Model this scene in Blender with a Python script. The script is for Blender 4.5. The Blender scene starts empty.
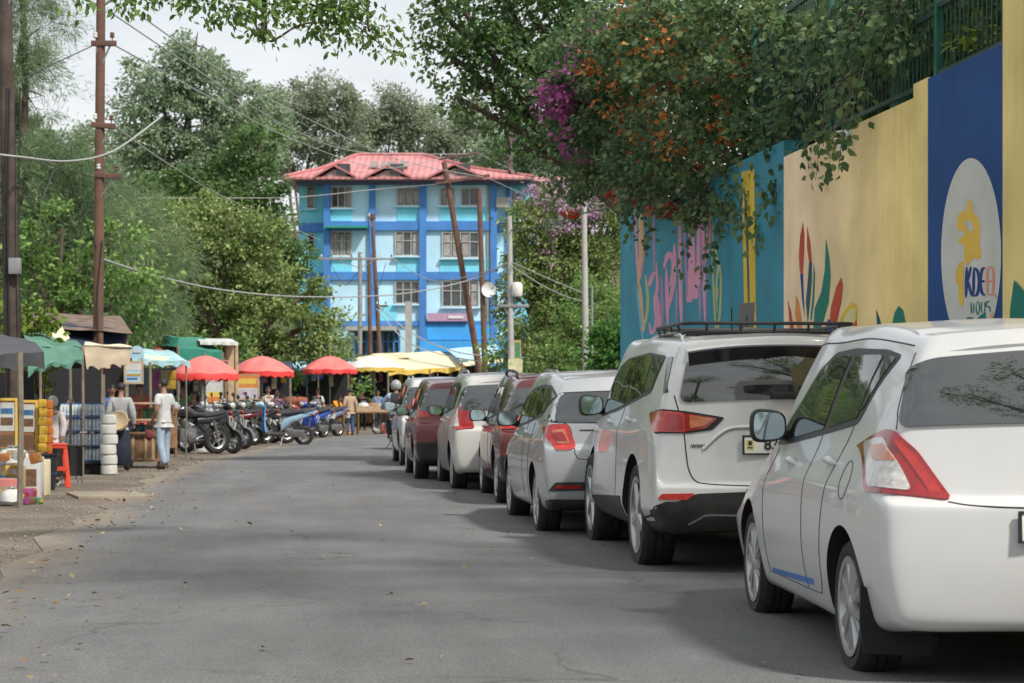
import bpy, bmesh, math, random
import numpy as np
from mathutils import Vector, Matrix, geometry
from mathutils.bvhtree import BVHTree

random.seed(7)
RNG = np.random.default_rng(11)
SC = bpy.context.scene
COL = SC.collection
R = math.radians
PI = math.pi

# ------------------------------------------------------------------ camera
# world frame: +Y runs along the road, +X to its right, metres, eye at x=y=0
FPX, CX, HOR, EYE = 2000.0, 512.0, 400.0, 1.22
TH = math.atan(262.0 / FPX)
cT, sT = math.cos(TH), math.sin(TH)


def at(px, py, D):
    """point of the place seen at a picture position at depth D (m)"""
    a = (px - CX) / FPX
    return Vector(((a * cT + sT) * D, (cT - a * sT) * D, (HOR - py) / FPX * D + EYE))


def gp(px, py):
    p = at(px, py, EYE * FPX / (py - HOR))
    return Vector((p.x, p.y, 0))


def gd(px, D):
    p = at(px, HOR, D)
    return Vector((p.x, p.y, 0))


def hz(py, D):
    return (HOR - py) / FPX * D + EYE


cam_d = bpy.data.cameras.new('camera')
cam = bpy.data.objects.new('camera', cam_d)
COL.objects.link(cam)
cam.location = (0, 0, EYE)
cam.rotation_euler = (PI / 2, 0, -TH)
cam_d.sensor_width = 36
cam_d.lens = FPX / 1024 * 36
cam_d.shift_y = (HOR - 341.5) / 1024
cam_d.clip_end = 3000
cam_d.dof.use_dof = True
cam_d.dof.focus_distance = 13.0
cam_d.dof.aperture_fstop = 7.1
SC.camera = cam
SC.view_settings.view_transform = 'Standard'
SC.view_settings.look = 'None'
SC.view_settings.exposure = 0
SC.render.engine = 'CYCLES'
SC.cycles.max_bounces = 6
SC.cycles.transparent_max_bounces = 6


# ------------------------------------------------------------------ materials
def nodes(m):
    m.use_nodes = True
    nt = m.node_tree
    return nt, nt.nodes, nt.links, nt.nodes['Principled BSDF']


def c4(c):
    return (c[0], c[1], c[2], 1)


MATS = {}


def mat(name, col, rough=0.6, metal=0.0, var=0.18, scale=6.0, bump=0.0, bscale=None, coat=0.0,
        spec=0.5, ior=1.5, dirt=0.0, trans=0.0, col2=None):
    if name in MATS:
        return MATS[name]
    m = bpy.data.materials.new(name)
    nt, N, L, b = nodes(m)
    b.inputs['Roughness'].default_value = rough
    b.inputs['Metallic'].default_value = metal
    b.inputs['Coat Weight'].default_value = coat
    b.inputs['Coat Roughness'].default_value = 0.05
    b.inputs['Specular IOR Level'].default_value = spec
    b.inputs['IOR'].default_value = ior
    tc = N.new('ShaderNodeTexCoord')
    n = N.new('ShaderNodeTexNoise')
    n.inputs['Scale'].default_value = scale
    n.inputs['Detail'].default_value = 6
    n.inputs['Roughness'].default_value = 0.65
    L.new(tc.outputs['Object'], n.inputs['Vector'])
    mr = N.new('ShaderNodeMapRange')
    mr.inputs[1].default_value = 0.3
    mr.inputs[2].default_value = 0.7
    L.new(n.outputs['Fac'], mr.inputs[0])
    mx = N.new('ShaderNodeMix')
    mx.data_type = 'RGBA'
    a = [max(0, x * (1 - var)) for x in col]
    d = col2 if col2 else [min(1, x * (1 + var)) for x in col]
    mx.inputs[6].default_value = c4(a if not col2 else col)
    mx.inputs[7].default_value = c4(d)
    L.new(mr.outputs[0], mx.inputs[0])
    out = mx.outputs[2]
    if dirt > 0:
        sep = N.new('ShaderNodeSeparateXYZ')
        L.new(tc.outputs['Object'], sep.inputs[0])
        zr = N.new('ShaderNodeMapRange')
        zr.inputs[1].default_value = 0.75
        zr.inputs[2].default_value = 0.15
        L.new(sep.outputs[2], zr.inputs[0])
        ml = N.new('ShaderNodeMath'); ml.operation = 'MULTIPLY'
        L.new(zr.outputs[0], ml.inputs[0]); L.new(mr.outputs[0], ml.inputs[1])
        m2 = N.new('ShaderNodeMath'); m2.operation = 'MULTIPLY'
        m2.inputs[1].default_value = dirt
        L.new(ml.outputs[0], m2.inputs[0])
        mx2 = N.new('ShaderNodeMix'); mx2.data_type = 'RGBA'
        mx2.inputs[7].default_value = (0.22, 0.18, 0.13, 1)
        L.new(m2.outputs[0], mx2.inputs[0]); L.new(out, mx2.inputs[6])
        out = mx2.outputs[2]
    L.new(out, b.inputs['Base Color'])
    if bump > 0:
        nb = N.new('ShaderNodeTexNoise')
        nb.inputs['Scale'].default_value = bscale or scale * 4
        nb.inputs['Detail'].default_value = 4
        L.new(tc.outputs['Object'], nb.inputs['Vector'])
        bp = N.new('ShaderNodeBump')
        bp.inputs['Strength'].default_value = bump
        bp.inputs['Distance'].default_value = 0.02
        L.new(nb.outputs['Fac'], bp.inputs['Height'])
        L.new(bp.outputs[0], b.inputs['Normal'])
    if trans > 0:
        b.inputs['Transmission Weight'].default_value = trans
    MATS[name] = m
    return m


def leaf_mat(name, c1, c2, c3=None, tl=0.35, hue_noise=0.5):
    if name in MATS:
        return MATS[name]
    m = bpy.data.materials.new(name)
    nt, N, L, b = nodes(m)
    b.inputs['Roughness'].default_value = 0.55
    b.inputs['Specular IOR Level'].default_value = 0.35
    g = N.new('ShaderNodeNewGeometry')
    tc = N.new('ShaderNodeTexCoord')
    n = N.new('ShaderNodeTexNoise')
    n.inputs['Scale'].default_value = 0.6
    n.inputs['Detail'].default_value = 3
    L.new(tc.outputs['Object'], n.inputs['Vector'])
    ad = N.new('ShaderNodeMath'); ad.operation = 'MULTIPLY_ADD'
    L.new(n.outputs['Fac'], ad.inputs[0])
    ad.inputs[1].default_value = hue_noise * 2
    ad.inputs[2].default_value = -hue_noise
    a2 = N.new('ShaderNodeMath'); a2.operation = 'ADD'; a2.use_clamp = True
    L.new(ad.outputs[0], a2.inputs[0]); L.new(g.outputs['Random Per Island'], a2.inputs[1])
    cr = N.new('ShaderNodeValToRGB')
    cr.color_ramp.elements[0].color = c4(c1)
    cr.color_ramp.elements[1].color = c4(c3 or c2)
    if c3:
        e = cr.color_ramp.elements.new(0.6)
        e.color = c4(c2)
    L.new(a2.outputs[0], cr.inputs[0])
    L.new(cr.outputs[0], b.inputs['Base Color'])
    t = N.new('ShaderNodeBsdfTranslucent')
    L.new(cr.outputs[0], t.inputs['Color'])
    ms = N.new('ShaderNodeMixShader')
    ms.inputs[0].default_value = tl
    L.new(b.outputs[0], ms.inputs[1]); L.new(t.outputs[0], ms.inputs[2])
    L.new(ms.outputs[0], N['Material Output'].inputs['Surface'])
    MATS[name] = m
    return m


# ------------------------------------------------------------------ objects
def tag(o, label=None, cat=None, group=None, kind=None):
    if label: o['label'] = label
    if cat: o['category'] = cat
    if group: o['group'] = group
    if kind: o['kind'] = kind
    return o


def thing(name, label, cat, loc=(0, 0, 0), rz=0.0, group=None):
    o = bpy.data.objects.new(name, None)
    COL.objects.link(o)
    o.empty_display_size = 0.2
    o.location = loc
    o.rotation_euler = (0, 0, rz)
    return tag(o, label, cat, group)


def dup(root, loc, rz=None, label=None, group=None, scale=None):
    r = root.copy(); COL.objects.link(r)
    r.location = loc
    if rz is not None: r.rotation_euler = (0, 0, rz)
    if scale: r.scale = scale
    if label: r['label'] = label
    if group: r['group'] = group
    for ch in list(root.children):
        c = ch.copy(); COL.objects.link(c); c.parent = r
        for g in list(ch.children):
            d = g.copy(); COL.objects.link(d); d.parent = c
    return r


def mesh_obj(name, me, mats, parent=None, smooth=True, angle=35):
    if not isinstance(mats, (list, tuple)): mats = [mats]
    for m in mats: me.materials.append(m)
    if smooth:
        me.shade_smooth()
        if angle < 180: me.set_sharp_from_angle(angle=R(angle))
    o = bpy.data.objects.new(name, me)
    COL.objects.link(o)
    if parent is not None: o.parent = parent
    return o


class MB:
    def __init__(s):
        s.v = []; s.f = []; s.m = []; s.cur = 0

    def add(s, vs, fs, mi=None):
        n = len(s.v)
        s.v.extend([tuple(v) for v in vs])
        for f in fs:
            s.f.append(tuple(i + n for i in f))
            s.m.append(s.cur if mi is None else mi)
        return s

    def box(s, c, d, rz=0.0, rx=0.0, ry=0.0, mi=None, taper=1.0):
        M = Matrix.Translation(c) @ Matrix.Rotation(rz, 4, 'Z') @ Matrix.Rotation(ry, 4, 'Y') @ Matrix.Rotation(rx, 4, 'X')
        x, y, z = d[0] / 2, d[1] / 2, d[2] / 2
        vs = []
        for k in (-1, 1):
            t = taper if k > 0 else 1
            for (i, j) in ((-1, -1), (1, -1), (1, 1), (-1, 1)):
                vs.append(M @ Vector((i * x * t, j * y * t, k * z)))
        return s.add(vs, [(3, 2, 1, 0), (4, 5, 6, 7), (0, 1, 5, 4), (1, 2, 6, 5), (2, 3, 7, 6), (3, 0, 4, 7)], mi)

    def bar(s, p, q, w, h=None, up=(0, 0, 1), mi=None):
        p, q = Vector(p), Vector(q); h = h or w
        d = (q - p).normalized(); u = Vector(up)
        if abs(d.dot(u)) > 0.98: u = Vector((0, 1, 0))
        a = d.cross(u).normalized(); b = a.cross(d).normalized()
        vs = []
        for e in (p, q):
            for (i, j) in ((-1, -1), (1, -1), (1, 1), (-1, 1)):
                vs.append(e + a * i * w / 2 + b * j * h / 2)
        return s.add(vs, [(3, 2, 1, 0), (4, 5, 6, 7), (0, 1, 5, 4), (1, 2, 6, 5), (2, 3, 7, 6), (3, 0, 4, 7)], mi)

    def tube(s, pts, r, n=8, cap=True, mi=None, flat=1.0):
        pts = [Vector(p) for p in pts]
        rs = r if isinstance(r, (list, tuple)) else [r] * len(pts)
        t0 = (pts[1] - pts[0]).normalized()
        u = Vector((0, 0, 1)) if abs(t0.z) < 0.95 else Vector((1, 0, 0))
        a = t0.cross(u).normalized()
        vs = []
        for i, p in enumerate(pts):
            t = (pts[min(i + 1, len(pts) - 1)] - pts[max(i - 1, 0)]).normalized()
            a = (a - t * a.dot(t)).normalized()
            b = t.cross(a)
            for k in range(n):
                g = 2 * PI * k / n
                vs.append(p + (a * math.cos(g) + b * math.sin(g) * flat) * rs[i])
        fs = []
        for i in range(len(pts) - 1):
            for k in range(n):
                k2 = (k + 1) % n
                fs.append((i * n + k, i * n + k2, (i + 1) * n + k2, (i + 1) * n + k))
        if cap:
            fs.append(tuple(reversed(range(n))))
            fs.append(tuple(range((len(pts) - 1) * n, len(pts) * n)))
        return s.add(vs, fs, mi)

    def lathe(s, prof, n=24, M=None, mi=None, closed=False):
        M = M or Matrix.Identity(4)
        vs = []; m = len(prof)
        for (r, z) in prof:
            for k in range(n):
                g = 2 * PI * k / n
                vs.append(M @ Vector((r * math.cos(g), r * math.sin(g), z)))
        fs = []
        for i in range(m if closed else m - 1):
            i2 = (i + 1) % m
            for k in range(n):
                k2 = (k + 1) % n
                fs.append((i * n + k, i * n + k2, i2 * n + k2, i2 * n + k))
        if not closed:
            if prof[0][0] > 1e-5: fs.append(tuple(reversed(range(n))))
            if prof[-1][0] > 1e-5: fs.append(tuple(range((m - 1) * n, m * n)))
        return s.add(vs, fs, mi)

    def ball(s, c, r, n=12, mi=None):
        c = Vector(c); r = r if isinstance(r, (list, tuple)) else (r, r, r)
        M = Matrix.Translation(c) @ Matrix.Diagonal((r[0], r[1], r[2], 1))
        pr = [(math.sin(PI * i / (n // 2 + 2)) + (1e-6 if i in (0, n // 2 + 2) else 0), -math.cos(PI * i / (n // 2 + 2))) for i in range(n // 2 + 3)]
        return s.lathe(pr, n, M, mi)

    def prism(s, poly, M, depth, mi=None):
        """poly in the local xy plane of M, pushed along local z by depth"""
        n = len(poly)
        vs = [M @ Vector((p[0], p[1], 0)) for p in poly] + [M @ Vector((p[0], p[1], depth)) for p in poly]
        fs = [tuple(reversed(range(n))), tuple(range(n, 2 * n))]
        for i in range(n):
            j = (i + 1) % n
            fs.append((i, j, n + j, n + i))
        return s.add(vs, fs, mi)

    def grid(s, fn, nu, nv, mi=None, thick=None):
        vs = [fn(i / nu, j / nv) for i in range(nu + 1) for j in range(nv + 1)]
        fs = [(i * (nv + 1) + j, (i + 1) * (nv + 1) + j, (i + 1) * (nv + 1) + j + 1, i * (nv + 1) + j + 1) for i in range(nu) for j in range(nv)]
        return s.add(vs, fs, mi)

    def mesh(s, name):
        me = bpy.data.meshes.new(name)
        me.from_pydata(s.v, [], s.f)
        me.polygons.foreach_set('material_index', s.m)
        return me

    def build(s, name, mats, parent=None, smooth=True, angle=35, bevel=0.0, loc=None, rz=None, seg=2):
        me = s.mesh(name)
        bm = bmesh.new(); bm.from_mesh(me)
        bmesh.ops.recalc_face_normals(bm, faces=bm.faces)
        if bevel > 0:
            es = [e for e in bm.edges if len(e.link_faces) == 2 and e.calc_face_angle(0) > R(30)]
            bmesh.ops.bevel(bm, geom=es, offset=bevel, segments=seg, affect='EDGES', profile=0.6, clamp_overlap=True)
        bm.to_mesh(me); bm.free()
        o = mesh_obj(name, me, mats, parent, smooth, angle)
        if loc is not None: o.location = loc
        if rz is not None: o.rotation_euler = (0, 0, rz)
        return o


def catmull(pts, n=6, closed=False):
    P = [Vector(p) for p in pts]; out = []
    m = len(P)
    for i in range(m if closed else m - 1):
        if closed:
            a, b, c, d = P[i - 1], P[i], P[(i + 1) % m], P[(i + 2) % m]
        else:
            a, b, c, d = P[max(i - 1, 0)], P[i], P[i + 1], P[min(i + 2, m - 1)]
        for k in range(n):
            t = k / n
            out.append(0.5 * ((2 * b) + (c - a) * t + (2 * a - 5 * b + 4 * c - d) * t * t + (3 * b - a - 3 * c + d) * t ** 3))
    if not closed: out.append(P[-1])
    return out


def eval_mesh(o, name):
    dg = bpy.context.evaluated_depsgraph_get()
    dg.update()
    me = bpy.data.meshes.new_from_object(o.evaluated_get(dg))
    me.name = name
    return me


def text_mesh(txt, size=1.0, ext=0.002, bold=0.0, align='CENTER'):
    cu = bpy.data.curves.new('lettering', 'FONT')
    cu.body = txt; cu.size = size; cu.extrude = ext; cu.offset = bold
    cu.align_x = align; cu.align_y = 'CENTER'; cu.resolution_u = 4
    o = bpy.data.objects.new('lettering', cu); COL.objects.link(o)
    me = eval_mesh(o, 'lettering')
    bpy.data.objects.remove(o); bpy.data.curves.remove(cu)
    me.materials.clear()
    return me
# ------------------------------------------------------------------ cars
def paint(name, col, var=0.03, metal=0.0, rough=0.32, dirt=0.25, coat=0.7):
    return mat(name, col, rough=rough, metal=metal, var=var, scale=3, coat=coat, dirt=dirt)


M_tyre = mat('tyre_rubber', (0.013, 0.013, 0.014), rough=0.8, var=0.3, scale=18, bump=0.2, dirt=0.10)
M_rim = mat('alloy', (0.5, 0.51, 0.53), rough=0.35, metal=0.75, var=0.12, scale=12, dirt=0.25)
M_rimdk = mat('wheel_dark', (0.02, 0.02, 0.022), rough=0.6)
M_black = mat('black_trim', (0.014, 0.014, 0.016), rough=0.5, var=0.3, dirt=0.25)
M_gloss = mat('gloss_black', (0.01, 0.01, 0.011), rough=0.08, var=0.1)
M_under = mat('underbody', (0.012, 0.012, 0.012), rough=0.9)
M_glass = mat('tinted_glass', (0.016, 0.019, 0.019), rough=0.03, var=0.5, scale=1.2, spec=0.8, ior=1.75)
M_glass2 = mat('clearer_glass', (0.022, 0.025, 0.025), rough=0.02, var=0.6, scale=1.5, spec=0.8, ior=1.8)
M_mirror = mat('mirror_glass', (0.34, 0.42, 0.44), rough=0.03, metal=0.9, var=0.1)
M_lred = mat('red_lens', (0.30, 0.008, 0.010), rough=0.08, var=0.25, scale=14, coat=0.8)
M_lred2 = mat('bright_red_lens', (0.46, 0.022, 0.016), rough=0.12, var=0.25, scale=20, coat=0.8)
M_lclr = mat('clear_lens', (0.55, 0.53, 0.5), rough=0.1, var=0.4, scale=25, coat=1.0)
M_lamb = mat('amber_lens', (0.50, 0.15, 0.06), rough=0.1, var=0.4, scale=25, coat=1.0)
M_chrome = mat('chrome', (0.75, 0.76, 0.78), rough=0.12, metal=1.0, var=0.05)
M_seam = mat('panel_gap', (0.045, 0.045, 0.045), rough=0.9)
M_plate = mat('plate_white', (0.74, 0.74, 0.7), rough=0.5, var=0.06)
M_ink = mat('plate_ink', (0.012, 0.012, 0.014), rough=0.6)
M_bluetape = mat('blue_tape', (0.07, 0.17, 0.45), rough=0.5, var=0.15)
P_white = paint('white_paint', (0.60, 0.60, 0.60))
P_pearl = paint('pearl_white_paint', (0.60, 0.60, 0.595))
P_silver = paint('silver_paint', (0.46, 0.47, 0.48), metal=0.5)
P_maroon = paint('maroon_paint', (0.115, 0.022, 0.022), metal=0.25, rough=0.3)
P_maroon2 = paint('brown_maroon_paint', (0.16, 0.035, 0.04), metal=0.3, rough=0.3)
P_cream = paint('offwhite_paint', (0.55, 0.54, 0.505))


def lattice_car(s):
    """control cage of one car body: stations along y, seven levels in z"""
    L, W, H = s['L'], s['W'] / 2, s['H']
    ro, wb, gc = s['ro'], s['wb'], s['gc']
    bzr, bzf = s['bzr'], s['bzf']          # belt height rear / front
    sh = s.get('sh', 0.82)                 # shoulder crease height
    yr, yf, yc, zc = s['yr'], s['yf'], s['yc'], s['zc']
    zr = s['zr']                           # roof height at its rear edge
    tail = s.get('tail', 0.06)             # rear face lean at belt
    hatch = s.get('hatch', 0.05)           # lean at shoulder
    rw = s.get('rw', 0.93)                 # rear width factor
    tum = s.get('tum', (0.93, 0.86, 0.72))
    yl = [0.0, 0.24, ro, ro + wb * 0.3, ro + wb * 0.52, ro + wb * 0.78, ro + wb, L - 0.22, L]
    fl = [0, .3, 1, 1, 1, 1, 1, .35, 0]
    n = 9
    KT = 7
    bt = s.get('bt', sh - .12); led = s.get('led', .03)
    Y = [[0] * 8 for _ in range(n)]; Z = [[0] * 8 for _ in range(n)]; X = [[0] * 8 for _ in range(n)]
    roof_y = [yr, yr + 0.2, yr + (yf - yr) * .33, yr + (yf - yr) * .55, yr + (yf - yr) * .78, yf, yc, L - 0.38, L - 0.07]
    roof_z = [zr, zr + s.get('rk', .02), H - .012, H, H - .004, H - 0.055, zc, s['zn'] + .06, s['zn'] - .06]
    for i in range(n):
        endw = [rw, rw + (1 - rw) * .72, 1, 1, 1, 1, .992, .955, .82][i]
        for k in range(8):
            if k <= 4:
                Y[i][k] = yl[i]
                if i == 0: Y[i][k] += (0.06, 0.015, 0.0, .0, led + hatch)[k]
                if i == 8: Y[i][k] -= (0.06, 0.02, 0.0, .0, 0.05)[k]
                zb = gc + s.get('rup', .06) * (1 if i == 0 else .6 if i == 1 else 0) + (.03 if i >= 7 else 0)
                btz = bt if i == 0 else bt - .03
                Z[i][k] = (zb, zb + 0.08, zb + (btz - zb) * .55, btz, btz + .055 if i == 0 else sh)[k]
                if i == 6 and k == 4: Z[i][k] -= .05
                if i >= 7 and k >= 3: Z[i][k] = min((btz, sh)[k - 3], s['zn'] - (.22, .12)[k - 3])
                X[i][k] = W * (0.86, 0.955, 1.0, 1.0, 0.985)[k] * endw * {(5, 4): .978, (6, 4): .935, (7, 4): .93, (6, 3): .98, (7, 3): .97}.get((i, k), 1)
            else:
                if i <= 5:
                    bz = bzr + (bzf - bzr) * (i / 5.0)
                    if k == 5:
                        Y[i][k] = [tail, .24 + tail * .9, yl[2], yl[3], yl[4], yl[5] + .06][i]
                        Z[i][k] = bz; X[i][k] = W * tum[0] * (endw * .5 + .5 if i < 2 else 1) * (rw ** .6 if i == 0 else 1)
                    elif k == 7:
                        Y[i][k] = roof_y[i]; Z[i][k] = roof_z[i]
                        X[i][k] = W * tum[2] * (.93 if i == 0 else .97 if i == 1 else 1) * (.95 if i == 5 else 1)
                    else:
                        Y[i][k] = Y[i][5] * .48 + roof_y[i] * .52 - (s.get('bulge', .02) if i == 0 else 0)
                        Z[i][k] = bz * .48 + roof_z[i] * .52
                        X[i][k] = W * tum[1] * (.95 * rw ** .3 if i == 0 else .98 if i == 1 else 1)
                else:
                    Y[i][k] = roof_y[i] - (.10 if i == 6 else 0) * (7 - k) / 2 + (0.02 * (7 - k) if i == 8 else 0)
                    Z[i][k] = roof_z[i] - (7 - k) * .05
                    X[i][k] = W * endw * (.90, .77, .56)[k - 5]
    s['tabs'] = (X, Y, Z)
    js = (-1, -.6, 0, .6, 1)
    idx = {}; vs = []

    def V(i, j, k):
        key = (i, j, k)
        if key in idx: return idx[key]
        sj = js[j]
        x = sj * X[i][k]; y = Y[i][k]; z = Z[i][k]
        if i == 0: y -= s.get('cr', (.07, .09, .10, .11, .12, .12, .10, .07))[k] * (1 - sj * sj) * 1.0
        if i == 8: y += .22 * (1 - sj * sj)
        if k == KT: z += (s.get('crown', .045) if i <= 5 else .04) * (1 - sj * sj)
        idx[key] = len(vs); vs.append((x, y, z))
        return idx[key]
    fs = []; ms = []
    for i in range(n - 1):
        for k in range(7):
            fs.append((V(i, 0, k), V(i, 0, k + 1), V(i + 1, 0, k + 1), V(i + 1, 0, k))); ms.append(s['cl'](i, k, 'side') if 'cl' in s else 0)
            fs.append((V(i, 4, k), V(i + 1, 4, k), V(i + 1, 4, k + 1), V(i, 4, k + 1))); ms.append(ms[-1])
        for j in range(4):
            fs.append((V(i, j, KT), V(i, j + 1, KT), V(i + 1, j + 1, KT), V(i + 1, j, KT))); ms.append(0)
            fs.append((V(i, j, 0), V(i + 1, j, 0), V(i + 1, j + 1, 0), V(i, j + 1, 0))); ms.append(1)
    for j in range(4):
        for k in range(7):
            fs.append((V(0, j, k), V(0, j + 1, k), V(0, j + 1, k + 1), V(0, j, k + 1))); ms.append(s['cl'](0, k, 'rear') if 'cl' in s else 0)
            fs.append((V(8, j, k), V(8, j, k + 1), V(8, j + 1, k + 1), V(8, j + 1, k))); ms.append(0)
    inv = {v: k for k, v in idx.items()}
    s['keys'] = [inv[q] for q in range(len(vs))]
    return vs, fs, ms


def subdivided(vs, fs, ms, lev, fit=6, keys=None):
    ctrl = np.array(vs, float); tgt = ctrl.copy()
    me = bpy.data.meshes.new('cage'); me.from_pydata(vs, [], fs)
    for q in (M_under, M_black, M_gloss): me.materials.append(q)
    me.polygons.foreach_set('material_index', ms)
    o = bpy.data.objects.new('cage', me); COL.objects.link(o)
    if keys:
        # crisp swage lines along the shoulder, bumper ledge, belt and roof edge
        cr = me.attributes.new('crease_edge', 'FLOAT', 'EDGE'); val = []
        for e in me.edges:
            a, b_ = keys[e.vertices[0]], keys[e.vertices[1]]
            c = 0.0
            if a[2] == b_[2]:
                side = a[1] in (0, 4) and b_[1] in (0, 4) and a[1] == b_[1]; rear = a[0] == 0 and b_[0] == 0
                if side or rear: c = {3: .55 if rear else .2, 4: .62, 5: .45, 7: .38 if side else .5, 1: .3}.get(a[2], 0)
            elif a[0] == 0 and b_[0] == 0 and a[1] in (0, 4) and a[1] == b_[1]: c = .38
            val.append(c)
        cr.data.foreach_set('value', val)
    md = o.modifiers.new('s', 'SUBSURF'); md.levels = 3; md.render_levels = 3
    for it in range(fit):
        e = eval_mesh(o, 'tmp')
        co = np.empty(len(e.vertices) * 3); e.vertices.foreach_get('co', co)
        lim = co.reshape(-1, 3)[:len(vs)]
        ctrl += (tgt - lim) * 0.85
        me.vertices.foreach_set('co', ctrl.ravel()); me.update()
        bpy.data.meshes.remove(e)
    md.levels = lev
    e = eval_mesh(o, 'body')
    bpy.data.objects.remove(o); bpy.data.meshes.remove(me)
    return e


def rounded(poly, r, n=4):
    out = []; m = len(poly)
    P = [Vector(p) for p in poly]
    for i in range(m):
        p = P[i]; a = P[i - 1] - p; b = P[(i + 1) % m] - p
        ra = min(r, a.length * .45); rb = min(r, b.length * .45)
        p0 = p + a.normalized() * ra; p1 = p + b.normalized() * rb
        for k in range(n + 1):
            t = k / n
            out.append((1 - t) ** 2 * p0 + 2 * t * (1 - t) * p + t * t * p1)
    return out


class Shell:
    """the smooth body surface that panes, lenses and trim are laid on"""
    def __init__(s, me):
        v = [tuple(x.co) for x in me.vertices]; f = [tuple(p.vertices) for p in me.polygons]
        s.bvh = BVHTree.FromPolygons(v, f)

    def hit(s, p, n):
        n = Vector(n).normalized()
        h = s.bvh.ray_cast(Vector(p) + n * 12, -n)
        if h[0] is None: h = s.bvh.find_nearest(Vector(p))
        nn = h[1] if h[1].dot(n) > 0 else -h[1]
        return h[0], nn

    def panel(s, pts, n, off=0.004, h=0.05, r=0.03, skirt=0.015):
        """pts: 3D outline near the surface, seen along n; returns an MB"""
        n = Vector(n).normalized()
        u = Vector((0, 0, 1)).cross(n)
        if u.length < .1: u = Vector((1, 0, 0))
        u.normalize(); v = n.cross(u)
        P2 = [Vector((Vector(p).dot(u), Vector(p).dot(v))) for p in pts]
        if r > 0: P2 = [Vector((q.x, q.y)) for q in rounded([(p.x, p.y, 0) for p in P2], r)]
        B = []
        for i in range(len(P2)):
            a, b = P2[i], P2[(i + 1) % len(P2)]
            k = max(1, int((b - a).length / h))
            for t in range(k): B.append(a + (b - a) * (t / k))
        nb = len(B)
        xs = [p.x for p in B]; ys = [p.y for p in B]
        pts2 = list(B)

        def inside(q):
            c = False; j = nb - 1
            for i in range(nb):
                if (B[i].y > q.y) != (B[j].y > q.y) and q.x < (B[j].x - B[i].x) * (q.y - B[i].y) / (B[j].y - B[i].y) + B[i].x: c = not c
                j = i
            return c
        x = min(xs) + h / 2
        while x < max(xs):
            y = min(ys) + h / 2
            while y < max(ys):
                q = Vector((x, y))
                if inside(q) and min((q - b).length for b in B) > h * .45: pts2.append(q)
                y += h
            x += h
        res = geometry.delaunay_2d_cdt(pts2, [(i, (i + 1) % nb) for i in range(nb)], [], 1, 1e-6)
        V2, F = res[0], res[2]
        V3 = []; NN = []
        dm = sum(Vector(p).dot(n) for p in pts) / len(pts)
        for q in V2:
            base = u * q.x + v * q.y + n * dm
            p, nn = s.hit(base, n)
            V3.append(p + nn * off); NN.append(nn)
        m = MB(); m.add(V3, F)
        ec = {}
        for f in F:
            for a, b in zip(f, f[1:] + f[:1]):
                ec[(min(a, b), max(a, b))] = ec.get((min(a, b), max(a, b)), 0) + 1
        k0 = len(m.v); low = {}
        for (a, b), c in ec.items():
            if c == 1:
                for q in (a, b):
                    if q not in low:
                        low[q] = len(m.v); m.v.append(tuple(V3[q] - NN[q] * (skirt + off)))
                m.f.append((a, b, low[b], low[a])); m.m.append(0)
        return m

    def line(s, pts, n, w=0.006, off=0.0006, sm=8, h=None):
        """thin tube laid along the surface"""
        C = catmull(pts, sm)
        q = [s.hit(p, n) for p in C]
        m = MB(); m.tube([p + nn * off for p, nn in q], w / 2, 5)
        return m


def mirx(pts): return [(-p[0], p[1], p[2]) for p in pts]


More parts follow.
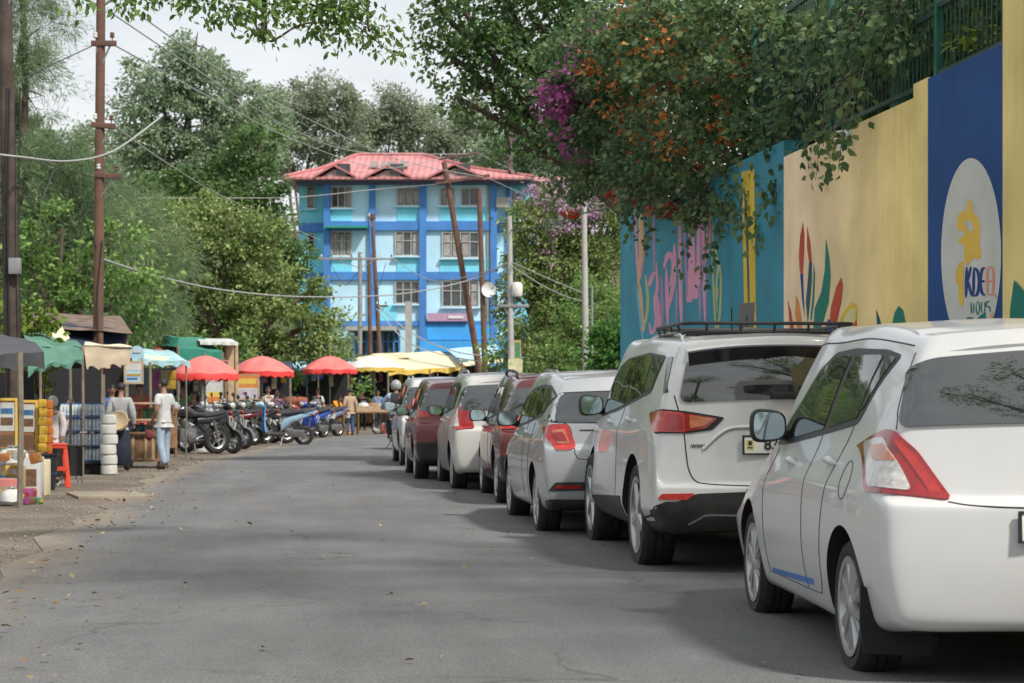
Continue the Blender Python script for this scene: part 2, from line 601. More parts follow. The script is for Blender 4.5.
def make_wheel(style, r, w=0.2):
    """meshes of tyre and rim, axis along x, outer face to -x"""
    M = Matrix.Rotation(-PI / 2, 4, 'Y')      # local z -> -x
    rr = r * .715
    t = MB()
    pr = [(rr, -w / 2 + .01), (rr + .02, -w / 2), (r - .03, -w / 2 - .004), (r - .008, -w / 2 + .02)]
    ng = 4
    for g in range(ng):
        z = -w / 2 + .035 + g * (w - .07) / (ng - 1)
        pr += [(r, z - .010), (r, z - .004), (r - .008, z - .003), (r - .008, z + .003), (r, z + .004)] if 0 < g < ng - 1 else [(r, z)]
    pr += [(r - .008, w / 2 - .02), (r - .03, w / 2 + .004), (rr + .02, w / 2), (rr, w / 2 - .01)]
    t.lathe(pr, 48, M, closed=True)
    k = MB()
    k.lathe([(rr - .012, -w / 2 + .02), (rr - .012, w / 2 - .03), (rr - .03, w / 2 - .03), (rr - .035, -w / 2 + .02)], 48, M, mi=1, closed=True)
    k.lathe([(rr - .012, w / 2 - .03), (rr + .004, w / 2 - .006), (rr + .004, w / 2 + .002), (rr - .018, w / 2 - .002), (rr - .026, w / 2 - .03)], 48, M, closed=True)
    k.lathe([(0.0001, w / 2 - .055), (rr * .9, w / 2 - .075), (rr - .02, w / 2 - .08)], 24, M, mi=1)      # dark dish
    k.lathe([(.0001, w / 2 + .006), (.03, w / 2 + .004), (.055, w / 2 - .006), (.06, w / 2 - .05)], 20, M)   # hub
    ns = {'five': 5, 'ten': 10, 'twin': 6, 'steel': 8}[style]
    for i in range(ns):
        a = 2 * PI * i / ns
        offs = (-.2, .2) if style == 'twin' else (0,)
        for o in offs:
            b = a + o
            wd = {'five': .07, 'ten': .034, 'twin': .036, 'steel': .045}[style]
            p0 = Vector((math.cos(a + o * .4) * .045, math.sin(a + o * .4) * .045, w / 2 - .006))
            p1 = Vector((math.cos(b) * (rr - .012), math.sin(b) * (rr - .014), w / 2 - .008))
            d = (p1 - p0).normalized(); q = Vector((-d.y, d.x, 0))
            vs = []
            for e, ww in ((p0, wd * 1.2), (p1, wd)):
                vs += [e - q * ww / 2 - Vector((0, 0, .018)), e - q * ww * .34 + Vector((0, 0, .003)), e + q * ww * .34 + Vector((0, 0, .003)), e + q * ww / 2 - Vector((0, 0, .018))]
            k.add([M @ v for v in vs], [(0, 1, 5, 4), (1, 2, 6, 5), (2, 3, 7, 6), (3, 0, 4, 7), (0, 3, 2, 1), (4, 5, 6, 7)])
    return t, k


WHEELS = {}


def put_wheel(parent, style, r, w, loc, right):
    key = (style, r, w)
    if key not in WHEELS:
        t, k = make_wheel(style, r, w)
        a = t.build('wheel', M_tyre, None); b = k.build('rim', [M_rim if style != 'steel' else mat('hubcap', (.38, .38, .39), rough=.45, metal=.3, dirt=.4), M_rimdk], None)
        WHEELS[key] = (a.data, b.data)
        bpy.data.objects.remove(a); bpy.data.objects.remove(b)
    a = bpy.data.objects.new('wheel', WHEELS[key][0]); COL.objects.link(a); a.parent = parent
    b = bpy.data.objects.new('rim', WHEELS[key][1]); COL.objects.link(b); b.parent = a
    a.location = loc
    a.rotation_euler = (random.random() * 6, 0, PI if right else 0)
    return a


def side_window_outline(s):
    """outline of the whole side glazing in (y, z) from the cage tables"""
    return s['sw']


def make_car(name, label, s, loc, rz, group='cars parked nose to tail along the wall'):
    root = thing(name, label, 'car', loc, rz, group)
    vs, fs, ms = lattice_car(s)
    body_me = subdivided(vs, fs, ms, s.get('lev', 3), keys=s['keys'])
    sh = Shell(body_me)
    s['shell'] = sh
    W = s['W'] / 2
    r = s['r']
    # wheel wells
    cut = MB()
    cw = .30
    for y in (s['ro'], s['ro'] + s['wb']):
        for sg in (-1, 1):
            M = Matrix.Translation((sg * (W + .15), y, r + .01)) @ Matrix.Rotation(-sg * PI / 2, 4, 'Y')
            rc = r + s.get('arch', .05)
            cut.lathe([(rc, 0), (rc, .15 + cw)], 56, M)
    bo = bpy.data.objects.new('b', body_me); COL.objects.link(bo)
    for k, m in enumerate((s['paint'], M_under, s.get('clad', M_black))): body_me.materials[k] = m
    co = cut.build('c', [M_under], None, smooth=False)
    co.data.materials.clear(); co.data.materials.append(M_under)
    md = bo.modifiers.new('b', 'BOOLEAN'); md.operation = 'DIFFERENCE'; md.object = co; md.solver = 'EXACT'
    try: md.material_mode = 'TRANSFER'
    except Exception: pass
    me2 = eval_mesh(bo, 'body')
    bpy.data.objects.remove(bo); bpy.data.objects.remove(co)
    me2.shade_smooth(); me2.set_sharp_from_angle(angle=R(38))
    body = bpy.data.objects.new('body', me2); COL.objects.link(body); body.parent = root
    # wheels
    tw = s.get('tw', .2)
    for y in (s['ro'], s['ro'] + s['wb']):
        for sg in (-1, 1):
            put_wheel(root, s.get('rim', 'ten'), r, tw, (sg * (W - tw / 2 - s.get('tuck', .035)), y, r), sg > 0)
    # side glazing: dark surround then panes
    for sg in (-1, 1):
        f = (lambda P: [(sg * .8, p[0], p[1]) for p in P])
        n = (sg, 0, 0)
        sur = sh.panel(f(s['sw']), n, off=.003, h=.06, r=.05).build('window_surround', s.get('sur', M_black), root)
        for P in s['panes']:
            sh.panel(f(P), n, off=.007, h=.06, r=.03).build('side_window', M_glass, root)
        for P in s.get('seams', []):
            sh.line(f(P), n, w=.005).build('door_gap', M_seam, body)
        for (y, z) in s['handles']:
            p, nn = sh.hit((sg * .8, y, z), n)
            h = MB()
            C = [p + Vector((0, dy, dz)) + nn * of for dy, dz, of in ((-.095, -.003, .0), (-.075, 0, .02), (-.03, .004, .03), (.03, .004, .03), (.075, 0, .02), (.095, -.003, .0))]
            h.tube(C, [.006, .012, .0145, .0145, .012, .006], 8, flat=1.2)
            h.build('door_handle', s.get('hmat', s['paint']), root)
        # mirror
        my, mz = s['mir']
        p, nn = sh.hit((sg * .8, my, mz), n)
        q = p + Vector((sg * .112, -.02, .05))
        m = MB()
        m.tube([p - nn * .03, p + Vector((sg * .05, -.01, .005)), q + Vector((-sg * .06, 0, -.05))], [.035, .028, .03], 8)
        m.build('mirror_arm', M_black, root)
        sx, sz = s.get('mirsz', (.115, .085))
        c = MB()
        prof = []
        nse = 22
        rings = [(-.045, .0), (-.05, .86), (-.04, .97), (-.01, 1.0), (.03, .93), (.065, .7), (.085, .35), (.09, 0.0)]
        rv = []
        for (dy, sc_) in rings:
            for a in range(nse):
                g = 2 * PI * a / nse
                cx = math.copysign(abs(math.cos(g)) ** .62, math.cos(g)); cz = math.copysign(abs(math.sin(g)) ** .62, math.sin(g))
                rv.append(q + Vector((sg * cx * sx * sc_, dy, cz * sz * sc_ * (1 - .22 * (-cx * 0.5 + .5)))))
        rf = []
        for i in range(len(rings) - 1):
            for a in range(nse):
                b = (a + 1) % nse
                rf.append((i * nse + a, i * nse + b, (i + 1) * nse + b, (i + 1) * nse + a))
        c.add(rv, rf)
        hs = c.build('wing_mirror', s.get('mirmat', s['paint']), root)
        g = MB()
        gv = [q + Vector((sg * math.copysign(abs(math.cos(2 * PI * a / nse)) ** .62, math.cos(2 * PI * a / nse)) * sx * .84, -.060 + .11 * math.copysign(abs(math.sin(2 * PI * a / nse)) ** .62, math.sin(2 * PI * a / nse)) * sz, math.copysign(abs(math.sin(2 * PI * a / nse)) ** .62, math.sin(2 * PI * a / nse)) * sz * .84 * (1 - .22 * (-math.cos(2 * PI * a / nse) * .5 + .5)))) for a in range(nse)]
        g.add(gv, [tuple(range(nse))])
        g.build('mirror_glass', M_mirror, hs)
        rm = MB(); rm.add([Vector((q.x + (w_.x - q.x) * 1.09, w_.y + .006, q.z + (w_.z - q.z) * 1.09)) for w_ in gv], [tuple(range(nse))])
        rm.build('mirror_rim', M_black, hs)
    # windscreen, front lamps and grille
    X, Y, Z = s['tabs']
    wz0, wz1 = s['zc'] + .03, s['H'] - .09
    wx0, wx1 = W * .74, W * .58
    sh.panel([(-wx0, 3, wz0), (wx0, 3, wz0), (wx1, 3, wz1), (-wx1, 3, wz1)], (0, 1, .55), off=.005, h=.08, r=.06).build('windscreen', M_glass, root)
    zn = s['zn']
    for sg in (-1, 1):
        sh.panel([(sg * W * .42, s['L'], zn - .16), (sg * W * .86, s['L'] - .2, zn - .13), (sg * W * .84, s['L'] - .2, zn - .01), (sg * W * .46, s['L'], zn - .06)], (sg * .5, 1, 0), off=.006, h=.05, r=.03).build('headlight', M_lclr, root)
    sh.panel([(-W * .36, s['L'], zn - .2), (W * .36, s['L'], zn - .2), (W * .4, s['L'], zn - .07), (-W * .4, s['L'], zn - .07)], (0, 1, 0), off=.006, h=.06, r=.03).build('grille', M_black, root)
    # rear glass
    if 'rsur' in s: sh.panel(s['rsur'], (0, -1, .25), off=.003, h=.05, r=.07).build('rear_window_surround', M_gloss, root)
    sh.panel(s['rg'], (0, -1, .25), off=.013, h=.035, r=s.get('rgr', .07)).build('rear_window', s.get('rgm', M_glass2), root)
    if 'spoil' in s:
        hw, lip, zl, th = s['spoil']
        rows = []
        ns = 16
        y0 = s['yr']
        for a in range(ns + 1):
            x = -hw + 2 * hw * a / ns
            e = abs(x) / hw
            p0, n0 = sh.hit((x * .98, y0 + .42, 2), (0, 0, 1))
            p1, n1 = sh.hit((x, y0 + .2, 2), (0, 0, 1))
            yl_ = y0 - lip + .07 * e ** 3
            zt = zl - .05 * e ** 2.5
            rows.append([p0 + Vector((0, 0, .001)), p1 + Vector((0, 0, .012)), Vector((x, yl_ + .02, zt)), Vector((x, yl_, zt - .012)), Vector((x * .99, yl_ + .006, zt - th)), Vector((x * .985, yl_ + .05, zt - th - .012)), Vector((x * .97, y0 + .16, zt - th - .02))])
        vs = [v for r_ in rows for v in r_]; q = 7
        m = MB()
        for a in range(ns):
            for k in range(q - 1):
                m.f.append((a * q + k, (a + 1) * q + k, (a + 1) * q + k + 1, a * q + k + 1)); m.m.append(0 if k < (2 if s.get('spoilblk') else 4) else 1)
        m.v = [tuple(v) for v in vs]
        for base, fl in ((0, 1), (ns * q, 0)):
            f = tuple(base + k for k in range(q)); m.f.append(f if fl else f[::-1]); m.m.append(0)
        m.build('spoiler', [s['paint'], M_gloss], root, angle=50)
    # lamps: (name, outline, normal, material, off)
    for (nm, P, n, m, off, rr) in s.get('lamps', []):
        for sg in (-1, 1):
            Q = P if sg < 0 else mirx(P)
            nn = n if sg < 0 else (-n[0], n[1], n[2])
            sh.panel(Q, nn, off=off, h=.035, r=rr, skirt=.012).build(nm, m, root)
    for (nm, P, n, m, off, rr) in s.get('rear_panels', []):
        sh.panel(P, n, off=off, h=.05, r=rr).build(nm, m, root)
    for (nm, P, n, w, m, both) in s.get('lines', []):
        for sg in ((-1, 1) if both else (-1,)):
            Q = P if sg < 0 else mirx(P)
            nn = n if sg < 0 else (-n[0], n[1], n[2])
            sh.line(Q, nn, w=w).build(nm, m, body)
    for (y, zt) in s.get('flaps', []):
        for sg in (-1, 1):
            b = MB(); F_ = [(-.005, zt + .14), (-.0, zt - .02), (-.02, zt - .16), (-.30, zt - .17), (-.34, zt - .1), (-.2, zt - .02), (-.08, zt + .08)]
            b.prism([(sg * (W + x_), z_) for x_, z_ in F_], Matrix.Translation((0, y, 0)) @ Matrix.Rotation(PI / 2, 4, 'X'), .014)
            b.build('mud_flap', M_under, root)
    if 'fuel' in s:
        p, nn = sh.hit((-.8, s['fuel'][0], s['fuel'][1]), (-1, 0, 0))
        C = [(-.8, s['fuel'][0] + .085 * math.cos(2 * PI * k / 16), s['fuel'][1] + .085 * math.sin(2 * PI * k / 16)) for k in range(17)]
        sh.line(C, (-1, 0, 0), w=.005, sm=2).build('fuel_flap_gap', M_seam, body)
    if 'extra' in s: s['extra'](root, body, sh, s)
    # number plate
    if 'plate' in s:
        x, z, txt = s['plate']
        p, nn = sh.hit((x, 0, z), (0, -1, 0))
        b = MB(); b.box((x, p.y - .012, z), (.46, .016, .115), rx=-.06)
        pl = b.build('number_plate', M_plate, root, bevel=.006)
        fr = MB()
        for (dx, dz, ww, hh) in ((0, .06, .48, .012), (0, -.06, .48, .012), (-.234, 0, .012, .108), (.234, 0, .012, .108)):
            fr.box((x + dx, p.y - .014, z + dz), (ww, .016, hh), rx=-.06)
        fr.build('plate_frame', M_ink, pl)
        if txt:
            tm = text_mesh(txt, .105, .002, .002)
            t = mesh_obj('plate_number', tm, M_ink, pl, smooth=False)
            t.location = (x + s.get('ptx', 0), p.y - .026, z); t.rotation_euler = (PI / 2 - .06, 0, 0)
            e = MB(); e.box((x - .19, p.y - .021, z), (.05, .004, .07)); e.box((x - .19, p.y - .0235, z + .012), (.022, .004, .028), mi=1); e.box((x - .19, p.y - .0235, z - .018), (.034, .004, .008), mi=1)
            e.build('plate_emblem', [mat('plate_yellow', (.6, .5, .2)), M_ink], pl)
    return root, body, sh
def place(px, py, s, yaw):
    """root position so that the left rear tyre touches the road at this spot"""
    w = gp(px, py)
    c, sn = math.cos(-yaw), math.sin(-yaw)
    lx, ly = -s['W'] / 2 + s.get('tuck', .035), s['ro']
    return (w.x - (lx * c - ly * sn), w.y - (lx * sn + ly * c), 0)


def suv_clad(lo, rear_lo):
    def cl(i, k, where):
        if where == 'rear': return 2 if k < rear_lo else 0
        return 2 if k < lo or (i == 0 and k < rear_lo) else 0
    return cl


HATCH = dict(L=3.85, W=1.78, H=1.56, ro=.62, wb=2.43, r=.305, gc=.20, bzr=1.13, bzf=.96, sh=.84, yr=.22, yf=2.25, yc=2.95, zc=1.02, zr=1.48, zn=.80,
             tail=.10, hatch=.03, rw=.925, tum=(.90, .822, .707), cr=(.07,.09,.10,.10,.12,.12,.10,.07), bt=.775, led=.03, spoil=(.60, .11, 1.475, .03), lev=4, paint=P_white, rim='twin', tw=.19, arch=.045,
             mirmat=M_black, mir=(2.38, 1.035), mirsz=(.098, .098), handles=[(1.02, .93), (1.95, .90)],
             sw=[(.40, 1.415), (.70, 1.13), (.78, 1.105), (1.40, 1.055), (2.2, .995), (2.62, .975), (2.5, 1.05), (2.14, 1.22), (1.90, 1.375), (1.66, 1.455), (1.22, 1.465), (.64, 1.445)],
             panes=[[(.455, 1.405), (.70, 1.17), (.74, 1.17), (.60, 1.415)], [(.76, 1.14), (1.36, 1.085), (1.17, 1.43), (.655, 1.42)], [(1.45, 1.08), (2.5, 1.0), (2.13, 1.19), (1.88, 1.35), (1.65, 1.43), (1.26, 1.435)]],
             rg=[(-.745, 0, 1.128), (0, 0, 1.12), (.745, 0, 1.128), (.748, 0, 1.17), (.69, 0, 1.40), (.60, 0, 1.43), (.25, 0, 1.45), (-.25, 0, 1.45), (-.60, 0, 1.43), (-.69, 0, 1.40), (-.748, 0, 1.17)], rgr=.03,
             seams=[[(1.46, 1.05), (1.50, .80), (1.50, .50), (1.48, .31)], [(.80, 1.10), (.98, .85), (1.06, .62), (1.10, .40), (1.16, .31)], [(2.52, .97), (2.54, .70), (2.50, .31)], [(1.16, .31), (1.5, .305), (2.5, .305)]],
             lamps=[('tail_light', [(-.811, .618, 1.013), (-.803, .195, 1.098), (-.780, .105, 1.093), (-.717, .034, 1.014), (-.589, -.04, .804), (-.834, .297, .825), (-.823, .393, .939), (-.813, .519, 1.002)], (-.7, -.7, .1), M_lred, .012, .03),
                    ('lamp_lens', [(-.803, .470, 1.035), (-.811, .183, 1.066), (-.785, .053, .963), (-.752, .002, .847), (-.833, .248, .849), (-.823, .321, .928)], (-.7, -.7, .1), M_lclr, .017, .03),
                    ('red_lens', [(-.785, .11, 1.075), (-.72, .05, 1.0), (-.615, -.02, .83), (-.665, -.01, .83), (-.735, .04, .955), (-.778, .09, 1.04)], (-.6, -.8, .1), M_lred2, .017, .015),
                    ('lamp_lens', [(-.80, .36, 1.02), (-.80, .17, 1.035), (-.77, .075, .965), (-.80, .26, .955)], (-.7, -.7, .1), M_lamb, .020, .02)],
             rear_panels=[('brake_light', [(-.13, 0, 1.475), (.13, 0, 1.475), (.12, 0, 1.452), (-.12, 0, 1.452)], (0, -1, .1), M_lred, .008, .01),
                          ('blue_strip', [(-.84, 1.32, .335), (-.84, 2.42, .30), (-.84, 2.42, .328), (-.84, 1.32, .366)], (-1, 0, 0), M_bluetape, .002, 0)],
             lines=[('hatch_gap', [(-.589, -.04, .800), (-.495, -.05, .786), (-.303, -.07, .778), (0, -.08, .776), (.303, -.07, .778), (.495, -.05, .786), (.589, -.04, .80)], (0, -1, 0), .008, M_seam, False),
                    ('hatch_gap', [(-.780, .105, 1.095), (-.765, .13, 1.14), (-.745, .17, 1.2), (-.66, .24, 1.42)], (-.6, -1, 0), .006, M_seam, True),
                    ('roof_gap', [(-.66, .32, 1.5), (-.665, .7, 1.5), (-.665, 1.3, 1.51), (-.64, 2.1, 1.46)], (-.5, 0, 1), .007, M_seam, True)],
             fuel=(.64, .865), flaps=[(.27, .30)], plate=(-.08, .70, ''))


def suv_rack(root, body, sh, s):
    """black roof basket on two bright roof rails"""
    H = s['H']
    for sg in (-1, 1):
        m = MB()
        m.tube(catmull([(sg * .66, .42, H - .03), (sg * .655, .55, H + .015), (sg * .65, 1.4, H + .04), (sg * .63, 2.1, H + .0), (sg * .62, 2.25, H - .06)], 5), .018, 8)
        m.build('roof_rail', M_chrome if sg < 0 else M_black, root)
    m = MB()
    z0, z1 = H + .025, H + .085
    y0, y1 = .30, 1.55
    for z, e in ((z0, 0), (z1, .02)):
        loop = rounded([(-.66 - e, y0 - e, z), (.52 + e, y0 - e, z), (.52 + e, y1 + e, z), (-.66 - e, y1 + e, z)], .16, 5)
        m.tube(list(loop) + [loop[0]], .0125, 8)
    for x in (-.52, -.28, -.04, .2, .42):
        for y in (y0, y1):
            m.tube([(x, y, z0), (x, y - .02 * (1 if y == y0 else -1), z1)], .009, 6)
    for y in (.55, .85, 1.15, 1.4):
        for sg in (-1, 1):
            m.tube([(sg * .59 - .07, y, z0), (sg * .61 - .07, y, z1)], .009, 6)
    for i in range(7):
        y = y0 + .12 + i * .17
        m.tube([(-.66, y, z0), (.52, y, z0)], .008, 6)
    for x in (-.55, .45):
        for y in (.5, 1.35): m.tube([(x, y, z0), (x, y, H - .01)], .014, 6)
    m.build('roof_basket', M_black, root)
    m = MB(); m.tube([(-.30, .5, z0), (-.31, .46, z1 + .12)], .005, 6)
    m.build('antenna', M_black, root)
    p, nn = sh.hit((.06, 0, 1.24), (0, -1, .2))
    m = MB(); m.box(p + nn * .03, (.42, .05, .05)); m.box(p + nn * .05 + Vector((.1, 0, .015)), (.20, .05, .03))
    m.build('rear_wiper', M_black, root, bevel=.012)
    for sg in (-1,):
        t = mesh_obj('badge', text_mesh('WWW', .035, .002, .001), M_seam, root, smooth=False)
        p, nn = sh.hit((-.63, 0, .905), (0, -1, 0))
        t.location = p + nn * .006; t.rotation_euler = (PI / 2, 0, math.atan2(nn.x, -nn.y) )


SUV = dict(L=4.58, W=1.89, H=1.67, ro=.98, wb=2.55, r=.385, gc=.27, bzr=1.25, bzf=1.06, sh=.98, yr=.10, yf=2.75, yc=3.45, zc=1.16, zr=1.60, zn=.98, rk=.03,
           tail=.07, hatch=.02, rw=.95, tum=(.93, .86, .76), cr=(.08, .10, .11, .11, .12, .13, .12, .08), bt=.62, led=.02, spoil=(.70, .15, 1.60, .095), spoilblk=True, lev=4, paint=P_pearl, rim='five', tw=.235, arch=.05, crown=.05,
           mirmat=M_black, mir=(3.05, 1.13), mirsz=(.105, .10), handles=[(1.30, 1.07), (2.25, 1.04)], cl=suv_clad(1, 2),
           sw=[(.50, 1.53), (.62, 1.27), (2.2, 1.13), (3.1, 1.08), (2.95, 1.2), (2.55, 1.48), (2.2, 1.55), (1.2, 1.57)],
           panes=[[(.55, 1.50), (.64, 1.30), (.95, 1.27), (.92, 1.54)], [(1.0, 1.265), (1.75, 1.19), (1.70, 1.55), (.98, 1.545)], [(1.82, 1.185), (3.0, 1.10), (2.5, 1.46), (2.2, 1.53), (1.78, 1.55)]],
           rg=[(-.76, 0, 1.21), (.76, 0, 1.21), (.70, 0, 1.52), (-.70, 0, 1.52)],
           lamps=[('tail_light', [(-.90, .42, 1.128), (-.865, .072, 1.158), (-.722, .0, 1.146), (-.465, -.043, 1.103), (-.556, -.045, 1.02), (-.715, -.022, .998), (-.916, .12, .988)], (-.55, -.83, .1), M_ink, .010, .02),
                  ('red_lens', [(-.89, .38, 1.121), (-.872, .08, 1.148), (-.745, .0, 1.136), (-.738, -.022, 1.005), (-.925, .145, .997)], (-.6, -.8, .1), M_lred2, .016, .02),
                  ('red_lens', [(-.725, .0, 1.134), (-.505, -.043, 1.098), (-.58, -.045, 1.032), (-.72, -.022, 1.007)], (0, -1, .1), M_lred, .016, .015),
                  ('lamp_lens', [(-.84, .05, 1.13), (-.755, .0, 1.122), (-.752, -.022, 1.02), (-.85, .06, 1.015)], (-.4, -.9, .1), M_lred, .020, .015),
                  ('lamp_lens', [(-.69, .0, 1.12), (-.53, -.04, 1.095), (-.59, -.045, 1.05), (-.69, -.022, 1.03)], (0, -1, .1), M_lamb, .020, .015),
                  ('reflector', [(-.904, .014, .545), (-.882, 0, .583), (-.663, -.05, .588), (-.714, -.042, .543)], (-.4, -.9, 0), M_lred2, .012, .01),
                  ('pillar_glass', [(-.775, .446, 1.52), (-.77, .26, 1.522), (-.80, .09, 1.268), (-.85, .12, 1.262)], (-.75, -.65, .1), M_gloss, .005, .01)],
           rear_panels=[('bumper_cladding', [(-.93, .60, .50), (-.86, .2, .53), (-.781, -.03, .53), (-.65, -.054, .585), (-.336, -.09, .597), (.336, -.09, .597), (.65, -.054, .585), (.781, -.03, .53), (.781, -.03, .31), (-.9, .4, .31)], (0, -1, 0), M_black, .006, .02),
                        ('side_cladding', [(-.93, 1.5, .33), (-.93, 3.2, .33), (-.93, 3.2, .43), (-.93, 1.5, .50)], (-1, 0, 0), M_black, .006, .02)],
           lines=[('hatch_gap', [(-.79, .06, 1.25), (-.755, .0, 1.12), (-.728, -.023, .99), (-.715, -.045, .85), (-.70, -.05, .75), (-.66, -.06, .675), (-.58, -.062, .65), (-.295, -.095, .637), (0, -.1, .635), (.3, -.095, .637), (.6, -.06, .65), (.70, -.05, .75), (.73, -.02, .99), (.79, .06, 1.25)], (0, -1, 0), .009, M_seam, False),
                  ('chrome_trim', [(-.60, -.058, .885), (-.55, -.058, .935), (-.487, -.06, .99), (-.42, -.067, 1.025), (-.32, -.075, 1.035), (-.1, -.08, 1.035), (.32, -.075, 1.035), (.45, -.07, 1.015), (.60, -.058, .90)], (0, -1, 0), .035, mat('satin_trim', (.62, .62, .62), rough=.3, metal=.35, var=.05), False),
                  ('skid_trim', [(-.70, 0, .375), (-.64, 0, .41), (-.58, 0, .438), (-.36, 0, .438), (.36, 0, .438), (.58, 0, .438), (.70, 0, .375)], (0, -1, 0), .018, M_chrome, False)],
           seams=[[(1.78, 1.17), (1.80, .9), (1.78, .42)]],
           plate=(-.105, .915, '83 33'), ptx=.025, extra=suv_rack, at=(636, 567.5, R(2.2)), name='parked_car',
           label='white SUV with black roof basket and black lower bumper')

HATCH.update(at=(849, 675, R(4.3)), name='parked_car', label='white hatchback nearest the camera with blue strip along its door')


def std(**k):
    """a common five-door body with panes set out from its belt and roof lines"""
    s = dict(L=3.95, W=1.72, H=1.52, ro=.75, wb=2.42, r=.31, gc=.21, sh=.86, yr=.18, rk=.02, tail=.09, hatch=.03, rw=.95, tum=(.94, .86, .74), cr=(.07, .09, .10, .10, .12, .12, .10, .07),
             led=.03, lev=3, rim='ten', tw=.2, arch=.05, mirmat=M_black, mirsz=(.105, .085))
    s.update(k)
    H = s['H']
    s.setdefault('bzr', H * .70); s.setdefault('bzf', H * .635); s.setdefault('bt', s['sh'] - .08)
    s.setdefault('yf', s['L'] * .58); s.setdefault('yc', s['L'] * .765); s.setdefault('zc', H * .67); s.setdefault('zr', H - .07); s.setdefault('zn', H * .55)
    r_, f_, zt, zz = s['bzr'], s['bzf'], H - .115, s['zr'] - .075
    yr, yf = s['yr'], s['yf']
    s.setdefault('mir', (s['yc'] - .36, f_ + .03))
    q = s.get('qy', .75)                     # where the rear quarter pane starts
    yb = s['L'] * .405
    s.setdefault('sw', [(q - .30 + yr, zz - .03), (q - .05, r_ + .01), (yb, (r_ + f_) / 2 + .012), (s['yc'] - .22, f_ - .0), (s['yc'] - .38, f_ + .09), (yf - .02, zt - .05), (yf - .45, zt + .01), (yf - 1.1, zt + .02), (q + .05, zt)])
    s.setdefault('panes', [[(q - .24 + yr, zz - .04), (q - .02, r_ + .04), (q + .10, r_ + .04), (q + .0, zt - .03)],
                           [(q + .14, r_ + .03), (yb - .04, (r_ + f_) / 2 + .04), (yb - .12, zt - .01), (q + .04, zt - .025)],
                           [(yb + .04, (r_ + f_) / 2 + .035), (s['yc'] - .36, f_ + .03), (yf - .05, zt - .08), (yf - .48, zt - .02), (yb - .02, zt - .01)]])
    hw = s['W'] / 2
    s.setdefault('rg', [(-hw * .93, 0, r_ + .01), (0, 0, r_ - .015), (hw * .93, 0, r_ + .01), (hw * .83, 0, s['zr'] - .05), (-hw * .83, 0, s['zr'] - .05)])
    s.setdefault('spoil', (hw * .70, .10, s['zr'], .03))
    s.setdefault('handles', [(q + .45, r_ - .12), (yb + .55, r_ - .16)])
    s.setdefault('seams', [[(yb, r_ - .02), (yb + .03, .6), (yb + .02, .32)], [(q + .1, r_ - .02), (s['ro'] + .33, .7), (s['ro'] + .42, .45), (s['ro'] + .50, .32)]])
    s.setdefault('plate', (0, s['sh'] - .02, ''))
    return s


def lamp_box(hw, z0, z1, wrap, inn, y0=0.0):
    """outline of a wrap-round lamp: reaches `wrap` along the side and `inn` across the tail"""
    return [(-hw, y0 + wrap, z1 - .03), (-hw * .97, y0 + .05, z1), (-hw + inn, y0 - .03, z1 - .02), (-hw + inn * 1.05, y0 - .03, z0 + .03), (-hw * .98, y0 + .05, z0), (-hw, y0 + wrap * .7, z0 + .03)]


def rails(root, body, sh, s):
    for sg in (-1, 1):
        x = sg * s['W'] / 2 * .70
        pts = []
        for y in (s['yr'] + .35, s['yr'] + .5, s['yr'] + 1.0, s['yf'] - .35, s['yf'] - .12):
            p, n = sh.hit((x, y, 2), (0, 0, 1)); pts.append(p + Vector((0, 0, .05)))
        pts[0].z -= .055; pts[-1].z -= .055
        m = MB(); m.tube(catmull(pts, 4), .017, 8)
        m.build('roof_rail', s.get('railm', M_black), root)


